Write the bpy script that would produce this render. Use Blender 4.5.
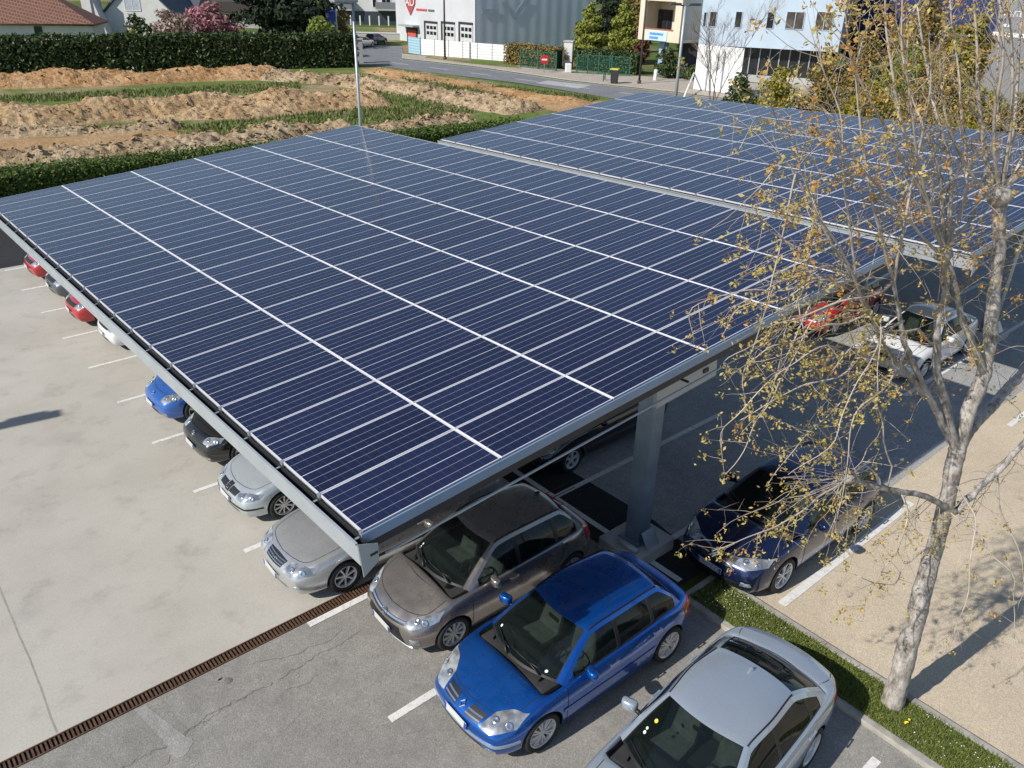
import bpy, bmesh, math, random
from math import sin, cos, pi, radians, sqrt, hypot, atan2
from mathutils import Vector, Matrix, noise as mnoise
from mathutils.bvhtree import BVHTree

for o in list(bpy.data.objects): bpy.data.objects.remove(o)
scene = bpy.context.scene
COL = scene.collection

# ------------------------------------------------------------------ camera
CAMP = Vector((-3.54957, -6.47594, 9.91118))
CR = ((0.76032779, -0.64920604, 0.02081395), (-0.28348173, -0.36049441, -0.88864047), (0.58441408, 0.66975766, -0.45813196))
FPX = 804.179
cam = bpy.data.cameras.new('camera'); camo = bpy.data.objects.new('camera', cam); COL.objects.link(camo)
cam.sensor_width = 36; cam.lens = FPX / 1024 * 36; cam.clip_start = 0.1; cam.clip_end = 3000
r0, r1, r2 = [Vector(r) for r in CR]
camo.matrix_world = Matrix(((r0.x, -r1.x, -r2.x, CAMP.x), (r0.y, -r1.y, -r2.y, CAMP.y), (r0.z, -r1.z, -r2.z, CAMP.z), (0, 0, 0, 1)))
scene.camera = camo

# ------------------------------------------------------------------ light
SUN_EL, SUN_AZ = radians(38.5), radians(172.0)       # azimuth from +X, counter-clockwise
world = bpy.data.worlds.new('World'); scene.world = world; world.use_nodes = True
wn = world.node_tree; bg = wn.nodes['Background']
sky = wn.nodes.new('ShaderNodeTexSky'); sky.sky_type = 'NISHITA'; sky.sun_disc = False
sky.sun_elevation = SUN_EL; sky.sun_rotation = pi / 2 - SUN_AZ; sky.air_density = 1.0; sky.dust_density = 0.35; sky.ozone_density = 1.5
wn.links.new(sky.outputs[0], bg.inputs[0]); bg.inputs[1].default_value = 0.105
sl = bpy.data.lights.new('sun', 'SUN'); slo = bpy.data.objects.new('sun', sl); COL.objects.link(slo)
sl.energy = 4.7; sl.angle = radians(0.5); sl.color = (1.0, 0.945, 0.865)
sdir = Vector((cos(SUN_EL) * cos(SUN_AZ), cos(SUN_EL) * sin(SUN_AZ), sin(SUN_EL)))
slo.rotation_euler = sdir.to_track_quat('Z', 'Y').to_euler(); slo.location = (-30, 0, 40)
vs = scene.view_settings
vs.view_transform = 'Standard'; vs.look = 'None'; vs.gamma = 1; vs.use_curve_mapping = False; vs.exposure = 0.10

# ------------------------------------------------------------------ surveying helpers (photo pixel -> point of the place)
def ray(x, y):
    a, b = (x - 512) / FPX, (y - 384) / FPX
    return r0 * a + r1 * b + r2
def at(x, y, z=0.0):
    d = ray(x, y); return CAMP + d * ((z - CAMP.z) / d.z)
FH = Vector((r2.x, r2.y, 0)).normalized(); RT = Vector((r0.x, r0.y, 0)).normalized()
def atd(x, y, dist):                                  # point at a horizontal distance straight ahead
    d = ray(x, y); return CAMP + d * (dist / d.dot(FH))
def dist_of(p): return (Vector(p) - CAMP).dot(FH)

# ------------------------------------------------------------------ object helpers
def link(name, me, mats=(), parent=None):
    o = bpy.data.objects.new(name, me); COL.objects.link(o)
    if me is not None:
        for m in mats: me.materials.append(m)
    if parent: o.parent = parent
    return o
def tag(o, label=None, cat=None, group=None, kind=None):
    if label: o['label'] = label
    if cat: o['category'] = cat
    if group: o['group'] = group
    if kind: o['kind'] = kind
    return o
def thing(name, label, cat, loc=(0, 0, 0), rz=0.0, group=None):
    o = link(name, None); o.location = loc; o.rotation_euler = (0, 0, rz)
    return tag(o, label, cat, group)
def copy_tree(o, parent=None):
    c = o.copy(); COL.objects.link(c); c.parent = parent
    for ch in list(o.children): copy_tree(ch, c)
    return c

class MB:
    def __init__(s): s.v = []; s.f = []; s.m = []; s.s = []
    def add(s, vs, fs, m=0, smooth=False):
        b = len(s.v); s.v += [tuple(p) for p in vs]
        for f in fs: s.f.append(tuple(i + b for i in f)); s.m.append(m); s.s.append(smooth)
        return s
    def box(s, c, d, rz=0.0, m=0, M=None):
        x, y, z = d[0] / 2, d[1] / 2, d[2] / 2
        R = M if M is not None else Matrix.Rotation(rz, 3, 'Z')
        c = Vector(c)
        vs = [c + R @ Vector((sx * x, sy * y, sz * z)) for sz in (-1, 1) for sy in (-1, 1) for sx in (-1, 1)]
        return s.add(vs, [(0, 2, 3, 1), (4, 5, 7, 6), (0, 1, 5, 4), (2, 6, 7, 3), (0, 4, 6, 2), (1, 3, 7, 5)], m)
    def bevbox(s, c, d, b=0.02, rz=0.0, m=0, M=None):
        x, y, z = d[0] / 2, d[1] / 2, d[2] / 2; b = min(b, x * .9, y * .9, z * .9)
        R = M if M is not None else Matrix.Rotation(rz, 3, 'Z'); c = Vector(c)
        bm = bmesh.new(); bmesh.ops.create_cube(bm, size=1)
        for v in bm.verts: v.co = Vector((v.co.x * 2 * x, v.co.y * 2 * y, v.co.z * 2 * z))
        bmesh.ops.bevel(bm, geom=bm.edges[:], offset=b, segments=2, affect='EDGES', profile=0.6)
        bm.verts.index_update()
        s.add([c + R @ v.co for v in bm.verts], [[v.index for v in f.verts] for f in bm.faces], m, False); bm.free()
        return s
    def prism(s, poly, z0, z1, m=0, M=None):
        n = len(poly); M = M or Matrix.Identity(4)
        a = 0.5 * sum(poly[i][0] * poly[(i + 1) % n][1] - poly[(i + 1) % n][0] * poly[i][1] for i in range(n))
        if a < 0: poly = poly[::-1]
        vs = [M @ Vector((p[0], p[1], z0)) for p in poly] + [M @ Vector((p[0], p[1], z1)) for p in poly]
        fs = [tuple(range(n - 1, -1, -1)), tuple(range(n, 2 * n))] + [(i, (i + 1) % n, n + (i + 1) % n, n + i) for i in range(n)]
        return s.add(vs, fs, m)
    def tube(s, pts, rad, n=8, m=0, smooth=True, cap=True):
        pts = [Vector(p) for p in pts]
        if not isinstance(rad, (list, tuple)): rad = [rad] * len(pts)
        vs = []; prev = None
        for i, p in enumerate(pts):
            t = (pts[min(i + 1, len(pts) - 1)] - pts[max(i - 1, 0)])
            if t.length < 1e-9: t = Vector((0, 0, 1))
            t.normalize()
            if prev is None:
                u = t.orthogonal().normalized()
            else:
                u = prev - t * prev.dot(t)
                u = u.normalized() if u.length > 1e-6 else t.orthogonal().normalized()
            prev = u; w = t.cross(u)
            for k in range(n):
                a = 2 * pi * k / n; vs.append(p + (u * cos(a) + w * sin(a)) * rad[i])
        fs = [(i * n + k, i * n + (k + 1) % n, (i + 1) * n + (k + 1) % n, (i + 1) * n + k) for i in range(len(pts) - 1) for k in range(n)]
        if cap: fs += [tuple(range(n - 1, -1, -1)), tuple((len(pts) - 1) * n + k for k in range(n))]
        return s.add(vs, fs, m, smooth)
    def lathe(s, prof, M=None, n=24, m=0, smooth=True):   # profile (r, z) round local z
        M = M or Matrix.Identity(4); k = len(prof)
        vs = [M @ Vector((r * cos(2 * pi * i / n), r * sin(2 * pi * i / n), z)) for i in range(n) for r, z in prof]
        fs = [(i * k + j, ((i + 1) % n) * k + j, ((i + 1) % n) * k + j + 1, i * k + j + 1) for i in range(n) for j in range(k - 1)]
        return s.add(vs, fs, m, smooth)
    def grid(s, rows, m=0, smooth=True, flip=False):
        nr, nc = len(rows), len(rows[0]); vs = [p for r in rows for p in r]
        fs = [(i * nc + j, i * nc + j + 1, (i + 1) * nc + j + 1, (i + 1) * nc + j) for i in range(nr - 1) for j in range(nc - 1)]
        if flip: fs = [f[::-1] for f in fs]
        return s.add(vs, fs, m, smooth)
    def mesh(s, name='mesh'):
        me = bpy.data.meshes.new(name); me.from_pydata(s.v, [], s.f)
        if s.f:
            me.polygons.foreach_set('material_index', s.m); me.polygons.foreach_set('use_smooth', s.s)
        me.update(); return me
    def build(s, name, mats, parent=None):
        return link(name, s.mesh(name), mats if isinstance(mats, (list, tuple)) else [mats], parent)

# ------------------------------------------------------------------ materials
MATS = {}
class NT:
    def __init__(s, name):
        s.m = bpy.data.materials.new(name); s.m.use_nodes = True; s.t = s.m.node_tree; s.b = s.t.nodes['Principled BSDF']
        s.co = s.t.nodes.new('ShaderNodeTexCoord')
    def n(s, ty, **k):
        q = s.t.nodes.new(ty)
        for a, b in k.items():
            if a in q.inputs.keys() if isinstance(a, str) else False: q.inputs[a].default_value = b
            else: setattr(q, a, b)
        return q
    def l(s, a, b): s.t.links.new(a, b)
    def noise(s, scale, detail=4, rough=.55, coord='Object', vec=None):
        q = s.t.nodes.new('ShaderNodeTexNoise'); q.inputs['Scale'].default_value = scale; q.inputs['Detail'].default_value = detail; q.inputs['Roughness'].default_value = rough
        s.l(vec if vec is not None else s.co.outputs[coord], q.inputs['Vector']); return q.outputs['Fac']
    def ramp(s, fac, stops):
        q = s.t.nodes.new('ShaderNodeValToRGB'); el = q.color_ramp.elements
        while len(el) < len(stops): el.new(.5)
        for e, (p, c) in zip(el, stops):
            e.position = p; e.color = (*c, 1) if len(c) == 3 else c
        s.l(fac, q.inputs[0]); return q.outputs[0]
    def mix(s, fac, a, b, mode='MIX'):
        q = s.t.nodes.new('ShaderNodeMix'); q.data_type = 'RGBA'; q.blend_type = mode
        for v, i in ((fac, 0), (a, 6), (b, 7)):
            if hasattr(v, 'is_linked'): s.l(v, q.inputs[i])
            else: q.inputs[i].default_value = v if i == 0 else (*v, 1)
        return q.outputs[2]
    def math(s, op, a, b=0.0, c=None):
        q = s.t.nodes.new('ShaderNodeMath'); q.operation = op
        for i, v in enumerate((a, b, c)):
            if v is None: continue
            if hasattr(v, 'is_linked'): s.l(v, q.inputs[i])
            else: q.inputs[i].default_value = v
        return q.outputs[0]
    def bump(s, h, strength=.3, dist=.02):
        q = s.t.nodes.new('ShaderNodeBump'); q.inputs['Strength'].default_value = strength; q.inputs['Distance'].default_value = dist
        s.l(h, q.inputs['Height']); s.l(q.outputs[0], s.b.inputs['Normal'])
    def set(s, **k):
        nm = dict(rough='Roughness', metal='Metallic', spec='Specular IOR Level', coat='Coat Weight', coatr='Coat Roughness', ior='IOR', trans='Transmission Weight', alpha='Alpha')
        for a, v in k.items():
            if a == 'color':
                if hasattr(v, 'is_linked'): s.l(v, s.b.inputs['Base Color'])
                else: s.b.inputs['Base Color'].default_value = (*v, 1)
            else:
                i = s.b.inputs[nm[a]]
                if hasattr(v, 'is_linked'): s.l(v, i)
                else: i.default_value = v
        return s.m
def simple(name, c, rough=.5, metal=0.0, var=.12, scale=3.0, bump=0.0, bscale=60, **k):
    if name in MATS: return MATS[name]
    t = NT(name); nz = t.noise(scale, 5)
    col = t.ramp(nz, [(.3, [x * (1 - var) for x in c]), (.7, [min(1, x * (1 + var)) for x in c])])
    if bump: t.bump(t.noise(bscale, 3), bump, .01)
    MATS[name] = t.set(color=col, rough=rough, metal=metal, **k); return MATS[name]
def leafmat(name, cols, rough=.6, trans=.15):
    if name in MATS: return MATS[name]
    t = NT(name); g = t.t.nodes.new('ShaderNodeNewGeometry')
    n = len(cols)
    col = t.ramp(g.outputs['Random Per Island'], [((i + .5) / n, c) for i, c in enumerate(cols)])
    t.set(color=col, rough=rough, spec=.25)
    if trans:
        tr = t.t.nodes.new('ShaderNodeBsdfTranslucent'); t.l(col, tr.inputs[0])
        mx = t.t.nodes.new('ShaderNodeMixShader'); mx.inputs[0].default_value = trans
        out = t.t.nodes['Material Output']; t.l(t.b.outputs[0], mx.inputs[1]); t.l(tr.outputs[0], mx.inputs[2]); t.l(mx.outputs[0], out.inputs[0])
    MATS[name] = t.m; return t.m
M_galv = simple('galvanised_steel', (.42, .45, .47), .42, .55, .12, 2.5)
M_galvl = simple('pale_galvanised_sheet', (.40, .435, .46), .45, .25, .08, 2.0)
M_alu = simple('panel_frame_aluminium', (.74, .74, .77), .4, .15, .04, 2)
M_dark = simple('black_plastic', (.012, .012, .013), .45, 0, .2, 8)
M_rubber = simple('tyre_rubber', (.018, .018, .018), .75, 0, .25, 12)
M_white = simple('white_paint', (.78, .78, .76), .55, 0, .05, 2)
M_concb = simple('cast_concrete', (.42, .41, .38), .8, 0, .15, 4, .3, 40)
def rock():
    t = NT('white_road_paint')
    a = t.noise(9, 6, .7); b = t.noise(60, 4)
    c = t.ramp(t.math('ADD', t.math('MULTIPLY', a, .6), t.math('MULTIPLY', b, .4)), [(.36, (.42, .41, .38)), (.5, (.74, .73, .70))])
    return t.set(color=c, rough=.7)
M_line = rock()
# ------------------------------------------------------------------ ground and surfaces
def sheet(name, poly, z, m, thick=0.0):
    mb = MB()
    if thick: mb.prism(poly, z - thick, z)
    else:
        n = len(poly); a = sum(poly[i][0] * poly[(i + 1) % n][1] - poly[(i + 1) % n][0] * poly[i][1] for i in range(n))
        if a < 0: poly = poly[::-1]
        mb.add([(p[0], p[1], z) for p in poly], [tuple(range(n))])
    o = mb.build(name, m); tag(o, kind='structure'); return o
def ground_mat():
    t = NT('rough_grass_ground'); a = t.noise(.05, 6, .6); b = t.noise(.9, 6, .65)
    g = t.ramp(b, [(.3, (.055, .085, .022)), (.55, (.10, .145, .035)), (.75, (.17, .19, .07))])
    e = t.ramp(b, [(.3, (.20, .15, .085)), (.7, (.36, .27, .16))])
    col = t.mix(t.ramp(a, [(.52, (0, 0, 0)), (.62, (1, 1, 1))]), g, e)
    t.bump(t.noise(5, 6, .7), .6, .1); return t.set(color=col, rough=.95, spec=.1)
def concrete_mat():
    t = NT('weathered_concrete_yard')
    a = t.noise(.22, 6, .62); b = t.noise(1.3, 7, .68); c = t.noise(38, 4, .6)
    base = t.ramp(a, [(.28, (.40, .375, .325)), (.5, (.47, .445, .395)), (.72, (.525, .50, .45))])
    st = t.ramp(b, [(.28, (.80, .79, .78)), (.46, (1, 1, 1)), (.72, (1.04, 1.035, 1.02))])
    fine = t.ramp(c, [(.3, (.87, .87, .87)), (.7, (1.06, 1.06, 1.06))])
    st2 = t.ramp(t.noise(.55, 3, .5), [(.60, (1, 1, 1)), (.74, (.86, .86, .88))])
    col = t.mix(1.0, t.mix(1.0, t.mix(1.0, base, st, 'MULTIPLY'), fine, 'MULTIPLY'), st2, 'MULTIPLY')
    t.bump(c, .15, .01); return t.set(color=col, rough=.85, spec=.25)
def asphalt_mat(name, lo, hi, stone, patch=.5):
    t = NT(name); a = t.noise(.5, 6, .62); c = t.noise(3.2, 6, .7)
    v = t.t.nodes.new('ShaderNodeTexVoronoi'); v.inputs['Scale'].default_value = 75; t.l(t.co.outputs['Object'], v.inputs['Vector'])
    base = t.ramp(t.math('ADD', t.math('MULTIPLY', a, patch), t.math('MULTIPLY', c, 1 - patch)), [(.36, lo), (.62, hi)])
    sp = t.ramp(v.outputs['Color'], [(.25, (.80, .80, .80)), (.60, (1, 1, 1)), (.90, stone)])
    fine = t.ramp(t.noise(120, 3), [(.32, (.86, .86, .86)), (.68, (1.12, 1.12, 1.12))])
    col = t.mix(1.0, t.mix(1.0, base, sp, 'MULTIPLY'), fine, 'MULTIPLY')
    t.bump(v.outputs['Distance'], .3, .008); return t.set(color=col, rough=.9, spec=.25)
M_ground = ground_mat(); M_conc = concrete_mat()
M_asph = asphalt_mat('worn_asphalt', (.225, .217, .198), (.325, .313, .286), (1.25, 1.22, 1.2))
M_asphd = asphalt_mat('fresh_asphalt_and_shade', (.022, .022, .023), (.036, .036, .037), (1.7, 1.7, 1.7))  # new asphalt of the trench; on the far yard it paints shade
M_asphl = asphalt_mat('lane_asphalt', (.28, .28, .275), (.40, .40, .39), (1.5, 1.5, 1.5))
M_sand = asphalt_mat('sandy_asphalt', (.52, .44, .325), (.62, .53, .40), (1.2, 1.15, 1.1), .7)
M_road = asphalt_mat('road_asphalt', (.16, .165, .18), (.235, .24, .25), (1.3, 1.3, 1.3))
M_path = asphalt_mat('gravel_pavement', (.36, .31, .26), (.48, .43, .37), (1.2, 1.2, 1.2))

sheet('ground', [(-900, -900), (1500, -900), (1500, 1500), (-900, 1500)], -0.05, M_ground)
sheet('asphalt_yard', [(-60, -40), (6.0, -40), (6.0, 3.46), (-60, 3.46)], 0.0, M_asph)
sheet('concrete_yard', [(-60, 3.69), (6.02, 3.69), (6.02, 26.2), (-60, 26.2)], 0.004, M_conc)
sheet('yard_painted_shade', [(-60, 26.2), (13.5, 26.2), (13.5, 34.5), (-60, 34.5)], 0.002, M_asphd)  # far-left shade painted as a dark ground sheet
sheet('lane_ground', [(7.35, -0.9), (34, -0.9), (34, 26.2), (7.35, 26.2)], 0.0, M_asphl)
jag = [(7.35, 26.2), (7.35, 5), (7.4, 3), (7.43, 1.6), (7.25, .6), (7.05, .1)]
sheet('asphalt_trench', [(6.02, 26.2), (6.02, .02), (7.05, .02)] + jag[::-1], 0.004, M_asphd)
sheet('back_yard', [(7.05, -60), (60, -60), (60, -0.88), (7.05, -0.88)], 0.003, M_sand)
sheet('back_yard_edge', [(7.05, -0.9), (9.8, -0.9), (9.8, .4), (7.05, .02)], 0.007, M_asphl)
sheet('gutter_bed', [(-60, 3.46), (6.0, 3.46), (6.0, 3.69), (-60, 3.69)], -0.03, M_dark)

def strip(mb, a, b, w, z):
    a, b = Vector((*a, 0)), Vector((*b, 0)); d = (b - a).normalized(); n = Vector((-d.y, d.x, 0)) * w / 2
    mb.add([(*(a - n).xy, z), (*(b - n).xy, z), (*(b + n).xy, z), (*(a + n).xy, z)], [(0, 1, 2, 3)])
mb = MB()
for k in range(11):
    Y = 25.9 - k * 2.5 if k else 25.9
    x0 = .60 if k < 9 else .62
    strip(mb, (x0, Y - .02), (6.3, Y - .02), .11 if k < 8 else .13, .0085)
strip(mb, (.62, -1.60), (5.6, -1.60), .13, .006); strip(mb, (.62, -4.10), (5.6, -4.10), .13, .006)
strip(mb, (6.40, .10), (6.40, 25.9), .13, .0105)
for Y in (1.0, 3.47, 5.97, 8.47, 10.97, 13.47, 15.97): strip(mb, (6.30, Y), (12.1, Y), .13, .0125)
strip(mb, (7.30, -1.44), (12.2, -1.44), .16, .011)
for Y in (1.0, 3.47, 5.97, 8.47): strip(mb, (16.9, Y), (28.2, Y), .13, .006)
strip(mb, (22.6, 0), (22.6, 20), .13, .009)
strip(mb, (17.4, -1.44), (22.6, -1.44), .13, .006); strip(mb, (12.2, -6.4), (17.6, -6.4), .13, .006)
tag(mb.build('parking_lines', M_line), kind='structure')

# faded marking, joints and cracks
rng = random.Random(5)
def wiggle(mb, pts, w, z, amp=.02, seg=.08, jit=.5):
    out = []
    for a, b in zip(pts[:-1], pts[1:]):
        a, b = Vector(a), Vector(b); n = max(2, int((b - a).length / seg))
        for i in range(n):
            p = a.lerp(b, i / n); q = mnoise.noise(Vector((p.x * 2.1, p.y * 2.1, 1.7))) * amp * 3 + rng.uniform(-amp, amp) * .5
            d = (b - a).normalized(); out.append((p + Vector((-d.y, d.x)) * q, Vector((-d.y, d.x)), w * (1 - jit * rng.random())))
    vs = []
    for p, n, ww in out: vs += [(p.x - n.x * ww / 2, p.y - n.y * ww / 2, z), (p.x + n.x * ww / 2, p.y + n.y * ww / 2, z)]
    mb.add(vs, [(2 * i, 2 * i + 2, 2 * i + 3, 2 * i + 1) for i in range(len(out) - 1)])
M_crack = simple('crack_filler', (.17, .16, .145), .9, 0, .3, 20)
mb = MB()
A = at(125, 768).xy; 
wiggle(mb, [at(80, 800).xy, A, at(250, 692).xy, at(300, 664).xy, at(365, 632).xy], .034, .0035, .045, .05, .9)
wiggle(mb, [at(250, 668).xy, at(300, 652).xy, at(345, 628).xy], .016, .0035, .05, .05, .85)
wiggle(mb, [at(285, 690).xy, at(320, 672).xy], .016, .0035, .05, .05, .9)
wiggle(mb, [at(235, 700).xy, at(190, 730).xy, at(160, 768).xy], .016, .0035, .05, .05, .9)
tag(mb.build('asphalt_cracks', M_crack), kind='structure')
M_joint = simple('joint_sealant', (.30, .29, .25), .8, 0, .15, 10)
mb = MB(); wiggle(mb, [at(57, 733).xy, at(30, 660).xy, at(0, 590).xy, (-3.1, 12), (-3.05, 26)], .03, .0055, .004, .3, .2)
tag(mb.build('concrete_joint', M_joint), kind='structure')
M_fade = asphalt_mat('faded_paint', (.27, .262, .245), (.40, .39, .365), (1.2, 1.2, 1.2))
mb = MB()
cb_ = at(180, 747).xy; p = [at(134, 710).xy, at(146, 706).xy] + [cb_ + Vector((cos(a), sin(a))) * .17 * (1 + .12 * sin(a * 3 + 1)) for a in [radians(40 - 27 * k) for k in range(11)]]
mb.add([(*q, .0037) for q in p], [tuple(range(len(p)))[::-1]]); tag(mb.build('faded_marking', M_fade), kind='structure')
o = tag(MB().lathe([(0, 0), (.055, 0), (.07, -.006)], Matrix.Translation((*at(228, 681).xy, .008)), 20).build('asphalt_plug', M_crack), kind='structure')

M_oil = asphalt_mat('oil_stain', (.12, .115, .105), (.20, .19, .175), (1.1, 1.1, 1.1)); M_patch = asphalt_mat('pale_asphalt_wear', (.25, .24, .222), (.34, .33, .305), (1.2, 1.2, 1.2))
def blot(mb, c, rx, ry, z, seed):
    n = 40; pts = []
    for i in range(n):
        a = 2 * pi * i / n; k = 1 + .45 * mnoise.noise(Vector((cos(a) * 1.4, sin(a) * 1.4, seed))) + .2 * mnoise.noise(Vector((cos(a) * 4, sin(a) * 4, seed)))
        pts.append((c[0] + cos(a) * rx * k, c[1] + sin(a) * ry * k, z))
    mb.add(pts, [tuple(range(n))])
mb = MB(); rr = random.Random(14)
for k in range(46):
    q = at(rr.uniform(110, 520), rr.uniform(650, 768)); s_ = rr.uniform(.015, .06)
    if q.y < 3.3 and q.x < 5.8: blot(mb, q, s_ * rr.uniform(.7, 1.6), s_, .0038, k * 1.3)
tag(mb.build('worn_spots', M_patch), kind='structure')
mb = MB()
for k, (x_, y_) in enumerate(((5.1, -2.9), (4.6, -.3), (2.2, -4.9))): blot(mb, (x_, y_), .35, .22, .0042, k + 41.0)
tag(mb.build('oil_stains', M_oil), kind='structure')
# drain grate
M_rust = simple('rusty_iron', (.10, .055, .03), .8, .1, .45, 14, .3, 60)
t = thing('drain_grate', 'long rusty slotted drain grate running along the edge of the concrete yard', 'drain grate', (0, 3.575, 0))
mb = MB(); mb.box((-4, -.103, .0), (22, .022, .03)); mb.box((-4, .103, .0), (22, .022, .03)); mb.build('frame', M_rust, t)
mb = MB()
x = -8.0
while x < 5.6: mb.box((x, 0, -.004), (.03, .182, .016)); x += .058
mb.build('slats', M_rust, t)

# grass strip with kerbs
M_kerb = simple('kerb_concrete', (.36, .34, .30), .85, 0, .3, 3.5, .4, 30)
M_soil = simple('dark_soil', (.085, .07, .04), .95, 0, .4, 8)
kb = MB()
kb.bevbox((6.07, -15.5, .02), (.14, 30.6, .12), .02); 
ko = kb.build('kerb', M_kerb); tag(ko, kind='structure')
kb = MB(); kb.bevbox((6.98, -15.5, .02), (.13, 30.6, .12), .02); tag(kb.build('kerb', M_kerb), kind='structure')
kb = MB(); kb.bevbox((6.525, -.25, .02), (.76, .12, .115), .02); tag(kb.build('kerb', M_kerb), kind='structure')
sheet('grass_bed', [(6.13, -30.6), (6.92, -30.6), (6.92, -.31), (6.13, -.31)], .055, M_soil)
M_gap = simple('dark_joint', (.02, .018, .016), .9, 0, .2, 6)
sheet('kerb_joint', [(7.045, -30.7), (7.085, -30.7), (7.085, -.2), (7.045, -.2)], .012, M_gap)
def grass(name, x0, x1, y0, y1, n, h, z, cols, seed, w=.010):
    r = random.Random(seed); mb = MB(); vs = []; fs = []
    for i in range(n):
        x, y = r.uniform(x0, x1), r.uniform(y0, y1); a = r.uniform(0, 2 * pi); d = mnoise.noise(Vector((x * 1.6, y * 1.6, seed)))
        hh = h * r.uniform(.5, 1.25) * (1 + .5 * d); lx, ly = cos(a) * w, sin(a) * w; bx, by = r.gauss(0, .5) * hh, r.gauss(0, .5) * hh
        b = len(vs); vs += [(x - lx, y - ly, z), (x + lx, y + ly, z), (x + bx, y + by, z + hh)]; fs.append((b, b + 1, b + 2))
    mb.add(vs, fs); return tag(mb.build(name, leafmat('m_' + name + str(seed), cols, .7, .25)), kind='stuff')
grass('grass_strip', 6.12, 6.92, -6.2, -.30, 34000, .05, .055, [(.12, .17, .035), (.17, .23, .05), (.23, .28, .075), (.32, .31, .11), (.15, .21, .045)], 3)
mb = MB(); r = random.Random(9)
for i in range(170):
    y = r.choice([r.gauss(-.95, .30), r.uniform(-5.8, -4.2), r.uniform(-2.0, -.5)]); x = r.uniform(6.2, 6.88)
    if y > -.35: continue
    s = r.uniform(.006, .011); z = .095 + r.random() * .03
    mb.add([(x + s * cos(k * pi / 3), y + s * sin(k * pi / 3), z + r.uniform(-.003, .003)) for k in range(6)], [tuple(range(6))])
tag(mb.build('daisies', M_white), 'small white daisies scattered through the grass strip', None, None, 'stuff')
mb = MB(); fl = at(906, 723, .12)
for k in range(4): mb.lathe([(0, .0), (.014, .006), (.02, .014)], Matrix.Translation(fl + Vector((r.gauss(0, .025), r.gauss(0, .02), r.uniform(-.02, .02)))), 8)
tag(mb.build('dandelion', simple('yellow_petals', (.8, .6, .03), .6)), 'yellow dandelion flower in the grass beside the tree trunk', 'flower')
# ------------------------------------------------------------------ solar canopies
TH, PHI, HG, UP = radians(4.591628), radians(1.698206), 4.213858, 2.074211
ROFF = Vector((0, 0, 0))
def roofpt(u, v, w=0.0, up=UP):          # u metres across the rows, v metres along them, w above the glass
    x = u * cos(TH) - w * sin(TH); z = u * sin(TH) + w * cos(TH) + HG
    return ROFF + Vector((x, v * cos(PHI) + z * sin(PHI), -v * sin(PHI) + z * cos(PHI)))
RM = Matrix((roofpt(1, 0) - roofpt(0, 0), roofpt(0, 1) - roofpt(0, 0), roofpt(0, 0, 1) - roofpt(0, 0))).transposed()
def cellmat(name, wrap=None):
    t = NT(name); sx = t.t.nodes.new('ShaderNodeSeparateXYZ'); t.l(t.co.outputs['Object'], sx.inputs[0])
    CX, CY = sx.outputs[0], sx.outputs[1]
    if wrap:                                  # many panels in one mesh: fold the coordinate back to one panel
        CX = t.math('SUBTRACT', t.math('FLOORED_MODULO', t.math('ADD', CX, wrap / 2), wrap), wrap / 2)
        CY = t.math('SUBTRACT', t.math('FLOORED_MODULO', t.math('ADD', CY, .5), 1.0), .5)
    def lines(c, pitch, w, off=0.0):
        q = t.math('ABSOLUTE', t.math('SUBTRACT', t.math('FRACT', t.math('DIVIDE', t.math('ADD', c, off), pitch)), .5))
        return t.math('GREATER_THAN', q, .5 - w / pitch / 2)
    ly = lines(CY, .1585, .0050)
    lm = t.math('LESS_THAN', t.math('ABSOLUTE', CY), .0055)
    lx = lines(CX, .1585, .0030)
    bus = lines(CY, .1585 / 4, .0016, .02)
    nz = t.t.nodes.new('ShaderNodeObjectInfo')
    v = t.t.nodes.new('ShaderNodeTexVoronoi'); v.inputs['Scale'].default_value = 6.3; t.l(t.co.outputs['Object'], v.inputs['Vector'])
    base = t.mix(nz.outputs['Random'], (.0045, .0080, .033), (.0090, .0138, .050))
    base = t.mix(t.math('MULTIPLY', t.noise(1.2, 5), .22), base, (.03, .032, .07))
    c = t.mix(t.math('MULTIPLY', bus, .35), base, (.12, .13, .2))
    c = t.mix(t.math('MULTIPLY', lx, .30), c, (.22, .23, .32))
    c = t.mix(t.math('MULTIPLY', ly, .78), c, (.50, .50, .56))
    c = t.mix(lm, c, (.66, .65, .68))
    t.set(color=c, rough=.17, spec=.42, coat=.10, coatr=.05); return t.m
M_cellA = cellmat('solar_cells')
M_cellB = cellmat('solar_cells_folded', UP)
def panel_mesh(lx, ly):
    mb = MB(); fr = .013
    def q(x0, x1, y0, y1, z, m): mb.add([(x0, y0, z), (x1, y0, z), (x1, y1, z), (x0, y1, z)], [(0, 1, 2, 3)], m)
    X, Y = lx / 2, ly / 2
    q(-X + fr, X - fr, -Y + fr, Y - fr, -.002, 0)
    for a in ((-X, X, -Y, -Y + fr), (-X, X, Y - fr, Y), (-X, -X + fr, -Y + fr, Y - fr), (X - fr, X, -Y + fr, Y - fr)): q(*a, 0.0, 1)
    for (x0, y0, x1, y1) in ((-X, -Y, X, -Y), (X, -Y, X, Y), (X, Y, -X, Y), (-X, Y, -X, -Y)):
        mb.add([(x0, y0, -.04), (x1, y1, -.04), (x1, y1, 0), (x0, y0, 0)], [(0, 1, 2, 3)], 1)
    q(-X, X, -Y, Y, -.04, 2)
    me = mb.mesh('solar_panel')
    for m in (M_cellA, M_alu, M_white): me.materials.append(m)
    return me
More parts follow.
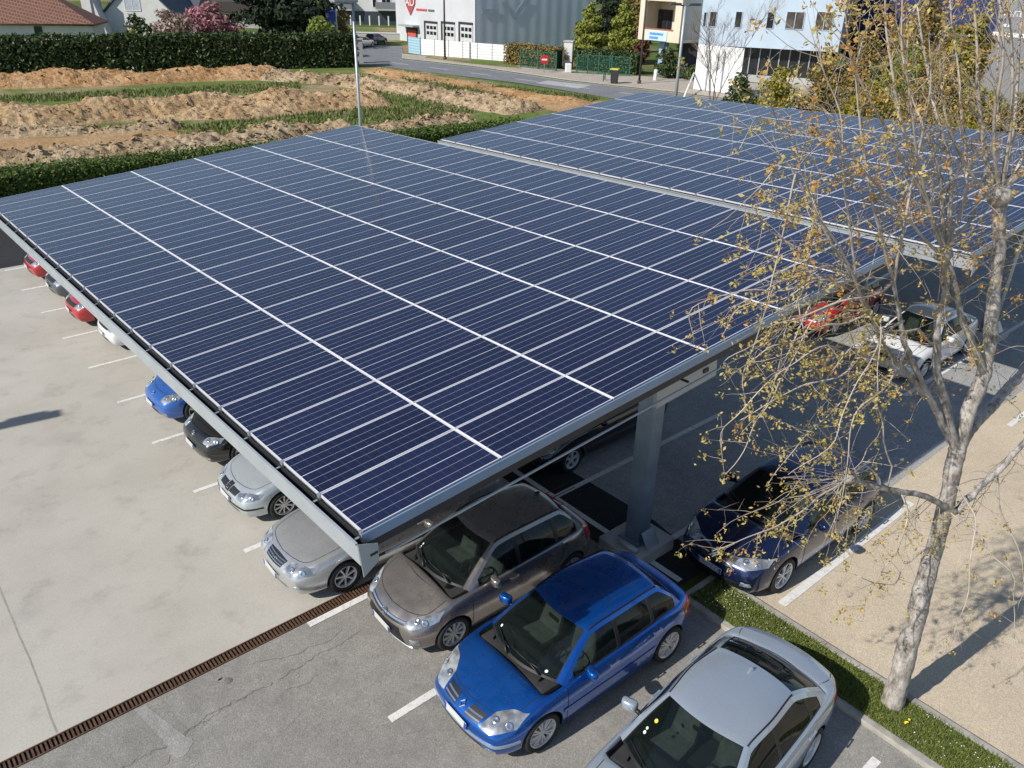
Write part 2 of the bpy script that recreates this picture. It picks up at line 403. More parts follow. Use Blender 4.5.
def canopy_panels(root, rows, up, plen, v0, v1, u0, w0):
    me = panel_mesh(plen, .974); n = v1 - v0; cells = []
    for r in range(rows):
        for k in range(n):
            p = roofpt(u0 + (r + .5) * up, v0 + k + .5, w0); cells.append((dist_of(p) + (p - CAMP).length, p))
    cells.sort(key=lambda c: c[0])
    R4 = RM.to_4x4(); rp = random.Random(rows * 7 + v1)
    for i, (d, p) in enumerate(cells[:100]):
        o = link('solar_panel', me, (), root); o.matrix_local = Matrix.Translation(p - root.location) @ R4 @ Matrix.Rotation(rp.gauss(0, .0022), 4, 'X') @ Matrix.Rotation(rp.gauss(0, .0012), 4, 'Y')
    rest = cells[100:]
    if rest:
        for nm in ('solar_panels',):
            bm = bmesh.new()
            for d, p in rest:
                t = me.copy(); t.transform(Matrix.Translation(RM.transposed() @ (p - rest[0][1]))); bm.from_mesh(t); bpy.data.meshes.remove(t)
            m2 = bpy.data.meshes.new(nm); bm.to_mesh(m2); bm.free()
            for m in (M_cellB, M_alu, M_white): m2.materials.append(m)
            o = link(nm, m2, (), root); o.matrix_local = Matrix.Translation(rest[0][1] - root.location) @ R4; tag(o, kind='stuff')
    # pale rail strips seen in the gaps between panels
    mb = MB(); T = RM
    for r in range(rows + 1):
        if r in (0,): continue
        wd = max(.03, up - plen + .01)
        c = (roofpt(u0 + r * up, v0 + .02, w0 - .012), roofpt(u0 + r * up, v1 - .02, w0 - .012))
        mb.box((c[0] + c[1]) / 2 - root.location, (wd if r < rows else .03, n - .04, .014), M=T)
    for k in range(1, n):
        c = (roofpt(u0, v0 + k, w0 - .032), roofpt(u0 + rows * up, v0 + k, w0 - .032))
        mb.box((c[0] + c[1]) / 2 - root.location, (rows * up, .05, .016), M=T)
    mb.build('panel_rails', M_alu, root)

def rbox(mb, root, u0, u1, v0, v1, w0, w1, m=0):
    c = roofpt((u0 + u1) / 2, (v0 + v1) / 2, (w0 + w1) / 2)
    mb.box(c - root.location, (u1 - u0, v1 - v0, w1 - w0), M=RM, m=m)
def quadprism(mb, pts, thick, n):             # flat plate through pts, thick along n
    a = [Vector(p) - n * thick / 2 for p in pts]; b = [Vector(p) + n * thick / 2 for p in pts]; k = len(pts)
    mb.add(a + b, [tuple(range(k - 1, -1, -1)), tuple(range(k, 2 * k))] + [(i, (i + 1) % k, k + (i + 1) % k, k + i) for i in range(k)])
M_flash = simple('sky_tint_flashing', (.22, .32, .48), .38, .3, .08, 2.0); M_steeld = simple('shade_dark_steel', (.035, .037, .042), .5, .3, .15, 2.0); M_post = simple('post_galvanised', (.24, .31, .39), .4, .6, .16, 2.2)  # flashing: blue of the reflected sky put into its base colour
def canopy(label, rows, up, plen, v1, u0, w0, col_u, col_vs, name='solar_canopy'):
    W = rows * up
    b0 = roofpt(u0 + col_u, col_vs[0]); root = thing(name, label, 'solar canopy', (b0.x, b0.y, 0), 0, 'solar carport canopies')
    canopy_panels(root, rows, up, plen, 0, v1, u0, w0)
    rl = root.location
    # roof deck under the panels, edge flashings
    mb = MB(); rbox(mb, root, u0 + .02, u0 + W - .02, .03, v1 - .03, w0 - .115, w0 - .09); mb.build('roof_deck', M_galv, root)
    mb = MB(); rbox(mb, root, u0 - .02, u0 + W + .02, -.035, -.012, w0 - .15, w0 - .012)
    mb.build('edge_flashing', M_flash, root)
    mb = MB(); rbox(mb, root, u0 + .05, u0 + W - .02,   .0, .02, w0 - .29, w0 - .152); mb.build('edge_beam', M_steeld, root)  # dark band under the edge: shade put into the beam colour
    # purlins lengthwise
    for i in range(rows * 2 - 1):
        u = u0 + (i + .62) * W / (rows * 2 - .6); mb = MB()
        rbox(mb, root, u - .035, u + .035, .12, v1 - .1, w0 - .36, w0 - .12)
        rbox(mb, root, u - .05, u + .05, .105, .12, w0 - .37, w0 - .12)
        mb.build('purlin', M_galvl, root)
    # eaves gutter on the low side: tall sheet face, trough, brackets, end plate
    mb = MB(); g0 = u0 - .115
    rbox(mb, root, g0 - .012, g0, -.10, v1 + .05, w0 - .36, w0 - .03)
    rbox(mb, root, g0 - .034, g0 - .013, -.10, v1 + .05, w0 - .05, w0 - .03)
    gut = mb.build('gutter', M_galvl, root)
    mb = MB(); rbox(mb, root, g0, u0 - .02, -.10, v1 + .05, w0 - .30, w0 - .288)
    rbox(mb, root, u0 - .03, u0 - .018, -.10, v1 + .05, w0 - .287, w0 - .045); mb.build('gutter_trough', M_steeld, gut)  # trough and inner wall coloured dark for the shade in the slot
    for k in range(v1 + 1):
        mb = MB(); v = max(.02, min(v1 - .02, k + 0.0)); rbox(mb, root, g0, u0 + .03, v - .016, v + .016, w0 - .075, w0 - .062); rbox(mb, root, u0 - .012, u0 + .02, v - .03, v + .03, w0 - .061, w0 + .006)
        mb.build('bracket', M_galv, gut)
    mb = MB(); n = RM.col[1]
    quadprism(mb, [roofpt(g0 - .01, -.112, w0 - .04) - rl, roofpt(u0 + .12, -.112, w0 - .16) - rl, roofpt(u0 + .10, -.112, w0 - .40) - rl, roofpt(g0 - .01, -.112, w0 - .52) - rl], .012, n)
    mb.build('end_plate', M_galvl, gut)
    mb = MB(); quadprism(mb, [roofpt(u0 + .0, -.121, w0 - .255) - rl, roofpt(u0 + .10, -.121, w0 - .255) - rl, roofpt(u0 + .10, -.121, w0 - .285) - rl, roofpt(u0 + .0, -.121, w0 - .285) - rl], .006, n)
    mb.build('end_slot', M_dark, gut)
    # conduit rod along the near edge
    mb = MB(); mb.tube([roofpt(u0 + .25, -.02, w0 - .44) - rl, roofpt(u0 + W * .5, -.02, w0 - .46) - rl, roofpt(u0 + W - .2, -.02, w0 - .44) - rl], .018, 8)
    mb.build('conduit', M_galvl, root)
    # columns with tapered cantilever beams
    for cv in col_vs:
        top = roofpt(u0 + col_u, cv, w0 - .37); bx, by = top.x - rl.x, top.y - rl.y
        h = top.z - .42
        mb = MB(); y2 = .17; x2 = .145
        for sx in (-1, 1): mb.box((bx + sx * x2, by, (h + .28) / 2 + .02), (.018, 2 * y2, h - .26))
        mb.box((bx, by, (h + .28) / 2 + .02), (2 * x2 - .018, .014, h - .26))
        for sy in (-1, 1): mb.box((bx, by + sy * (y2 - .002), (h + .28) / 2 + .02), (2 * x2 - .02, .010, h - .27))
        mb.bevbox((bx, by, .295), (.52, .5, .03), .006)
        for sx, sy in ((-1, -1), (1, -1), (-1, 1), (1, 1)): mb.tube([(bx + sx * .21, by + sy * .2, .3), (bx + sx * .21, by + sy * .2, .37)], .018, 6)
        c = mb.build('column', M_post, root)
        mb = MB(); mb.bevbox((bx, by, .14), (1.12, .95, .28), .03); mb.build('column_base', M_concb, c)
        mb = MB(); a1 = Matrix.Rotation(radians(48), 3, 'X'); 
        mb.box((bx + .02, by - .30, .42), (.34, .012, .34), M=Matrix.Rotation(radians(-32), 3, 'X')); mb.build('base_guard', M_galv, c)
        mb = MB()
        mb.tube([(bx - .38, by + .1, .33), (bx - .38, by - .34, .33)], .06, 10); mb.build('base_pipe', M_galvl, c)
        # beam web and flanges
        mb = MB(); ny = Vector((0, 1, 0)); P = lambda u, w: roofpt(u0 + u, cv, w0 + w) - rl
        uL, uR = .35, W - .35
        quadprism(mb, [P(uL, -.37), P(uR, -.37), P(uR, -.52), P(col_u + .75, -.92), P(col_u - .75, -.92), P(uL, -.52)], .02, ny)
        for (u1, wA, u2, wB) in ((uL, -.53, col_u - .75, -.93), (col_u - .75, -.93, col_u + .75, -.93), (col_u + .75, -.93, uR, -.53)):
            a, b = P(u1, wA), P(u2, wB); d = (b - a); L = d.length; d.normalize(); zz = d.cross(ny) * -1
            mb.box((a + b) / 2, (L, .26, .02), M=Matrix((d, ny, -zz)).transposed())
        mb.build('cantilever_beam', simple('primed_steel', (.50, .47, .40), .55, .15, .12, 3), root)
        mb = MB(); a = roofpt(u0 + col_u, cv, w0 - .64) - rl
        mb.bevbox(a + Vector((-.06, -.66, -.10)), (1.55, .08, .44), .01, M=RM); mb.build('head_plate', M_galvl, root)
        mb = MB(); mb.box(a + Vector((.40, -.71, -.06)), (.13, .02, .07), M=RM); mb.build('head_slot', M_dark, root)
        mb = MB(); mb.box(a + Vector((-.25, -.76, -.02)), (.03, .18, .03), M=RM); mb.build('stub_bracket', M_dark, root)
    return root
can1 = canopy('nearer solar carport canopy with one visible steel column', 6, UP, 2.046, 21, 0.0, 0.0, 6.45, (1.12, 6.4, 11.6, 16.8))
ROFF = Vector((16.38, 0.06, .06))
can2 = canopy('farther solar carport canopy beyond the pale dividing gutter', 6, UP, 2.046, 21, 0.0, 0.0, 6.45, (1.12, 6.4, 11.6, 16.8))
ROFF = Vector((0, 0, 0))
# ------------------------------------------------------------------ cars
def paint(name, c, metal=.55, rough=.32, var=.04, coat=1.0):
    t = NT(name); col = t.ramp(t.noise(1.1, 3), [(.35, [x * (1 - var) for x in c]), (.65, [min(1, x * (1 + var)) for x in c])])
    dust = t.ramp(t.noise(2.2, 6, .65), [(.50, (0, 0, 0)), (.80, (.05, .05, .05))])
    col = t.mix(dust, col, (.34, .31, .27))
    r = t.ramp(t.noise(5, 5, .6), [(.3, (rough - .05,) * 3), (.7, (rough + .09,) * 3)])
    return t.set(color=col, rough=r, metal=metal, coat=coat, coatr=.04, spec=.5)
def glassmat(name, tint, alpha, rough=.03):
    t = NT(name); t.set(color=tint, rough=rough, spec=.7, coat=.4, coatr=.02)
    tr = t.t.nodes.new('ShaderNodeBsdfTransparent'); tr.inputs[0].default_value = (.62, .72, .68, 1)
    mx = t.t.nodes.new('ShaderNodeMixShader'); fr = t.t.nodes.new('ShaderNodeFresnel'); fr.inputs[0].default_value = 1.75
    f = t.math('MINIMUM', t.math('ADD', alpha, t.math('MULTIPLY', fr.outputs[0], 1.0)), 1.0)
    t.l(f, mx.inputs[0]); t.l(tr.outputs[0], mx.inputs[1]); t.l(t.b.outputs[0], mx.inputs[2]); t.l(mx.outputs[0], t.t.nodes['Material Output'].inputs[0])
    return t.m
M_glass = glassmat('car_glass', (.010, .016, .015), .34)
def lensmat():
    t = NT('lamp_glass'); w = t.noise(7, 2, .4); c = t.ramp(w, [(.34, (.20, .215, .23)), (.52, (.42, .44, .46)), (.66, (.60, .62, .64))])
    return t.set(color=c, rough=.12, metal=.45, coat=1.0, coatr=.02)
M_lens = lensmat()
M_int = simple('car_interior', (.030, .030, .031), .8, 0, .25, 6)
M_seat = simple('seat_cloth', (.15, .155, .145), .9, 0, .3, 9)
M_rim = simple('alloy_rim', (.66, .66, .67), .38, .45, .06, 6)
M_rimd = simple('dark_wheel_back', (.016, .016, .017), .6, .1, .2, 6)
M_chrome = simple('chrome', (.72, .73, .75), .12, .95, .02, 3)
M_red = simple('red_lamp', (.42, .012, .014), .15, 0, .15, 20, coat=.6)
M_plate = simple('number_plate', (.56, .56, .55), .45, 0, .03, 3)
M_blueband = simple('plate_band', (.03, .07, .35), .5)
M_ink = simple('plate_ink', (.015, .015, .017), .6)
M_seam = simple('panel_gap', (.006, .006, .007), .8)
M_paper = simple('paper_sticker', (.72, .74, .74), .7)
M_yellow = simple('yellow_sticker', (.75, .62, .08), .6)

def pchip(xs, ys):
    n = len(xs); h = [xs[i + 1] - xs[i] for i in range(n - 1)]; d = [(ys[i + 1] - ys[i]) / h[i] for i in range(n - 1)]
    m = [0] * n; m[0] = d[0]; m[-1] = d[-1]
    for i in range(1, n - 1):
        if d[i - 1] * d[i] <= 0: m[i] = 0
        else:
            w1, w2 = 2 * h[i] + h[i - 1], h[i] + 2 * h[i - 1]; m[i] = (w1 + w2) / (w1 / d[i - 1] + w2 / d[i])
    def f(x):
        if x <= xs[0]: return ys[0]
        if x >= xs[-1]: return ys[-1]
        i = 0
        while x > xs[i + 1]: i += 1
        t = (x - xs[i]) / h[i]
        return (2 * t**3 - 3 * t * t + 1) * ys[i] + (t**3 - 2 * t * t + t) * h[i] * m[i] + (-2 * t**3 + 3 * t * t) * ys[i + 1] + (t**3 - t * t) * h[i] * m[i + 1]
    return f
def curve(pts): return pchip([p[0] for p in pts], [p[1] for p in pts])
def evaluated(o):
    dg = bpy.context.evaluated_depsgraph_get(); dg.update()
    me = bpy.data.meshes.new_from_object(o.evaluated_get(dg)); return me
def bvh_of(*mes):
    vs, fs = [], []
    for me in mes:
        b = len(vs); vs += [v.co.copy() for v in me.vertices]; fs += [[i + b for i in p.vertices] for p in me.polygons]
    return BVHTree.FromPolygons(vs, fs)

def resample(pts, n):
    pts = [Vector(p) for p in pts]
    if len(pts) == 1: return [pts[0]] * n
    if len(pts) > 2:                                    # rounded polyline
        q = []
        for i in range(len(pts) - 1):
            a = pts[max(i - 1, 0)]; b = pts[i]; c = pts[i + 1]; d = pts[min(i + 2, len(pts) - 1)]
            for k in range(8):
                t = k / 8; q.append(.5 * ((2 * b) + (c - a) * t + (2 * a - 5 * b + 4 * c - d) * t * t + (3 * b - a - 3 * c + d) * t**3))
        q.append(pts[-1]); pts = q
    L = [0]
    for a, b in zip(pts[:-1], pts[1:]): L.append(L[-1] + (b - a).length)
    out = []
    for i in range(n):
        t = L[-1] * i / (n - 1); k = 0
        while k < len(L) - 2 and L[k + 1] < t: k += 1
        s = (t - L[k]) / max(1e-9, L[k + 1] - L[k]); out.append(pts[k].lerp(pts[k + 1], min(1, s)))
    return out
AX = {'front': (Vector((1, 0, 0)), lambda a, b: Vector((-2, a, b))), 'rear': (Vector((-1, 0, 0)), lambda a, b: Vector((9, a, b))),
      'near': (Vector((0, 1, 0)), lambda a, b: Vector((a, -4, b))), 'off': (Vector((0, -1, 0)), lambda a, b: Vector((a, 4, b))), 'top': (Vector((0, 0, -1)), lambda a, b: Vector((a, b, 5)))}
def cast(bvh, axis, a, b):
    d, org = AX[axis]; o = org(a, b); h = bvh.ray_cast(o, d)
    if h[0] is None:
        g = Vector(o)
        # nearest body point to the ray's line
        best = None
        for s in range(0, 120):
            q = o + d * (s * .1); r = bvh.find_nearest(q)
            if r[0] is not None and (best is None or r[3] < best[3]): best = r
        return best[0], best[1]
    return h[0], h[1]
def patch(bvh, axis, bottom, right, top, left, off, nu=14, nv=8, depth=.006):
    """Coons patch: bottom/top run the same way, left/right run bottom->top; laid on the body."""
    B, T, Lf, Rg = resample(bottom, nu), resample(top, nu), resample(left, nv), resample(right, nv)
    rows = []; nrm = []
    for j in range(nv):
        v = j / (nv - 1); row = []; nr = []
        for i in range(nu):
            u = i / (nu - 1)
            p = B[i] * (1 - v) + T[i] * v + Lf[j] * (1 - u) + Rg[j] * u - (B[0] * (1 - u) * (1 - v) + B[-1] * u * (1 - v) + T[0] * (1 - u) * v + T[-1] * u * v)
            h, n = cast(bvh, axis, p.x, p.y)
            if n.dot(AX[axis][0]) > 0: n = -n
            row.append(h); nr.append(n)
        rows.append(row); nrm.append(nr)
    # smoothed normals
    sm = [[sum((nrm[jj][ii] for jj in range(max(0, j - 1), min(nv, j + 2)) for ii in range(max(0, i - 1), min(nu, i + 2))), Vector()).normalized() for i in range(nu)] for j in range(nv)]
    outer = [[rows[j][i] + sm[j][i] * off for i in range(nu)] for j in range(nv)]
    mb = MB(); q = outer
    nn = (q[0][1] - q[0][0]).cross(q[1][0] - q[0][0]); flip = nn.dot(sm[0][0]) < 0
    mb.grid(q, flip=flip)
    ring = [(0, i) for i in range(nu)] + [(j, nu - 1) for j in range(1, nv)] + [(nv - 1, i) for i in range(nu - 2, -1, -1)] + [(j, 0) for j in range(nv - 2, 0, -1)]
    vs = [outer[j][i] for j, i in ring] + [rows[j][i] - sm[j][i] * depth for j, i in ring]; k = len(ring)
    fs = [(a, k + a, k + (a + 1) % k, (a + 1) % k) for a in range(k)]
    if flip: fs = [f[::-1] for f in fs]
    mb.add(vs, fs)
    return mb
def rect(a0, b0, a1, b1): return ([(a0, b0), (a1, b0)], [(a1, b0), (a1, b1)], [(a0, b1), (a1, b1)], [(a0, b0), (a0, b1)])
def quadp(p, q, r, s): return ([p, q], [q, r], [s, r], [p, s])
def ribbon(mb, bvh, axis, pts, w, off=.0015, seg=.05):
    L = sum((Vector(b) - Vector(a)).length for a, b in zip(pts[:-1], pts[1:])); n = max(3, int(L / seg)); P = resample(pts, n); vs = []
    for i, p in enumerate(P):
        d = (P[min(i + 1, n - 1)] - P[max(i - 1, 0)]).normalized(); s = Vector((-d.y, d.x)) * w / 2
        for q in (p - s, p + s):
            h, nn = cast(bvh, axis, q.x, q.y)
            if nn.dot(AX[axis][0]) > 0: nn = -nn
            vs.append(h + nn * off)
    fs = [(2 * i, 2 * i + 2, 2 * i + 3, 2 * i + 1) for i in range(n - 1)]
    a, b, c = vs[0], vs[2], vs[1]
    if (b - a).cross(c - a).dot(AX[axis][0]) > 0: fs = [f[::-1] for f in fs]
    mb.add(vs, fs)

def text_mesh(s, size, extrude=.002):
    cu = bpy.data.curves.new('txt', 'FONT'); cu.body = s; cu.size = size; cu.extrude = extrude; cu.align_x = 'CENTER'; cu.align_y = 'CENTER'
    o = bpy.data.objects.new('txt', cu); COL.objects.link(o); me = evaluated(o); bpy.data.objects.remove(o); bpy.data.curves.remove(cu); me.materials.clear(); return me

def wheel(parent, x, y, r, w, side, nsp, style):
    """side -1: outer face towards -y"""
    M = Matrix.Translation((x, y, r)) @ Matrix.Rotation(pi / 2 * (1 if side < 0 else -1), 4, 'X')   # local z = outwards
    rr = r * style.get('rim', .68); hw = w / 2
    mb = MB(); mb.lathe([(0, -hw * .6), (rr * .97, -hw * .6), (rr * .97, hw * .25), (rr * .55, hw * .30), (0, hw * .30)], M, 24); wo = mb.build('wheel', M_rimd, parent)
    mb = MB(); mb.lathe([(rr * .98, -hw), (r * .93, -hw), (r * .985, -hw * .8), (r, -hw * .4), (r, hw * .4), (r * .985, hw * .8), (r * .94, hw), (rr * 1.06, hw * .98), (rr * .99, hw * .8)], M, 36); mb.build('tyre', M_rubber, wo)
    mb = MB(); mb.lathe([(rr * 1.01, hw * .80), (rr * 1.0, hw * .93), (rr * .95, hw * .90), (rr * .90, hw * .62), (rr * .88, hw * .3)], M, 36)
    cov = style.get('cover', False); z = hw * .80
    mb.lathe([(0, z), (rr * .12, z), (rr * .2, z - .006), (rr * .22, z - .03)], M, 20)
    for k in range(nsp):
        a = 2 * pi * k / nsp + .2
        tw = style.get('twin', 0)
        for da in ((-tw, tw) if tw else (0,)):
            w0, w1 = style.get('sw', (.07, .09))
            ca, sa = cos(a), sin(a); cb, sb = cos(a + da), sin(a + da)
            t1 = Vector((-sa, ca, 0)); t2 = Vector((-sb, cb, 0)); p1 = Vector((ca, sa, 0)) * rr * .16; p2 = Vector((cb, sb, 0)) * rr * .95
            vs = []
            for p, t, ww, zz in ((p1, t1, w0, z - .004), (p2, t2, w1, z - .008)):
                for s in (-1, 1): vs.append(M @ (p + t * s * ww * rr / 2 + Vector((0, 0, zz))))
                for s in (-1, 1): vs.append(M @ (p + t * s * ww * rr * .75 + Vector((0, 0, zz - .03))))
            mb.add(vs, [(0, 1, 5, 4), (0, 4, 6, 2), (1, 3, 7, 5)])
    mb.build('rim', style.get('mat', M_rim), wo)
    return wo

def badge(bvh, parent, kind, x_axis, a, b, size):
    """emblem on nose: kind diamond / ring / ellipse / letter; laid on the body at (a, b)"""
    h, n = cast(bvh, x_axis, a, b)
    if n.dot(AX[x_axis][0]) > 0: n = -n
    up = Vector((0, 0, 1)); sx = up.cross(n).normalized(); sy = n.cross(sx)
    F = Matrix((sx, sy, n)).transposed().to_4x4(); F.translation = h + n * .012
    mb = MB(); s = size / 2
    def loop(pts, tw=.30, th=.016):
        k = len(pts); inn = [(p[0] * (1 - tw), p[1] * (1 - tw)) for p in pts]; vs = []
        for p, z in [(p, -th) for p in pts] + [(p, th * .2) for p in pts] + [((.5 * (p[0] + q[0]), .5 * (p[1] + q[1])), th * .7) for p, q in zip(pts, inn)] + [(p, th * .2) for p in inn] + [(p, -th) for p in inn]: vs.append(F @ Vector((p[0], p[1], z)))
        fs = [(r * k + i, r * k + (i + 1) % k, (r + 1) * k + (i + 1) % k, (r + 1) * k + i) for r in range(4) for i in range(k)]; mb.add(vs, fs)
    cir = lambda rx, ry, n=24: [(rx * cos(2 * pi * i / n), ry * sin(2 * pi * i / n)) for i in range(n)]
    if kind == 'diamond': loop([(s * .72, 0), (0, s), (-s * .72, 0), (0, -s)], .42)
    elif kind == 'ellipses':
        loop(cir(s, s * .68), .18); loop(cir(s * .32, s * .62), .3, .012); loop([(x, y + s * .28) for x, y in cir(s * .8, s * .3)], .28, .010)
    elif kind == 'vw':
        loop(cir(s, s), .16)
        for p, q in (((-.62, .62), (-.2, -.1)), ((.62, .62), (.2, -.1)), ((-.2, -.1), (0, .35)), ((.2, -.1), (0, .35)), ((-.75, .2), (-.3, -.72)), ((.75, .2), (.3, -.72)), ((-.3, -.72), (0, -.1)), ((.3, -.72), (0, -.1))):
            mb.tube([F @ Vector((p[0] * s, p[1] * s, 0)), F @ Vector((q[0] * s, q[1] * s, 0))], s * .08, 5)
    elif kind == 'h':
        loop([(s * .9, s * .75), (-s * .9, s * .75), (-s * .72, -s * .75), (s * .72, -s * .75)], .14)
        for p, q in (((-.5, .5), (-.38, -.5)), ((.5, .5), (.38, -.5)), ((-.4, 0), (.4, 0))): mb.tube([F @ Vector((p[0] * s, p[1] * s, 0)), F @ Vector((q[0] * s, q[1] * s, 0))], s * .12, 5)
    elif kind == 's':
        mb.tube([F @ Vector((x * s, y * s, 0)) for x, y in ((.8, .8), (-.75, .75), (-.75, .25), (.75, -.25), (.75, -.75), (-.8, -.8))], s * .17, 6)
    elif kind == 'ring': loop(cir(s, s), .25)
    return mb.build('emblem', M_chrome, parent)
def plate(bvh, parent, axis, a, b, txt, w=.50, h=.105, bands=True, tilt=True):
    hh, n = cast(bvh, axis, a, b)
    if n.dot(AX[axis][0]) > 0: n = -n
    n = Vector((n.x, n.y, n.z * .4)).normalized(); up = Vector((0, 0, 1)); sx = up.cross(n).normalized(); sy = n.cross(sx)
    F = Matrix((sx, sy, n)).transposed().to_4x4(); F.translation = hh + n * .022
    mb = MB(); mb.bevbox((0, 0, 0), (w, h, .012), .004); me = mb.mesh('plate'); me.transform(F); p = link('number_plate', me, [M_plate], parent)
    if bands:
        for s in (-1, 1): mb = MB(); mb.box((s * (w / 2 - .022), 0, .003), (.042, h * .97, .010)); me = mb.mesh('band'); me.transform(F); link('plate_band', me, [M_blueband], p)
    if txt:
        me = text_mesh(txt, h * .95, .001); me.transform(F @ Matrix.Translation((0, 0, .008))); link('plate_lettering', me, [M_ink], p)
    return p

def make_car(label, group, nose, rz, P, category='car', name='parked_car', scale=1.0):
    """P: the dimensions of this car. Local x runs from nose (0) to tail (L)."""
    L, W, H = P['L'], P['W'], P['H']; hw = W / 2
    root = thing(name, label, category, nose, rz, group); root.scale = (scale,) * 3
    pm = P['paint']
    zc = curve(P['zc']); zs = curve(P['zs']); fxp = P['fx']; rxp = fxp + P['wb']; R = P.get('R', .31)
    xc, xe = P['cowl'], P['deck']                         # cabin tub from / to
    zlo = P.get('zlo', .19)
    yw = curve(P.get('yw', [(0, .80), (.10, .88), (.35, .955), (.8, .99), (1.3, 1), (L * .62, 1), (L - .55, .965), (L - .15, .90), (L, .83)]))
    ysf = curve(P.get('ys', [(0, .90), (.5, .91), (1.2, .925), (L * .6, .93), (L - .7, .92), (L, .88)]))
    front = P.get('front', [(zlo, .10), (.30, .02), (.46, 0), (.60, .045), (.72, .14)]); rear = P.get('rear', [(zlo, .10), (.32, .02), (.50, 0), (.75, .03), (.98, .10)])
    fcur, rcur = curve(front), curve(rear)
    # ---- cage
    xs = [0, .06, .20, .45, .80, xc - .12, xc - .015, xc + .10, xc + .22]
    n = max(3, int((xe - .2 - xc - .22) / .5)); a0, a1 = xc + .22, xe - .18
    xs += [a0 + (a1 - a0) * i / n for i in range(1, n)] + [a1, xe - .06, xe + .015]
    rest = L - xe
    if rest > .5: xs += [xe + rest * .3, xe + rest * .6, L - .20, L - .06, L]
    elif rest > .18: xs += [xe + rest * .4, L - .06, L]
    else: xs += [L - .03, L] if rest > .07 else [L]
    xs = sorted(set(round(x, 4) for x in xs))
    tubx = lambda x: xc + .05 < x < xe - .03
    tf = [1, .93, .86, .45, 0, -.45, -.86, -.93, -1]
    def section(x):
        yb = hw * yw(x); sy = min(yb * .985, hw * yw(x) * ysf(x)); z1, zt = zs(x), zc(x); tub = tubx(x); zt_ = .62 if tub else None
        zm = zlo + (z1 - zlo) * .55
        side = [(yb * .93, zlo), (yb * .985, zlo + .09), (yb * 1.0, zm - .05), (yb * 1.0, zm + .05), (yb * .985, z1 - .075), (sy, z1)]
        top = []
        for k, f in enumerate(tf):
            af = abs(f)
            if tub and af < .9: z = z1 - .02 if af > .9 else .52
            else: z = z1 + (zt - z1) * (1 - af ** 2.2)
            top.append((sy * f, z))
        bot = [(yb * .93 * f, zlo) for f in tf]
        return side, top, bot, tub
    V = []; idx = {}
    def vid(key, p):
        if key not in idx: idx[key] = len(V); V.append(p)
        return idx[key]
    nt = len(tf); nside = 6; secs = [section(x) for x in xs]
    def key(i, ring, j):                                  # canonical key for shared points
        if ring == 'R': return (i, 'T', 0) if j == nside - 1 else ((i, 'B', 0) if j == 0 else (i, 'R', j))
        if ring == 'L': return (i, 'T', nt - 1) if j == nside - 1 else ((i, 'B', nt - 1) if j == 0 else (i, 'L', j))
        return (i, ring, j)
    def deform(x, y, z):
        yy = min(1.0, abs(y) / hw)
        bf, br = P.get('bow', .16), P.get('bowr', .12)
        if x < .8:
            k = (1 - x / .8) ** 1.4; x = x + k * (fcur(z) + bf * (yy ** 2 * .6 + yy ** 5 * .9))
        if x > L - .6:
            k = (1 - (L - x) / .6) ** 1.4; x = x - k * (rcur(z) + br * (yy ** 2 * .6 + yy ** 5 * .9))
        return (x, y, z)
    def pt(i, ring, j):
        side, top, bot, tub = secs[i]; k = key(i, ring, j)
        if k[1] == 'T': y, z = top[k[2]]
        elif k[1] == 'B': y, z = bot[k[2]]
        elif k[1] == 'R': y, z = side[k[2]]
        else: y, z = side[k[2]]; y = -y
        return vid(k, deform(xs[i], y, z))
    F = []; FM = []
    for i in range(len(xs) - 1):
        tb = secs[i][3] or secs[i + 1][3]
        for j in range(nside - 1):
            F.append((pt(i, 'R', j), pt(i, 'R', j + 1), pt(i + 1, 'R', j + 1), pt(i + 1, 'R', j))); FM.append(0)
            F.append((pt(i, 'L', j), pt(i + 1, 'L', j), pt(i + 1, 'L', j + 1), pt(i, 'L', j + 1))); FM.append(0)
        for j in range(nt - 1):
            F.append((pt(i, 'T', j), pt(i, 'T', j + 1), pt(i + 1, 'T', j + 1), pt(i + 1, 'T', j))); FM.append(1 if (tb and 0 < j < nt - 2) else 0)
            F.append((pt(i, 'B', j), pt(i + 1, 'B', j), pt(i + 1, 'B', j + 1), pt(i, 'B', j + 1))); FM.append(2)
    for i, sgn in ((0, 1), (len(xs) - 1, -1)):             # caps: nside x nt grid
        side, top, bot, tub = secs[i]
        def cp(j, k):
            if j == 0: return pt(i, 'B', k)
            if j == nside - 1: return pt(i, 'T', k)
            if k == 0: return pt(i, 'R', j)
            if k == nt - 1: return pt(i, 'L', j)
            y, z = side[j]; zz = z + (top[k][1] - top[0][1]) * (j / (nside - 1)) ** 3
            return vid((i, 'C', j, k), deform(xs[i], y * tf[k], zz))
        for j in range(nside - 1):
            for k in range(nt - 1):
                q = (cp(j, k), cp(j, k + 1), cp(j + 1, k + 1), cp(j + 1, k)); F.append(q if sgn < 0 else q[::-1]); FM.append(0)
    me = bpy.data.meshes.new('cage'); me.from_pydata(V, [], F); me.polygons.foreach_set('material_index', FM); me.polygons.foreach_set('use_smooth', [True] * len(F)); me.update()
    bm = bmesh.new(); bm.from_mesh(me); bmesh.ops.recalc_face_normals(bm, faces=bm.faces); bm.to_mesh(me); bm.free()
    tmp = bpy.data.objects.new('tmp', me); COL.objects.link(tmp)
    for m in (pm, M_int, M_dark): me.materials.append(m)
    sm = tmp.modifiers.new('s', 'SUBSURF'); sm.levels = 2; sm.render_levels = 2
    solid = evaluated(tmp); bvh = bvh_of(solid)
    mb = MB(); ra = R * P.get('arch', 1.13)
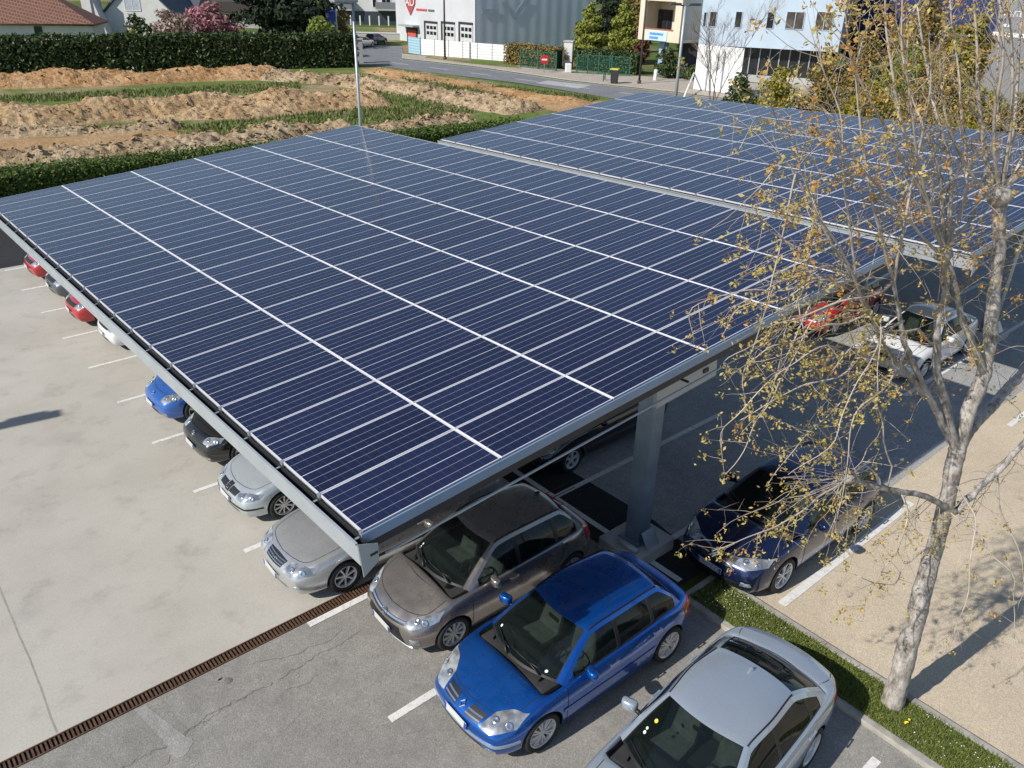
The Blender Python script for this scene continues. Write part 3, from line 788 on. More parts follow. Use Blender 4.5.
    for x in (fxp, rxp):
        for s in (-1, 1): mb.lathe([(0, -.17), (ra, -.17), (ra, .17), (0, .17)], Matrix.Translation((x, s * (hw - .10), R + .01)) @ Matrix.Rotation(pi / 2, 4, 'X'), 40, 2, False)
    cme = mb.mesh('cut')
    bm = bmesh.new(); bm.from_mesh(cme); bmesh.ops.remove_doubles(bm, verts=bm.verts, dist=1e-5); bmesh.ops.recalc_face_normals(bm, faces=bm.faces); bm.to_mesh(cme); bm.free()
    for m in (pm, M_int, M_dark): cme.materials.append(m)
    cut = bpy.data.objects.new('cut', cme); COL.objects.link(cut)
    bo = tmp.modifiers.new('b', 'BOOLEAN'); bo.operation = 'DIFFERENCE'; bo.object = cut; bo.solver = 'EXACT'
    body_me = evaluated(tmp); body_me.name = 'body'
    bpy.data.objects.remove(tmp); bpy.data.objects.remove(cut)
    body_me.set_sharp_from_angle(angle=radians(48))
    body = link('body', body_me, (), root)
    lo = 1.0
    # ---- cabin
    ch = P['cabin']; H0 = H
    (wcx, wcz), (wbx, wby, wbz) = ch['wc'], ch['wb']      # windscreen foot: centre (x,z), corner (x,y,z)
    (tcx, tcz), (trx, tr_y, trz) = ch['tc'], ch['tr']     # windscreen head
    (mcx, mcz), (mrx, mry, mrz) = ch['mc'], ch['mr']      # roof middle
    (rcx, rcz), (rrx, rry, rrz) = ch['rc'], ch['rr']      # rear roof edge
    (gcx, gcz), (grx, gry, grz) = ch['gc'], ch['gr']      # rear window foot
    cen = [(0, wcx, 0, wcz), (1, tcx, 0, tcz), (1.5, mcx, 0, mcz), (2, rcx, 0, rcz), (3, gcx, 0, gcz)]
    rail = [(0, wbx, wby, wbz), (1, trx, tr_y, trz), (1.5, mrx, mry, mrz), (2, rrx, rry, rrz), (3, grx, gry, grz)]
    fc = [pchip([q[0] for q in cen], [q[k] for q in cen]) for k in (1, 2, 3)]; fr_ = [pchip([q[0] for q in rail], [q[k] for q in rail]) for k in (1, 2, 3)]
    sb = ch.get('sb', .03)
    def zwave(s, base):                                   # slight convexity of windscreen and rear window
        if s < 1: return base + ch.get('wb_bulge', .030) * sin(pi * s)
        if s > 2: return base + ch.get('rb_bulge', .035) * sin(pi * (s - 2))
        return base
    def toppt(s, t):
        # straight pillars between the key points
        def lin(tab, k):
            for a, b in zip(tab[:-1], tab[1:]):
                if s <= b[0] + 1e-9:
                    u = (s - a[0]) / (b[0] - a[0]); return a[k] + (b[k] - a[k]) * u
            return tab[-1][k]
        if s <= 1 or s >= 2: c = [lin(cen, k) for k in (1, 2, 3)]; r = [lin(rail, k) for k in (1, 2, 3)]
        else: c = [f(s) for f in fc]; r = [f(s) for f in fr_]
        a = abs(t); z = c[2] + (r[2] - c[2]) * (.45 * a ** 2 + .55 * a ** 7)
        y = r[1] * (a if a < 2 else 1) * (1 if t >= 0 else -1)
        return Vector((c[0] + (r[0] - c[0]) * a ** 2, y, zwave(s, z)))
    S = [0, .04, .1] + [.1 + .86 * i / 9 for i in range(1, 9)] + [.96, 1.0] + [1 + i / 10 for i in range(1, 10)] + [2.0, 2.05] + [2.05 + .87 * i / 8 for i in range(1, 8)] + [2.92, 2.97, 3.0]
    pw = ch.get('pillar', .085)
    Th = [0, .15, .3, .45, .6, .74, .85, 1 - pw - .02, 1 - pw, 1 - pw * .5, 1.0]
    Tt = [-t for t in Th[:0:-1]] + Th
    grid = [[toppt(s, t) for t in Tt] for s in S]
    shell = MB(); ws = MB(); rw = MB()
    def regular(mb_, faces): pass
    verts = [p for r in grid for p in r]; nc = len(Tt)
    buckets = {'shell': [], 'trim': [], 'ws': [], 'rw': []}
    rear_glass = ch.get('rear_glass', (2.05, 2.92))
    for i in range(len(S) - 1):
        for j in range(nc - 1):
            f = (i * nc + j, i * nc + j + 1, (i + 1) * nc + j + 1, (i + 1) * nc + j)
            sm_ = (S[i] + S[i + 1]) / 2; tm = abs(Tt[j] + Tt[j + 1]) / 2
            if sm_ < .96 and tm < 1 - pw:
                b = 'ws' if (.04 < sm_ and tm < 1 - pw - .02) else 'trim'
            elif rear_glass[0] < sm_ < rear_glass[1] + .06 and tm < 1 - pw:
                b = 'rw' if (sm_ < rear_glass[1] and tm < 1 - pw - .02) else 'trim'
            else: b = 'shell'
            buckets[b].append(f)
    # side: vertical slices under the rail
    def railz(x):
        lo_, hi_ = 0.0, 3.0
        for _ in range(40):
            m = (lo_ + hi_) / 2
            if toppt(m, 1).x < x: lo_ = m
            else: hi_ = m
        return toppt((lo_ + hi_) / 2, 1)
    x0, x1 = wbx, grx; bp = P['bpil']; cuts = []
    rail_clear = ch.get('rail', .055)
    def hgt(x): return railz(x).z - zs(x)
    xa = x0
    while xa < x1 and hgt(xa) < rail_clear + .10: xa += .01
    xb = x1
    while xb > x0 and hgt(xb) < rail_clear + ch.get('qtip', .12): xb -= .01
    xb = min(xb, ch.get('glass_end', 99)); xa = max(xa, ch.get('glass_start', 0))
    marks = [xa]
    for b in bp: marks += [b - .035, b + .035]
    marks.append(xb)
    xsd = sorted(set([round(x0 + 1e-4, 4)] + [round(m, 4) for m in marks] + [round(x0 + (x1 - x0) * i / 30, 4) for i in range(1, 30)] + [round(x1 - 1e-4, 4)]))
    xsd = [x for k, x in enumerate(xsd) if k == 0 or x - xsd[k - 1] > .012 or x in [round(m, 4) for m in marks]]
    rowsf = [0, .5, 1, 2, 3, 4, 5, 6]
    def sidept(x, k):
        P1 = railz(x); yb0 = hw * yw(x) * ysf(x) * ch.get('belt_in', .985); B0 = Vector((x, yb0, zs(x) - .012)); h = P1.z - B0.z
        if k == 0: v = 0
        elif k == .5: v = min(.4, .028 / max(h, .01))
        elif k == 6: v = 1
        else:
            a = min(.4, .028 / max(h, .01)); b = max(a + .05, 1 - rail_clear / max(h, .01)); v = a + (b - a) * (k - .5) / 4.0 if k <= 4 else b + (1 - b) * .5
            if k == 4: v = b
            elif k == 5: v = b + (1 - b) * .5
            elif k in (1, 2, 3): v = a + (b - a) * k / 4
        p = B0.lerp(P1, v); p.y += sb * sin(pi * min(1, v)) * min(1, h / .3); p.x = x; return p
    sides = {'shell': [], 'trim': []}; panes = []
    sv = [[sidept(x, k) for k in rowsf] for x in xsd]
    nk = len(rowsf); mk = [round(m, 4) for m in marks]
    pane_ranges = [(mk[2 * i], mk[2 * i + 1]) for i in range(len(mk) // 2)]
    pane_faces = [[] for _ in pane_ranges]; shell_side = []; trim_side = []
    for i in range(len(xsd) - 1):
        xm = (xsd[i] + xsd[i + 1]) / 2
        for k in range(nk - 1):
            f = (i * nk + k, (i + 1) * nk + k, (i + 1) * nk + k + 1, i * nk + k + 1)
            inside = xa < xm < xb
            pr_ = next((q for q, (u, v) in enumerate(pane_ranges) if u < xm < v), None)
            if inside and rowsf[k] >= .5 and rowsf[k + 1] <= 4:
                if pr_ is not None: pane_faces[pr_].append(f)
                else: trim_side.append(f)
            elif inside and rowsf[k + 1] <= .5: trim_side.append(f)
            else: shell_side.append(f)
    flat = [p for r in sv for p in r]
    def sub(verts, faces, mirror=False, inset=0.0):
        used = sorted(set(i for f in faces for i in f)); mp = {u: k for k, u in enumerate(used)}
        vs = [Vector(verts[u]) for u in used]
        if mirror: vs = [Vector((v.x, -v.y, v.z)) for v in vs]
        fs = [tuple(mp[i] for i in f) for f in faces]
        if mirror: fs = [f[::-1] for f in fs]
        return vs, fs
    # orient: top faces upward, sides outward
    t0 = [Vector(verts[i]) for i in buckets['shell'][len(buckets['shell']) // 2]]
    topflip = (t0[1] - t0[0]).cross(t0[2] - t0[0]).z < 0
    if topflip: buckets = {k: [f[::-1] for f in v] for k, v in buckets.items()}
    def sideflip(faces): return faces
    q0 = [flat[i] for i in shell_side[0]] if shell_side else None
    allside = shell_side + trim_side
    q0 = [flat[i] for i in (trim_side or shell_side)[0]]
    if (q0[1] - q0[0]).cross(q0[2] - q0[0]).y < 0:
        shell_side = [f[::-1] for f in shell_side]; trim_side = [f[::-1] for f in trim_side]; pane_faces = [[f[::-1] for f in pf] for pf in pane_faces]
    sh = MB()
    for b, m in (('shell', 0), ('trim', 1)):
        v, f = sub(verts, buckets[b]); sh.add(v, f, m, True)
    for mirror in (False, True):
        for fcs, m in ((shell_side, 0), (trim_side, 1)):
            if fcs:
                v, f = sub(flat, fcs, mirror); sh.add(v, f, m, True)
    me = sh.mesh('cabin')
    bm = bmesh.new(); bm.from_mesh(me); bmesh.ops.remove_doubles(bm, verts=bm.verts, dist=.0015); bm.to_mesh(me); bm.free()
    for m in (pm, M_dark, M_int): me.materials.append(m)
    tmp = bpy.data.objects.new('tmp', me); COL.objects.link(tmp)
    so = tmp.modifiers.new('s', 'SOLIDIFY'); so.thickness = .022; so.offset = -1; so.material_offset = 2; so.material_offset_rim = 1
    cab_me = evaluated(tmp); bpy.data.objects.remove(tmp); cab_me.name = 'cabin'; cab_me.set_sharp_from_angle(angle=radians(40))
    cabin = link(P.get('cabname', 'roof_and_pillars'), cab_me, (), root); bvh2 = bvh_of(me); bvhA = bvh_of(me, solid)
    def pane(nm, vv, ff, mirror=False):
        v, f = sub(vv, ff, mirror); mb_ = MB(); mb_.add(v, f, 0, True); m_ = mb_.mesh(nm)
        nrm = [x.normal.copy() for x in m_.vertices]
        for x, nn in zip(m_.vertices, nrm): x.co -= nn * .006
        o = link(nm, m_, [P.get('glass', M_glass)], root)
        return o
    wso = pane('windscreen', verts, buckets['ws'])
    rwo = pane('rear_window', verts, buckets['rw'])
    for q, pf in enumerate(pane_faces):
        if not pf: continue
        for mirror in (False, True): pane('side_window', flat, pf, mirror)
    # ---- interior
    if P.get('interior', True):
        zdash = zs(xc) - .03
        mb = MB(); mb.bevbox((xc + .22, 0, zdash - .10), (.55, W * .80, .24), .07); mb.build('dashboard', M_int, root)
        ys_ = W * .21
        for (sx, sy) in ((xc + 1.02, -ys_), (xc + 1.02, ys_)):
            mb = MB(); mb.bevbox((sx - .18, sy, .58), (.52, .48, .16), .06); R1 = Matrix.Rotation(radians(14), 3, 'Y')
            mb.bevbox((sx + .14, sy, .86), (.15, .47, .62), .06, M=R1); mb.bevbox((sx + .24, sy, 1.235), (.09, .26, .17), .04, M=R1); mb.build('seat', P.get('seat', M_seat), root)
        mb = MB(); bx_ = min(xe - .35, xc + 1.85); mb.bevbox((bx_ - .2, 0, .58), (.5, W * .68, .16), .06); mb.bevbox((bx_ + .12, 0, .84), (.16, W * .68, .54), .06, M=Matrix.Rotation(radians(16), 3, 'Y'))
        for sy in (-ys_, ys_): mb.bevbox((bx_ + .21, sy, 1.15), (.08, .24, .12), .03)
        mb.build('rear_bench', P.get('seat', M_seat), root)
        mb = MB(); cyl = Vector((xc + .56, ys_ * -1 if P.get('rhd') else -ys_, .90)); ax = Matrix.Rotation(radians(-62), 4, 'Y')
        tp = [Matrix.Translation(cyl) @ ax @ Vector((.185 * cos(a * pi / 10), .185 * sin(a * pi / 10), 0)) for a in range(21)]
        mb.tube(tp, .016, 6); mb.tube([cyl, cyl + Vector((-.25, 0, -.1))], .03, 6); mb.tube([tp[0], cyl, tp[10]], .018, 5); mb.build('steering_wheel', M_dark, root)
        rm = toppt(.88, 0); mb = MB(); mb.bevbox(rm + Vector((.05, 0, -.10)), (.03, .20, .065), .015); mb.build('inner_mirror', M_dark, root)
    # ---- wheels
    st = P.get('wheel', {}); tw = P.get('tw', .195)
    for x in (fxp, rxp):
        for s in (-1, 1): wheel(root, x, s * (hw - tw / 2 - .012), R, tw, s, P.get('spokes', 9), st)
    # ---- doors as raised panels with gaps
    zsill = zlo + .135
    for ax_, sgn in (('near', -1), ('off', 1)):
        prev = None
        for (xa_, xb_, rear_arch) in P['doors']:
            zt = lambda x: zs(x) - .035
            if rear_arch:
                right = [(xb_ - P.get('archcut', .30), zsill), (xb_ - .20, zsill + .22), (xb_ - .02, (zsill + zt(xb_)) / 2 + .06), (xb_, zt(xb_))]
                bot = [(xa_, zsill), (xb_ - P.get('archcut', .30), zsill)]
            else:
                right = [(xb_, zsill), (xb_, zt(xb_))]; bot = [(xa_, zsill), (xb_, zsill)]
            mb = patch(bvh, ax_, bot, right, [(xa_, zt(xa_)), ((xa_ + xb_) / 2, zt((xa_ + xb_) / 2)), (xb_, zt(xb_))], [(xa_, zsill), (xa_, zt(xa_))], .0035, 14, 12)
            d = mb.build('door', pm, root)
            mb = MB(); ribbon(mb, bvh, ax_, bot[:1] + right if False else right, .016, .0022); ribbon(mb, bvh, ax_, [(xa_, zsill), (xa_, zt(xa_))], .016, .0022); ribbon(mb, bvh, ax_, bot, .014, .0022)
            mb.build('door_gap', M_seam, d)
            hx = xb_ - .17; hz = zs(hx) - P.get('handle_drop', .13)
            if P.get('handle_fix'): hx = xb_ - P['handle_fix']
            h, nn = cast(bvh, ax_, hx, hz); mb = MB(); yv = h.y + sgn * .028
            mb.bevbox((hx, yv, hz), (.19, .022, .028), .010); mb.box((hx - .075, h.y + sgn * .01, hz), (.02, .035, .02)); mb.box((hx + .075, h.y + sgn * .01, hz), (.02, .035, .02)); mb.build('handle', P.get('handle_mat', pm), d)
        if P.get('rub'):
            z0_, th_, m_ = P['rub']; mb = patch(bvh, ax_, [(fxp + .36, z0_), (rxp - .36, z0_)], [(rxp - .36, z0_), (rxp - .36, z0_ + th_)], [(fxp + .36, z0_ + th_), (rxp - .36, z0_ + th_)], [(fxp + .36, z0_), (fxp + .36, z0_ + th_)], .014, 20, 3); mb.build('rubbing_strip', m_ or pm, root)
        mb = patch(bvh, ax_, *rect(fxp + .36, zlo + .01, rxp - .36, zlo + .075), .008, 20, 3); mb.build('sill', P.get('sill', pm), root)
    # ---- bonnet panel lines
    yb_ = hw * P.get('bonnet', .80); xf = P.get('bonnet_x', .30)
    mb = MB(); pts = P.get('bonnet_line') or [(xc - .10, yb_), (xc * .6, yb_ * .97), (xf + .12, yb_ * .86), (xf, yb_ * .5), (xf - .05, 0)]
    ribbon(mb, bvh, 'top', pts, .010); ribbon(mb, bvh, 'top', [(x, -y) for x, y in pts], .010); mb.build('bonnet_gap', M_seam, root)
    # cowl grille with wipers
    mb = patch(bvhA, 'top', [(wcx - .10, -hw * .55), (wcx - .16, 0), (wcx - .10, hw * .55)], [(wcx - .10, hw * .55), (wbx - .0, hw * .70)], [(wcx + .07, -hw * .62), (wcx + .01, 0), (wcx + .07, hw * .62)], [(wcx - .10, -hw * .55), (wbx, -hw * .70)], .004, 20, 4); mb.build('cowl', M_dark, root)
    for (t0_, t1_, s1_) in ((-.75, .02, .18), (.02, .70, .16)):
        mb = MB(); a = toppt(0.02, t0_ + .1) + Vector((-.03, 0, .02)); b = toppt(s1_ * .6, (t0_ + t1_) / 2) + Vector((0, 0, .035))
        n1 = [toppt(s1_ * .5 + .04 * (k / 6), t0_ + .12 + (t1_ - t0_) * k / 6) + Vector((-.008, 0, .014)) for k in range(7)]
        mb.tube([a, a.lerp(n1[3], .5) + Vector((0, 0, .015)), n1[3] + Vector((0, 0, .012))], [.014, .011, .008], 6); mb.tube(n1, .008, 5); mb.build('wiper', M_dark, root)
    # mirrors
    for sgn in (-1, 1):
        x_ = ch.get('mirror_x', wbx + .42); y_ = sgn * (hw * .93 + .13); z_ = zs(x_) + .09
        mb = MB(); Mx = Matrix.Translation((x_, y_, z_)) @ Matrix.Rotation(sgn * .25, 4, 'Z') @ Matrix.Diagonal((.085, .115, .075, 1))
        ns, nr = 14, 10; rows = []
        for i in range(nr + 1):
            ph = pi * i / nr; rr_ = sin(ph) ** .42; row = []
            for k in range(ns + 1):
                a = 2 * pi * k / ns; px = cos(a) * rr_; px = px if px < .35 else .35; row.append(Mx @ Vector((px, sin(a) * rr_ * .96 if False else (1 if sin(a) > 0 else -1) * abs(sin(a)) ** .55 * rr_, (1 if cos(ph) > 0 else -1) * abs(cos(ph)) ** .6)))
            rows.append(row)
        mb.grid(rows); mo = mb.build('door_mirror', P.get('mirror_mat', pm), root)
        mb = MB(); g = [Mx @ Vector((.36, .78 * cos(a * pi / 10), .78 * sin(a * pi / 10))) for a in range(20)]; mb.add(g, [tuple(range(20))]); mb.build('mirror_glass', simple('mirror_glass', (.35, .38, .42), .05, .9, .02), mo)
        mb = MB(); mb.tube([(x_ + .01, y_ - sgn * .06, z_ - .045), (x_ + .03, sgn * hw * .86, z_ - .09)], [.03, .035], 8); mb.build('mirror_arm', M_dark, mo)
    return dict(root=root, bvh=bvh, cab=bvh2, all=bvhA, toppt=toppt, hw=hw, zs=zs, pm=pm, P=P, body=body)
def add_patch(C, nm, axis, args, off, mat, parent=None, nu=14, nv=8, both=False, src='bvh', depth=.006):
    out = []
    for s in ((1, -1) if both else (1,)):
        a = args
        if s < 0:
            if axis in ('front', 'rear'): a = [[(-p[0], p[1]) for p in e] for e in args]
            elif axis == 'top': a = [[(p[0], -p[1]) for p in e] for e in args]
        ax_ = axis
        if both and axis in ('near', 'off'): ax_ = 'near' if s > 0 else 'off'
        out.append(patch(C[src], ax_, *a, off, nu, nv, depth).build(nm, mat, parent or C['root']))
    return out
# ------------------------------------------------------------------ the cars of this car park
def dims(paint_, L, W, H, fx, wb, kind='hatch', **k):
    """a body of the given overall size; hood and roof lines scaled from a typical hatchback or saloon"""
    hw = W / 2; b = k.pop('belt', .92); n = k.pop('nose', .66); hl = k.pop('hood', 1.02)   # hood = x of windscreen foot (centre)
    P = dict(paint=paint_, L=L, W=W, H=H, fx=fx, wb=wb)
    if kind == 'hatch':
        xe = k.pop('xe', L - .36)
        P['zc'] = [(0, n - .05), (.07, n + .02), (.22, n + .09), (.55, b - .07), (hl - .12, b + .025), (xe, b + .06), (L - .12, b + .04), (L, b)]
        P['zs'] = [(0, n - .07), (.2, n + .05), (.55, b - .115), (hl + .05, b - .04), (hl + 1.0, b), (xe - .3, b + .05), (L - .1, b + .03), (L, b - .02)]
        tx = hl + .86; rx = k.pop('rx', L - .62)
        P['cabin'] = dict(wc=(hl, b + .03), wb=(hl + .27, hw - .12, b - .02), tc=(tx, H - .065), tr=(tx + .09, hw - .315, H - .105), mc=(tx + .62, H), mr=(tx + .62, hw - .295, H - .055),
                          rc=(rx, H - .05), rr=(rx - .07, hw - .33, H - .095), gc=(xe + .10, b + .09), gr=(xe + .04, hw - .17, b + .05))
        P['cowl'] = hl; P['deck'] = xe
    else:
        xe = k.pop('xe', L - .56)
        P['zc'] = [(0, n - .05), (.07, n + .02), (.25, n + .09), (.6, b - .08), (hl - .12, b + .02), (xe, b + .11), (xe + .25, b + .12), (L - .10, b + .09), (L, b + .03)]
        P['zs'] = [(0, n - .07), (.2, n + .05), (.6, b - .12), (hl + .05, b - .05), (hl + 1.0, b - .01), (xe - .3, b + .045), (L - .3, b + .05), (L, b - .02)]
        tx = hl + .87; rx = k.pop('rx', xe - .66)
        P['cabin'] = dict(wc=(hl, b + .02), wb=(hl + .30, hw - .12, b - .03), tc=(tx, H - .06), tr=(tx + .09, hw - .33, H - .10), mc=(tx + .6, H), mr=(tx + .6, hw - .30, H - .055),
                          rc=(rx, H - .05), rr=(rx - .06, hw - .335, H - .10), gc=(xe + .08, b + .13), gr=(xe + .0, hw - .20, b + .08))
        P['cowl'] = hl; P['deck'] = xe
    cab = k.pop('cab', {}); P['cabin'].update(cab); P.update(k); return P
def headlight(C, args, inner=True, off=.006):
    for s in (1, -1):
        a = args if s > 0 else [[(-p[0], p[1]) for p in e] for e in args]
        h = patch(C['bvh'], 'front', *a, off, 12, 8).build('headlight', M_lens, C['root'])
        # reflector bowls seen through the lens
        xs_ = [p[0] for e in a for p in e]; zs_ = [p[1] for e in a for p in e]
        cx, cz = sum(xs_) / len(xs_), sum(zs_) / len(zs_)
        for k in (-.11, .08):
            mb = MB(); p, n = cast(C['bvh'], 'front', cx + k * (1 if cx > 0 else -1) * -1, cz); n = n if n.x < 0 else -n
            q = n.to_track_quat('Z', 'Y').to_matrix().to_4x4(); q.translation = p + n * (off + .004)
            mb.lathe([(0, .0), (.028, .002), (.047, .006), (.052, .002)], q, 18); mb.build('reflector', M_chrome, h)
def stickers(C, side=1, s0=.10, t0=-.72, cols=None):
    """little paper discs and squares low in the windscreen corner"""
    mb = MB()
    for k, (ds, dt, r) in enumerate(((0, 0, .024), (.06, .015, .020))[:cols or 2]):
        s, t = s0 + ds, t0 + dt * side
        a = C['toppt'](s, t); u = (C['toppt'](s, t + .03) - a).normalized(); v = (C['toppt'](s + .04, t) - a).normalized(); n = v.cross(u); n = n if n.z > 0 else -n
        vs = [a + n * .012 + u * (r * cos(q * pi / 4 + pi / 8)) * 1.0 + v * (r * sin(q * pi / 4 + pi / 8)) for q in range(8)]
        mb.add(vs, [tuple(range(8))])
    mb.build('windscreen_sticker', M_paper, C['root'])
PT = dict(
    greige=paint('warm_grey_metallic', (.315, .285, .27), .78, .27), blue=paint('bright_blue_metallic', (.004, .105, .46), .72, .27), silver=paint('cool_silver_metallic', (.385, .445, .52), .42, .27),
    silver2=paint('pale_silver_metallic', (.54, .55, .565), .65, .27), navy=paint('navy_blue_metallic', (.012, .026, .085), .6, .22), black=paint('gloss_black', (.008, .008, .010), .1, .2),
    blue2=paint('mid_blue_metallic', (.03, .13, .46), .35, .28), red=paint('bright_red', (.40, .012, .016), .05, .28), grey=paint('slate_grey_metallic', (.10, .11, .125), .5, .3), white=paint('solid_white', (.68, .69, .70), 0, .3),
    ice=paint('ice_silver_metallic', (.50, .55, .58), .5, .3))
LOT = 'cars parked in the row along the concrete yard'; LOT2 = 'cars parked in the rows behind the columns'

# ---- blue hatchback in full view
P = dims(PT['blue'], 4.21, 1.777, 1.457, .86, 2.625, belt=.925, nose=.66, hood=.98, xe=3.74, rx=3.42, spokes=8, wheel=dict(twin=.16, sw=(.10, .12), rim=.74), R=.318,
         bpil=[2.36, 3.10], doors=[(1.30, 2.36, False), (2.36, 3.30, True)], handle_mat=M_chrome, rub=(.50, .05, None), bow=.20)
C = make_car('bright blue hatchback with the canopy shadow across its roof, between the warm grey hatchback and the silver saloon', LOT, (1.16, -.03, 0), radians(-1.0), P, scale=1.025)
C['root']['label'] = 'bright blue hatchback with the canopy shadow across its roof'
headlight(C, ([(.40, .60), (.58, .585), (.80, .66)], [(.80, .66), (.80, .80)], [(.46, .74), (.62, .80), (.80, .80)], [(.40, .60), (.46, .74)]))
add_patch(C, 'grille', 'front', quadp((.10, .60), (.37, .605), (.40, .70), (.13, .70)), .004, M_dark, both=True)
for s in (1, -1):
    mb = MB()
    for z in (.625, .66): ribbon(mb, C['bvh'], 'front', [(s * .11, z), (s * .38, z + .005)] if s > 0 else [(s * .38, z + .005), (s * .11, z)], .014, .010)
    mb.build('grille_bar', M_chrome, C['root'])
badge(C['bvh'], C['root'], 'diamond', 'front', 0, .655, .15)
add_patch(C, 'lower_grille', 'front', ([(-.50, .235), (0, .22), (.50, .235)], [(.50, .235), (.46, .33)], [(-.46, .33), (0, .33), (.46, .33)], [(-.50, .235), (-.46, .33)]), .004, M_dark, nu=22)
add_patch(C, 'bumper_strip', 'front', ([(-.84, .415), (0, .40), (.84, .415)], [(.84, .415), (.84, .465)], [(-.84, .465), (0, .45), (.84, .465)], [(-.84, .415), (-.84, .465)]), .012, PT['silver'], nu=36, nv=3)
add_patch(C, 'fog_lamp', 'front', rect(.56, .27, .70, .34), .006, M_lens, both=True, nu=5, nv=5)
plate(C['bvh'], C['root'], 'front', 0, .515, '')
add_patch(C, 'tail_light', 'near', ([(3.90, .60), (4.04, .60)], [(4.04, .60), (4.06, .90)], [(3.80, .88), (4.06, .90)], [(3.90, .60), (3.80, .88)]), .010, M_red, both=True, nu=8, nv=8)
for s in (1, -1): mb = MB(); mb.tube([C['toppt'](1 + k / 10, s * .985) + Vector((0, 0, .008)) for k in range(11)], .011, 5); mb.build('roof_trim', M_seam, C['root'])
mb = MB(); a = C['toppt'](1.10, .0); mb.tube([a, a + Vector((.05, 0, .02)), a + Vector((.42, 0, .16))], [.014, .008, .004], 6); mb.build('aerial', M_dark, C['root'])
stickers(C, 1, .16, .70, 1); stickers(C, 1, .10, -.70, 1)
# ---- warm grey hatchback
P = dims(PT['greige'], 3.95, 1.695, 1.51, .80, 2.51, belt=.95, nose=.68, hood=.86, xe=3.55, rx=3.28, spokes=10, wheel=dict(cover=True, sw=(.12, .20), rim=.72, mat=simple('pale_wheel_cover', (.46, .46, .47), .4, .4)), R=.30,
         bpil=[2.16, 2.98], doors=[(1.16, 2.16, False), (2.16, 3.08, True)], bow=.20, bonnet_x=.26)
C = make_car('warm grey hatchback half under the canopy corner, next to the blue hatchback', LOT, (1.40, 2.28, 0), radians(-1.2), P, scale=1.04)
add_patch(C, 'headlight', 'front', ([(.46, .62), (.62, .60), (.80, .68)], [(.80, .68), (.78, .82)], [(.50, .70), (.64, .76), (.78, .82)], [(.46, .62), (.50, .70)]), .006, M_lens, both=True)
for s in (1, -1):
    for c in (.60, .70):
        mb = MB(); p, n = cast(C['bvh'], 'front', s * c, .69); n = n if n.x < 0 else -n; q = n.to_track_quat('Z', 'Y').to_matrix().to_4x4(); q.translation = p + n * .009; mb.lathe([(0, 0), (.03, .003), (.045, .007), (.05, .002)], q, 16); mb.build('reflector', M_chrome, C['root'])
add_patch(C, 'upper_grille', 'front', ([(-.47, .60), (0, .565), (.47, .60)], [(.47, .60), (.49, .655)], [(-.49, .655), (0, .63), (.49, .655)], [(-.47, .60), (-.49, .655)]), .003, M_dark, nu=22, nv=4)
add_patch(C, 'grille_wing', 'front', ([(-.48, .628), (0, .60), (.48, .628)], [(.48, .628), (.48, .648)], [(-.48, .648), (0, .622), (.48, .648)], [(-.48, .628), (-.48, .648)]), .010, M_chrome, nu=22, nv=3)
badge(C['bvh'], C['root'], 'ellipses', 'front', 0, .615, .15)
add_patch(C, 'lower_grille', 'front', ([(-.56, .25), (0, .235), (.56, .25)], [(.56, .25), (.40, .54)], [(-.40, .54), (0, .53), (.40, .54)], [(-.56, .25), (-.40, .54)]), .004, M_dark, nu=24, nv=10)
add_patch(C, 'bumper_lip', 'front', ([(-.66, .205), (0, .19), (.66, .205)], [(.66, .205), (.62, .25)], [(-.62, .25), (0, .235), (.62, .25)], [(-.66, .205), (-.62, .25)]), .014, PT['silver2'], nu=26, nv=3)
add_patch(C, 'fog_lamp', 'front', rect(.62, .34, .72, .44), .006, M_lens, both=True, nu=5, nv=5)
plate(C['bvh'], C['root'], 'front', 0, .43, '')
add_patch(C, 'tail_light', 'near', ([(3.70, .72), (3.84, .74)], [(3.84, .74), (3.86, 1.0)], [(3.62, .98), (3.86, 1.0)], [(3.70, .72), (3.62, .98)]), .010, M_red, both=True, nu=8, nv=8)
for s in (1, -1): mb = MB(); mb.tube([C['toppt'](1 + k / 10, s * .97) + Vector((0, 0, .006)) for k in range(11)], .010, 5); mb.build('roof_trim', M_seam, C['root'])
mb = MB(); a = C['toppt'](1.9, 0); mb.bevbox(a + Vector((0, 0, .018)), (.09, .06, .035), .015); mb.build('aerial', M_dark, C['root'])
stickers(C, 1, .12, .70)
# ---- silver saloon at the bottom edge
P = dims(PT['silver'], 4.53, 1.80, 1.42, .78, 2.76, 'saloon', belt=.90, nose=.64, hood=1.20, xe=3.93, rx=3.30, spokes=7, wheel=dict(twin=.16, sw=(.06, .08), rim=.72), R=.325,
         bpil=[2.62, 3.44], doors=[(1.52, 2.62, False), (2.62, 3.50, True)], rear=[(.19, .12), (.35, .02), (.55, 0), (.80, .02), (1.0, .05)], bowr=.20)
C = make_car('silver saloon with a small roof fin, its rear overhanging the grass strip', LOT, (.94, -2.90, 0), radians(4.5), P, scale=1.05)
add_patch(C, 'tail_light', 'near', ([(4.10, .70), (4.34, .70)], [(4.34, .70), (4.36, .86)], [(4.06, .84), (4.36, .86)], [(4.10, .70), (4.06, .84)]), .010, M_red, both=True, nu=8, nv=6)
mb = MB(); a = C['toppt'](1.86, 0); M = Matrix.Translation(a + Vector((0, 0, .0)))
mb.add([M @ Vector(p) for p in ((-.11, 0, -.005), (.05, -.035, -.005), (.07, 0, -.005), (.05, .035, -.005), (.045, 0, .07), (.0, 0, .06))], [(0, 1, 5), (1, 4, 5), (1, 2, 4), (2, 3, 4), (3, 5, 4), (3, 0, 5)], 0, True); mb.build('roof_fin', PT['silver'], C['root'])
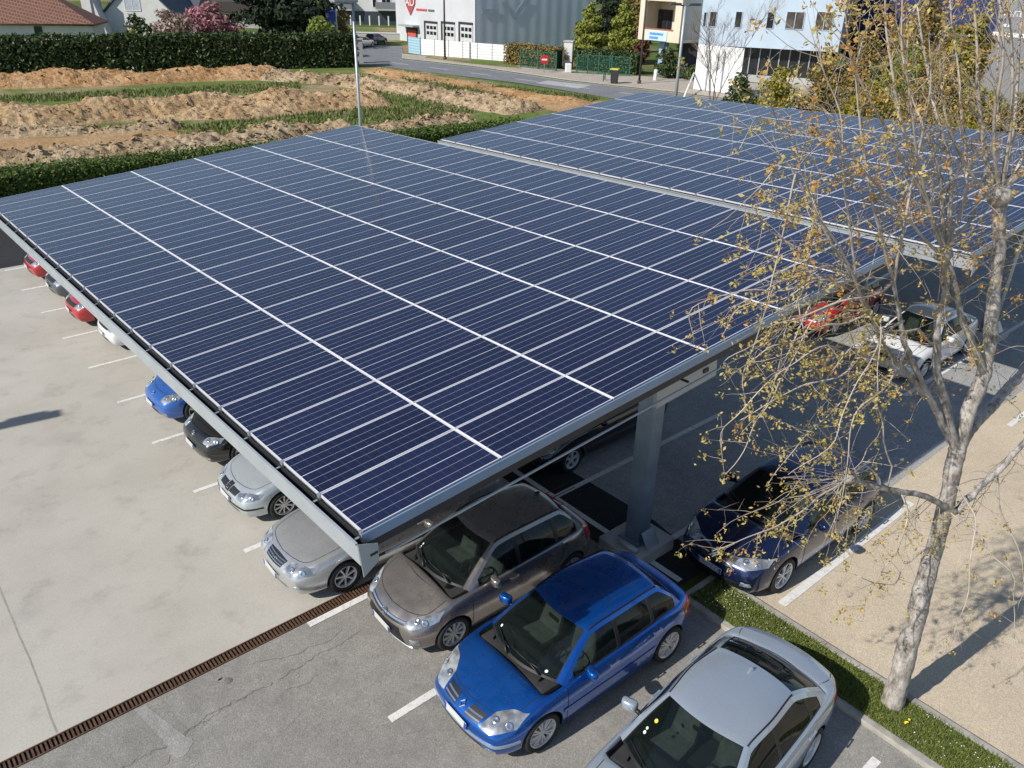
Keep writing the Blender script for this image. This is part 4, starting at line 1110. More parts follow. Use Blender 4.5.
mb = MB(); hw = C['hw']
ribbon(mb, C['bvh'], 'top', [(3.99, -hw * .62), (4.05, 0), (3.99, hw * .62)], .012); ribbon(mb, C['bvh'], 'top', [(3.97, -hw * .66), (4.2, -hw * .74), (4.42, -hw * .66)], .010); ribbon(mb, C['bvh'], 'top', [(3.97, hw * .66), (4.2, hw * .74), (4.42, hw * .66)], .010)
mb.build('boot_gap', M_seam, C['root'])
for s in (1, -1): mb = MB(); mb.tube([C['toppt'](1 + k / 10, s * .975) + Vector((0, 0, .002)) for k in range(11)], .010, 5); mb.build('roof_trim', M_seam, C['root'])
add_patch(C, 'headlight', 'front', ([(.45, .60), (.62, .59), (.80, .64)], [(.80, .64), (.80, .74)], [(.46, .70), (.62, .74), (.80, .74)], [(.45, .60), (.46, .70)]), .006, M_lens, both=True)
add_patch(C, 'grille', 'front', rect(.05, .58, .30, .70), .006, M_dark, both=True)
plate(C['bvh'], C['root'], 'front', 0, .45, '')
stickers(C, 1, .34, .72)
a = C['toppt'](.56, .70); u = (C['toppt'](.56, .75) - a).normalized(); v = (C['toppt'](.64, .70) - a).normalized(); n = v.cross(u); n = n if n.z > 0 else -n
mb = MB(); mb.add([a + n * .014 + (u * cos(q * pi / 6) + v * sin(q * pi / 6)) * .028 for q in range(12)], [tuple(range(12))]); mb.build('yellow_sticker', M_yellow, C['root'])
# ---- silver older saloon under the canopy corner
P = dims(PT['silver2'], 4.60, 1.75, 1.43, .96, 2.67, 'saloon', belt=.90, nose=.66, hood=1.22, spokes=7, wheel=dict(sw=(.10, .13), rim=.68), R=.31, bpil=[2.68, 3.5], doors=[(1.56, 2.68, False), (2.68, 3.6, True)], rub=(.44, .05, M_dark), bow=.20)
C = make_car('pale silver older saloon poking out under the canopy corner', LOT, (.58, 4.60, 0), radians(-1.0), P, scale=1.03)
headlight(C, ([(.36, .56), (.58, .555), (.80, .60)], [(.80, .60), (.80, .70)], [(.38, .69), (.58, .71), (.80, .70)], [(.36, .56), (.38, .69)]))
add_patch(C, 'grille', 'front', ([(-.26, .585), (0, .575), (.26, .585)], [(.26, .585), (.29, .68)], [(-.29, .68), (0, .69), (.29, .68)], [(-.26, .585), (-.29, .68)]), .004, M_dark)
mb = MB()
for z in (.61, .64, .665): ribbon(mb, C['bvh'], 'front', [(-.27, z), (0, z - .004), (.27, z)], .008, .007)
mb.build('grille_bar', M_chrome, C['root'])
badge(C['bvh'], C['root'], 'h', 'front', 0, .635, .10)
add_patch(C, 'lower_grille', 'front', rect(-.42, .24, .42, .32), .004, M_dark)
add_patch(C, 'indicator', 'front', rect(.62, .36, .76, .40), .004, M_lens, both=True, nu=5, nv=3)
plate(C['bvh'], C['root'], 'front', 0, .44, '')
# ---- ice silver hatchback
P = dims(PT['ice'], 4.18, 1.74, 1.46, .86, 2.51, belt=.91, nose=.65, hood=1.05, spokes=10, wheel=dict(sw=(.10, .12), rim=.70), R=.31, bpil=[2.4, 3.1], doors=[(1.36, 2.4, False), (2.4, 3.2, True)], rub=(.46, .04, M_dark), bow=.18)
C = make_car('ice silver hatchback with a black split grille, next to the black hatchback', LOT, (.86, 7.22, 0), radians(-1.5), P)
headlight(C, ([(.40, .565), (.60, .56), (.79, .61)], [(.79, .61), (.79, .70)], [(.40, .65), (.60, .69), (.79, .70)], [(.40, .565), (.40, .65)]))
add_patch(C, 'grille', 'front', quadp((.085, .585), (.36, .585), (.38, .66), (.10, .67)), .004, M_dark, both=True)
add_patch(C, 'badge_shield', 'front', rect(-.075, .57, .075, .69), .006, M_dark, nu=5, nv=5)
badge(C['bvh'], C['root'], 's', 'front', 0, .63, .10)
add_patch(C, 'bumper_strip', 'front', ([(-.82, .40), (0, .385), (.82, .40)], [(.82, .40), (.82, .435)], [(-.82, .435), (0, .42), (.82, .435)], [(-.82, .40), (-.82, .435)]), .010, M_dark, nu=30, nv=3)
add_patch(C, 'lower_grille', 'front', rect(-.45, .24, .45, .33), .004, M_dark)
plate(C['bvh'], C['root'], 'front', 0, .485, '')
# ---- black hatchback
P = dims(PT['black'], 4.20, 1.78, 1.48, .87, 2.575, belt=.93, nose=.68, hood=1.03, spokes=5, wheel=dict(sw=(.2, .26)), bpil=[2.36, 3.1], doors=[(1.34, 2.36, False), (2.36, 3.2, True)], bow=.17)
C = make_car('black hatchback with a round chrome badge, between the ice silver and blue ones', LOT, (1.06, 9.60, 0), radians(0), P)
headlight(C, ([(.45, .63), (.62, .62), (.80, .66)], [(.80, .66), (.79, .76)], [(.46, .71), (.62, .745), (.79, .76)], [(.45, .63), (.46, .71)]))
add_patch(C, 'grille', 'front', rect(-.45, .62, .45, .69), .004, simple('grille_mesh', (.02, .02, .022), .4), nu=20)
badge(C['bvh'], C['root'], 'vw', 'front', 0, .66, .13)
add_patch(C, 'fog_lamp', 'front', rect(.55, .29, .72, .35), .006, M_lens, both=True, nu=5, nv=4)
plate(C['bvh'], C['root'], 'front', 0, .47, '')
# ---- small blue hatchback
P = dims(PT['blue2'], 4.03, 1.72, 1.49, .83, 2.57, belt=.93, nose=.67, hood=.95, spokes=5, wheel=dict(sw=(.2, .26)), bpil=[2.25, 3.0], doors=[(1.25, 2.25, False), (2.25, 3.1, True)], mirror_mat=M_dark, bow=.20)
C = make_car('mid blue hatchback with a bright diamond badge, farther up the row', LOT, (1.02, 12.05, 0), radians(0), P)
headlight(C, ([(.42, .62), (.60, .61), (.78, .67)], [(.78, .67), (.77, .79)], [(.46, .72), (.62, .77), (.77, .79)], [(.42, .62), (.46, .72)]))
badge(C['bvh'], C['root'], 'diamond', 'front', 0, .66, .14)
add_patch(C, 'lower_grille', 'front', quadp((-.42, .25), (.42, .25), (.34, .37), (-.34, .37)), .004, M_dark)
add_patch(C, 'fog_lamp', 'front', rect(.56, .29, .68, .36), .006, M_lens, both=True, nu=5, nv=5)
plate(C['bvh'], C['root'], 'front', 0, .46, '')
# ---- far end of the row: only noses show
def plain(label, pt, nose, L=4.05, H=1.48, rz=0, group=LOT, kind='hatch', rearwards=False, **k):
    fx = .85; P = dims(PT[pt], L, 1.75, H, fx, L * .62, kind, belt=.93, nose=.67, hood=1.0 if kind == 'hatch' else 1.15, spokes=5, wheel=dict(sw=(.2, .26)), bpil=[L * .56, L * .745], doors=[(1.3, L * .56, False), (L * .56, L * .765, True)], interior=k.pop('interior', True), **k)
    C = make_car(label, group, nose, rz, P)
    headlight(C, ([(.42, .60), (.60, .59), (.78, .65)], [(.78, .65), (.78, .76)], [(.45, .70), (.62, .75), (.78, .76)], [(.42, .60), (.45, .70)]))
    add_patch(C, 'grille', 'front', rect(-.40, .60, .40, .68), .004, M_dark, nu=18)
    add_patch(C, 'lower_grille', 'front', quadp((-.45, .24), (.45, .24), (.38, .36), (-.38, .36)), .004, M_dark, nu=18)
    add_patch(C, 'tail_light', 'near', ([(L - .28, .68), (L - .12, .68)], [(L - .12, .68), (L - .10, .92)], [(L - .32, .90), (L - .10, .92)], [(L - .28, .68), (L - .32, .90)]), .010, M_red, both=True, nu=8, nv=6)
    plate(C['bvh'], C['root'], 'front', 0, .46, '')
    return C
plain('white hatchback nosing out at mid row, beside an empty bay', 'white', (1.38, 17.1, 0))
plain('bright red hatchback in the far part of the row, nearer of the two red ones', 'red', (1.12, 19.5, 0))
plain('slate grey hatchback between the two red ones', 'grey', (1.18, 22.1, 0))
plain('bright red hatchback at the far end of the row', 'red', (1.08, 24.5, 0))
# ---- second row
P = dims(PT['navy'], 4.36, 1.81, 1.45, .92, 2.67, belt=.95, nose=.72, hood=1.08, spokes=5, wheel=dict(twin=.2, sw=(.08, .12), rim=.74), R=.33, bpil=[2.5, 3.3], doors=[(1.42, 2.5, False), (2.5, 3.36, True)], bow=.22, bonnet_x=.22)
C = make_car('navy blue hatchback nose up to the grass strip behind the bare tree', LOT2, (6.66, -.28, 0), radians(-1.0), P, scale=1.05)
headlight(C, ([(.36, .67), (.58, .645), (.82, .70)], [(.82, .70), (.82, .81)], [(.40, .745), (.60, .79), (.82, .81)], [(.36, .67), (.40, .745)]))
add_patch(C, 'grille', 'front', ([(-.36, .60), (0, .57), (.36, .60)], [(.36, .60), (.38, .73)], [(-.38, .73), (0, .735), (.38, .73)], [(-.36, .60), (-.38, .73)]), .004, M_dark, nu=22)
mb = MB()
ribbon(mb, C['bvh'], 'front', [(-.40, .735), (-.16, .72), (-.10, .70)], .020, .012); ribbon(mb, C['bvh'], 'front', [(.10, .70), (.16, .72), (.40, .735)], .020, .012)
ribbon(mb, C['bvh'], 'front', [(-.44, .56), (-.30, .63), (-.10, .645)], .014, .012); ribbon(mb, C['bvh'], 'front', [(.10, .645), (.30, .63), (.44, .56)], .014, .012); mb.build('chrome_trim', M_chrome, C['root'])
badge(C['bvh'], C['root'], 'diamond', 'front', 0, .67, .19)
add_patch(C, 'lower_grille', 'front', ([(-.60, .24), (0, .23), (.60, .24)], [(.60, .24), (.52, .38)], [(-.52, .38), (0, .37), (.52, .38)], [(-.60, .24), (-.52, .38)]), .004, M_dark, nu=22)
add_patch(C, 'fog_lamp', 'front', quadp((.56, .35), (.74, .37), (.72, .44), (.58, .42)), .006, M_lens, both=True, nu=6, nv=5)
plate(C['bvh'], C['root'], 'front', 0, .475, 'CY-117-CP')
stickers(C, 1, .12, -.62, 1)
C = plain('black tall hatchback in the shade behind the steel column', 'black', (6.52, 4.80, 0), 4.35, 1.60, 0, LOT2)
plain('bright red hatchback in the shade beyond the branches', 'red', (18.2, 5.15, 0), 4.0, 1.46, 0, LOT2)
plain('white saloon half in the sun behind the bare tree', 'white', (17.35, 2.0, 0), 4.5, 1.44, radians(0), LOT2, 'saloon')
# ------------------------------------------------------------------ field, road and far surroundings
def ridge(name, label, path, width, height, cols, seed, nseg=90, ncross=22, rough=.45, group='heaps of dug soil in the field'):
    P = resample([Vector(p).xy for p in path], nseg); mb = MB(); rows = []
    for i, p in enumerate(P):
        d = (P[min(i + 1, nseg - 1)] - P[max(i - 1, 0)]).normalized(); n = Vector((-d.y, d.x)); e = min(1, i / 6, (nseg - 1 - i) / 6) ** .7; row = []
        wv = 1 + .35 * mnoise.noise(Vector((p.x * .11, p.y * .11, seed)))
        for j in range(ncross):
            t = j / (ncross - 1) * 2 - 1; q = p + n * t * width / 2 * wv
            pr = max(0, 1 - abs(t) ** 1.7) * e
            big = mnoise.noise(Vector((q.x * .28, q.y * .28, seed + 3))); mid = mnoise.noise(Vector((q.x * .9, q.y * .9, seed + 5))); sm = mnoise.noise(Vector((q.x * 2.4, q.y * 2.4, seed + 7))); tn = abs(mnoise.noise(Vector((q.x * 1.5, q.y * 1.5, seed + 9))))
            z = height * (pr * (.75 + .55 * big) + min(1, pr * 3) * rough * (.42 * mid + .30 * sm + .35 * (tn - .25)))
            row.append((q.x, q.y, max(-.06, z) - .045 if j not in (0, ncross - 1) else -.06))
        rows.append(row)
    mb.grid(rows, smooth=False)
    rc = random.Random(seed + 50); fl = len(mb.f)
    for _ in range(int(nseg * 3.5 * rough)):                 # loose clods lying on the heap
        i, j = rc.randrange(1, nseg - 1), rc.randrange(1, ncross - 1); q = Vector(rows[i][j]); s = rc.uniform(.05, .17) * (1 if rc.random() < .85 else 1.6)
        vs = [q + Vector((rc.gauss(0, 1), rc.gauss(0, 1), abs(rc.gauss(0, .8)) - .1)) * s * .6 for _ in range(3)] + [q + Vector((rc.gauss(0, .5), rc.gauss(0, .5), 1.1)) * s, q + Vector((rc.gauss(0, .9), rc.gauss(0, .9), .7)) * s]
        mb.add(vs, [(0, 1, 3), (1, 2, 4), (2, 0, 3), (1, 4, 3), (2, 3, 4)])
    a, b = Vector(rows[0][1]) - Vector(rows[0][0]), Vector(rows[1][0]) - Vector(rows[0][0])
    if a.cross(b).z < 0: mb.f = [f[::-1] for f in mb.f[:fl]] + mb.f[fl:]
    o = mb.build(name, soil(*cols)); tag(o, label, 'dirt heap', group); return o
def soil(key, lo, mid, hi):
    if key in MATS: return MATS[key]
    t = NT(key); a = t.noise(.35, 7, .68); b = t.noise(3.4, 7, .78)
    c = t.ramp(t.math('ADD', t.math('MULTIPLY', a, .45), t.math('MULTIPLY', b, .55)), [(.36, lo), (.49, mid), (.60, hi)])
    t.bump(t.noise(4, 7, .75), .9, .2); MATS[key] = t.set(color=c, rough=.95, spec=.1); return t.m
S_or = ('orange_subsoil', (.24, .125, .055), (.42, .245, .115), (.58, .40, .23)); S_tan = ('pale_clods', (.19, .135, .08), (.42, .305, .185), (.60, .48, .33))
S_mix = ('mixed_spoil', (.21, .135, .07), (.43, .29, .155), (.60, .46, .30))
def grassfield():
    t = NT('meadow_grass'); a = t.noise(.12, 6, .65); b = t.noise(1.4, 6, .7)
    c = t.ramp(b, [(.3, (.075, .115, .025)), (.5, (.13, .175, .045)), (.72, (.20, .225, .075))]); d = t.ramp(b, [(.3, (.25, .19, .11)), (.7, (.40, .31, .19))])
    c = t.mix(t.ramp(a, [(.50, (0, 0, 0)), (.60, (1, 1, 1))]), c, d); t.bump(t.noise(6, 6, .7), .7, .08); return t.set(color=c, rough=.95, spec=.1)
M_meadow = grassfield()
M_baresoil = soil('bare_orange_soil', (.32, .19, .09), (.46, .29, .145), (.56, .39, .22))
fld = [at(-330, 200).xy, at(-60, 74).xy, at(356, 63).xy, at(372, 62).xy, at(500, 82).xy, at(615, 98).xy, (54, 34), (20, 34.5)]
sheet('field', [tuple(p) for p in fld], -.03, M_meadow)
sheet('bare_soil', [tuple(at(*q).xy) for q in ((-60, 140), (60, 137), (180, 128), (205, 138), (170, 150), (70, 160), (-60, 166))], -.02, M_baresoil)
sheet('soil_track', [tuple(at(*q).xy) for q in ((360, 69), (380, 67), (470, 81), (560, 97), (604, 103), (560, 112), (470, 95), (380, 77))], -.02, M_baresoil)
ridge('dirt_heap', 'long orange heap of soil at the foot of the tall far hedge', [at(-70, 85), at(60, 82), at(150, 79.5), at(282, 74)], 7.5, 1.15, S_or, 1, 150, 30, .42)
ridge('dirt_heap', 'broad ridge of tan and brown clods in the middle of the field', [at(-90, 125), at(60, 118), at(200, 110), at(378, 99.5)], 8.2, 1.25, S_mix, 2, 220, 46, .5)
ridge('dirt_heap', 'pale crumbly ridge of clods between field grass and the bare orange soil', [at(-60, 137), at(80, 132.5), at(185, 127)], 2.2, .6, S_tan, 12, 120, 18, .6)
ridge('dirt_heap', 'clod ridge nearest to the low clipped hedge', [at(-80, 164), at(60, 160), at(160, 153), at(260, 140), at(352, 129)], 3.8, 1.0, S_tan, 3, 240, 30, .6)
ridge('dirt_heap', 'small tan heap right of the grey lamp post', [at(362, 131), at(410, 126), at(470, 119)], 2.6, .55, S_tan, 4, 90, 18, .7)
ridge('dirt_heap', 'weedy ridge of tan clods slanting towards the road', [at(262, 77), at(340, 82), at(430, 95), at(530, 112)], 5.0, .85, S_tan, 5, 190, 26, .8)
ridge('dirt_heap', 'smooth orange bank of soil beside the road', [at(372, 71), at(440, 81), at(520, 95), at(590, 104)], 3.2, .5, S_or, 6, 90, 16, .25)
def tufts(name, quads, n, h, cols, seed):
    r = random.Random(seed); mb = MB(); vs = []; fs = []
    for _ in range(n):
        q = r.choice(quads); u, v = r.random(), r.random(); A, B, Cc, D = [Vector(p).xy for p in q]
        p = A.lerp(B, u).lerp(D.lerp(Cc, u), v); hh = h * r.uniform(.4, 1.3); a = r.uniform(0, pi); w = hh * .35; b = len(vs)
        vs += [(p.x - cos(a) * w, p.y - sin(a) * w, -.04), (p.x + cos(a) * w, p.y + sin(a) * w, -.04), (p.x + r.gauss(0, .4) * hh, p.y + r.gauss(0, .4) * hh, hh)]; fs.append((b, b + 1, b + 2))
    mb.add(vs, fs); tag(mb.build(name, leafmat('m_' + name, cols, .8, .2)), kind='stuff')
G = lambda *q: [at(*p) for p in q]
tufts('field_grass', [G((0, 96), (300, 82), (300, 90), (0, 104)), G((160, 128), (360, 108), (480, 112), (200, 140)), G((0, 170), (300, 140), (300, 148), (0, 182)), G((330, 96), (390, 86), (480, 112), (380, 122)), G((500, 86), (600, 98), (590, 102), (480, 90)), G((380, 70), (470, 86), (540, 100), (430, 90))], 16000, .22,
      [(.09, .13, .03), (.14, .18, .05), (.20, .22, .08), (.11, .16, .04), (.26, .24, .11)], 21)

# road with pavement beyond
rd_n = [at(340, 62).xy, at(380, 66).xy, at(520, 83).xy, at(612, 98).xy]; d = (rd_n[3] - rd_n[1]).normalized(); rd_n.append(rd_n[3] + d * 60)
rd_f = [at(340, 53.5).xy, at(402, 59).xy, at(476, 67).xy, at(570, 81).xy, at(676, 92.5).xy]; d2 = (rd_f[4] - rd_f[2]).normalized(); rd_f.append(rd_f[4] + d2 * 45)
sheet('road', [tuple(p) for p in rd_n] + [tuple(p) for p in rd_f[::-1]], -.012, M_road)
sheet('side_road', [tuple(at(*q).xy) for q in ((352, 62), (352, 45), (402, 46), (404, 58), (395, 64))], -.008, M_road)
pv = [at(402, 58).xy, at(476, 66).xy, at(570, 80).xy, at(676, 91.5).xy, at(676, 91.5).xy + d2 * 45]; pvb = [at(402, 54).xy, at(476, 61).xy, at(520, 66).xy, at(632, 76).xy, at(760, 84).xy, at(900, 90).xy]
sheet('pavement', [tuple(p) for p in pv] + [tuple(p) for p in pvb[::-1]], .06, M_path, .1)
sheet('verge', [tuple(at(*q).xy) for q in ((430, 55), (510, 62), (522, 69), (470, 64), (425, 58))], .075, M_meadow)
sheet('road_crossing', [tuple(at(*q).xy) for q in ((535, 83), (548, 80.5), (592, 85), (578, 88.5))], -.004, asphalt_mat('pale_crossing', (.36, .36, .35), (.46, .46, .45), (1.1, 1.1, 1.1)))
mb = MB(); a = (rd_n[1] + rd_f[1]) / 2; b = (rd_n[4] + rd_f[5]) / 2; dd = (b - a).normalized(); L = (b - a).length; k = 0
while k < L - 3: strip(mb, tuple(a + dd * k), tuple(a + dd * (k + 3)), .15, -.002); k += 6.5
for q0, q1 in zip(rd_f[1:-1], rd_f[2:]): strip(mb, tuple(q0 - Vector((.4, 0))), tuple(q1 - Vector((.4, 0))), .12, -.002)
tag(mb.build('road_markings', M_line), kind='structure')

# ------------------------------------------------------------------ plants
def leaves(mb, c, rad, n, size, r, shape=2.0, lump=.35, seed=0.0, low=-.9):
    c = Vector(c)
    for _ in range(n):
        while True:
            d = Vector((r.gauss(0, 1), r.gauss(0, 1), r.gauss(0, 1)))
            if d.length > .1: break
        d.normalize()
        if d.z < low: continue
        k = (1 + lump * mnoise.noise(d * 2.3 + Vector((seed, seed * .7, 0)))) * (r.random() ** .33 * .45 + .55)
        p = c + Vector((d.x * rad[0], d.y * rad[1], d.z * rad[2])) * k
        leaf(mb, p, size * r.uniform(.6, 1.35), r, d)
def leaf(mb, p, s, r, d=None):
    n = Vector((r.gauss(0, 1), r.gauss(0, 1), r.gauss(0, 1) + .4)); n = n + (d * 1.2 if d is not None else Vector()); n.normalize(); u = n.orthogonal().normalized(); a = r.uniform(0, 2 * pi); u = (u * cos(a) + n.cross(u) * sin(a)); v = n.cross(u)
    b = len(mb.v); mb.v += [tuple(p - u * s), tuple(p - v * s * .5), tuple(p + u * s), tuple(p + v * s * .5)]; mb.f.append((b, b + 1, b + 2, b + 3)); mb.m.append(0); mb.s.append(False)
M_bark = simple('grey_brown_bark', (.16, .13, .10), .9, 0, .35, 5, .5, 30)
GR = dict(dark=leafmat('dark_hedge_leaf', [(.02, .038, .012), (.035, .062, .018), (.06, .09, .028), (.11, .14, .045)], .45, .08), box=leafmat('box_leaf', [(.06, .10, .02), (.10, .15, .03), (.14, .19, .045), (.08, .12, .025)], .6, .15),
          conif=leafmat('thuja_leaf', [(.17, .20, .035), (.24, .27, .05), (.30, .31, .07), (.19, .22, .04)], .7, .1), black=leafmat('spruce_leaf', [(.010, .018, .010), (.016, .028, .014), (.03, .045, .022)], .7, .05),
          lime=leafmat('spring_leaf', [(.16, .22, .03), (.22, .27, .05), (.28, .30, .07), (.12, .17, .03)], .6, .25), gold=leafmat('yellow_blossom', [(.30, .24, .02), (.38, .30, .03), (.22, .20, .03), (.12, .13, .025)], .6, .2),
          olive=leafmat('olive_shrub_leaf', [(.14, .13, .04), (.22, .18, .055), (.30, .22, .07), (.12, .10, .035), (.34, .22, .07)], .7, .15), pink=leafmat('pink_blossom', [(.42, .16, .22), (.52, .24, .30), (.34, .12, .16), (.45, .30, .28), (.24, .16, .10)], .6, .2),
          blush=leafmat('pale_blossom', [(.42, .30, .26), (.34, .22, .20), (.50, .38, .33), (.22, .18, .10)], .6, .2), rust=leafmat('copper_leaf', [(.13, .05, .03), (.18, .07, .04), (.10, .04, .03)], .6, .1))
def hedge(label, A, B, width, height, n, size, mat, seed, cat='hedge', name='hedge'):
    A, B = Vector(A).to_2d().to_3d(), Vector(B).to_2d().to_3d(); r = random.Random(seed); d = (B - A).normalized(); nn = Vector((-d.y, d.x, 0)); L = (B - A).length
    t = thing(name, label, cat, tuple(A)); mb = MB(); M = Matrix((d, nn, Vector((0, 0, 1)))).transposed()
    mb.box(tuple(d * L / 2 + Vector((0, 0, height * .46))), (L - .3, width * .72, height * .90), M=M); mb.build('inner_twigs', simple('hedge_core', (.010, .014, .007), .95, 0, .3, 3), t)
    mb = MB()
    for _ in range(n):
        q = r.random(); x = r.uniform(0, L); hw_ = width / 2
        h = height * (1 + .05 * mnoise.noise(Vector((x * .5, seed, 0))) + .03 * mnoise.noise(Vector((x * 2.3, seed, 3))))
        if q < .42: y, z, nrm = r.uniform(-hw_, hw_), h + r.gauss(0, .035 * height ** .5) + (r.random() ** 8) * .35, Vector((0, 0, 1))
        elif q < .9: y, z, nrm = -hw_ * (1 + r.gauss(0, .07)), r.uniform(0, h), -nn
        else: y, z, nrm = hw_, r.uniform(0, h), nn
        leaf(mb, d * x + nn * y + Vector((0, 0, z)), size * r.uniform(.6, 1.4), r, nrm)
    mb.build('foliage', mat, t); return t
A = at(-70, 74.5); B = at(357, 66)
hd = hedge('tall dark clipped hedge across the far side of the field', A, B, 2.4, atd(100, 37, dist_of(at(100, 71))).z, 15000, .20, GR['dark'], 31)
hedge('low clipped green hedge along the back of the car park', at(-60, 177, 1.0), at(530, 120.5, 1.0), 1.9, 1.0, 26000, .085, GR['box'], 32)
def tree(name, label, cat, base, h, crown, mat, n, size, seed, trunk_r=.2, th=.35, lump=.4, group=None, conic=False):
    """crown: list of (dx, dy, z, rx, ry, rz) clumps"""
    r = random.Random(seed); t = thing(name, label, cat, tuple(Vector(base)), 0, group)
    mb = MB(); mb.tube([(0, 0, -.1), (r.gauss(0, .05), 0, h * .3), (r.gauss(0, .1), r.gauss(0, .1), h * .65), (0, 0, h * .92)], [trunk_r, trunk_r * .8, trunk_r * .5, trunk_r * .12], 8)
    for c in crown[:14]:
        mb.tube([(0, 0, max(.2, c[2] - c[5] * 1.1 - .4)), (c[0] * .6, c[1] * .6, c[2] - c[5] * .3), (c[0], c[1], c[2] + c[5] * .4)], [trunk_r * .4, trunk_r * .25, .02], 5)
    mb.build('trunk', M_bark, t); mb = MB(); tot = sum(c[3] * c[5] for c in crown)
    for k, c in enumerate(crown): leaves(mb, c[:3], c[3:], int(n * c[3] * c[5] / tot), size, r, lump=lump, seed=seed + k * 1.7)
    mb.build('crown', mat, t); return t
def px_tree(name, label, cat, cx, basepx, top, wpx, mat, n, size, seed, dist=None, group=None, blobs=9, base_frac=.08, conic=False, **k):
    """a tree standing at pixel (cx, basepx) whose crown is wpx wide and reaches row top"""
    b = at(cx, basepx) if dist is None else atd(cx, basepx, dist); dd = dist_of(b); b.z = min(b.z, 0) if dist is None else 0
    h = atd(cx, top, dd).z; w = (atd(cx + wpx / 2, top, dd) - atd(cx - wpx / 2, top, dd)).length / 2; r = random.Random(seed); crown = []
    for i in range(blobs):
        f = (i + .5) / blobs; z = h * (base_frac + (1 - base_frac) * f)
        ww = w * ((1 - f ** 1.6) * 1.15 + .10 if conic else sin(pi * (.18 + .74 * f)) ** .7)
        off = ww * (.25 if conic else .42); a = r.uniform(0, 2 * pi); crown.append((cos(a) * off, sin(a) * off, z, ww * .78, ww * .78, h * (1 - base_frac) / blobs * (.95 if conic else 1.25)))
    return tree(name, label, cat, (b.x, b.y, 0), h, crown, mat, n, size, seed, group=group, **k)
# behind the hedge
px_tree('cherry_tree', 'pink blossoming tree behind the far hedge', 'tree', 213, 34, 5, 52, GR['pink'], 2600, .30, 41, dist=118)
px_tree('cherry_tree', 'pale faded blossoming tree left of the pink one', 'tree', 172, 34, 12, 46, GR['blush'], 1800, .28, 42, dist=114)
px_tree('conifer_tree', 'dark drooping conifer behind the far hedge', 'tree', 290, 30, -40, 96, GR['black'], 7000, .42, 43, dist=118, blobs=12, conic=False)
px_tree('bush', 'bright lime green bush above the far hedge', 'bush', 318, 34, 20, 44, GR['lime'], 1400, .26, 44, dist=104)
px_tree('bush', 'dark round bush by the white gable wall', 'bush', 138, 34, 16, 26, GR['dark'], 1100, .22, 45, dist=108)
px_tree('bush', 'clipped olive green ball beside the blue banner', 'bush', 343, 38, 11, 20, GR['olive'], 900, .24, 46, dist=118)
px_tree('bush', 'small yellow bush under the white gable', 'bush', 133, 36, 29, 10, GR['gold'], 300, .18, 47, dist=104)
# by the gate
px_tree('thuja_tree', 'left pointed green conifer behind the green gate', 'tree', 588, 60, 4, 40, GR['conif'], 9000, .19, 51, conic=True, blobs=9, base_frac=.04)
px_tree('thuja_tree', 'right pointed green conifer beside the cream loggia', 'tree', 621, 62, -2, 34, GR['conif'], 9000, .19, 52, conic=True, blobs=9, base_frac=.04)
px_tree('tree', 'copper leaved tree squeezed behind the pointed conifers', 'tree', 641, 60, 16, 16, GR['rust'], 1200, .24, 53, dist=105)
A = at(509, 66); B = at(566, 68)
hedge('yellow green hedge behind the green gate panels', at(508, 64), at(560, 69), 1.8, 2.1, 2600, .14, GR['olive'], 54)
hedge('dark green hedge under the pointed conifers', at(577, 68), at(640, 74), 1.6, 2.0, 2600, .14, GR['dark'], 55)
px_tree('shrub', 'round dark shrub below the cream loggia', 'shrub', 668, 78, 50, 30, GR['dark'], 1500, .17, 56)
px_tree('shrub', 'low green shrub beside the white bollard', 'shrub', 690, 80, 66, 22, GR['box'], 700, .14, 57)
# taller trees closing the view between the buildings
for i, (cx, top, w, m, dist, lb) in enumerate(((607, -8, 44, 'black', 150, 'dark tree far behind the two pointed conifers'), (634, -12, 26, 'olive', 122, 'tall brownish tree between the workshop and the cream loggia'), (925, 6, 60, 'olive', 78, 'tall olive tree in front of the dark blue shed'), (968, 22, 50, 'gold', 70, 'golden tree between the dark blue shed and the grey shed'), (852, -30, 60, 'olive', 104, 'tall olive tree at the right end of the pale blue office'), (690, -40, 40, 'dark', 130, 'dark tree in the gap between loggia and office'))):
    px_tree('tree', lb, 'tree', cx, 45, top, w, GR[m], 2600, .30, 91 + i, dist=dist)
# behind the far canopy
shr = 'shrubs between the far canopy and the road'
px_tree('shrub', 'dark evergreen shrub at the foot of the bare sapling', 'shrub', 741, 108, 76, 36, GR['dark'], 3600, .11, 61, group=shr, dist=58)
px_tree('shrub', 'golden yellow flowering shrub beside the dark evergreen', 'shrub', 778, 112, 72, 46, GR['gold'], 5200, .10, 62, group=shr, dist=56)
for i, (cx, top, w, m, dist, lb) in enumerate(((818, 62, 46, 'olive', 58, 'olive shrub below the right corner of the pale blue facade'), (850, 40, 52, 'olive', 64, 'tall olive bush left of the dark blue building'), (893, 50, 60, 'lime', 60, 'yellow green bush in front of the dark blue building'), (862, 84, 44, 'gold', 54, 'golden shrub right of the olive one'), (935, 58, 60, 'olive', 56, 'brownish olive bush behind the far canopy edge'), (915, 92, 60, 'olive', 52, 'low brown shrub along the far canopy edge'), (975, 88, 60, 'gold', 50, 'low golden shrub near the right border'), (1015, 96, 56, 'olive', 48, 'low olive shrub at the right border'), (900, 20, 50, 'olive', 72, 'tall thin leaved tree against the dark blue building'))):
    px_tree('shrub', lb, 'shrub', cx, 110, top, w, GR[m], 4600, .105, 63 + i, group=shr, dist=dist)

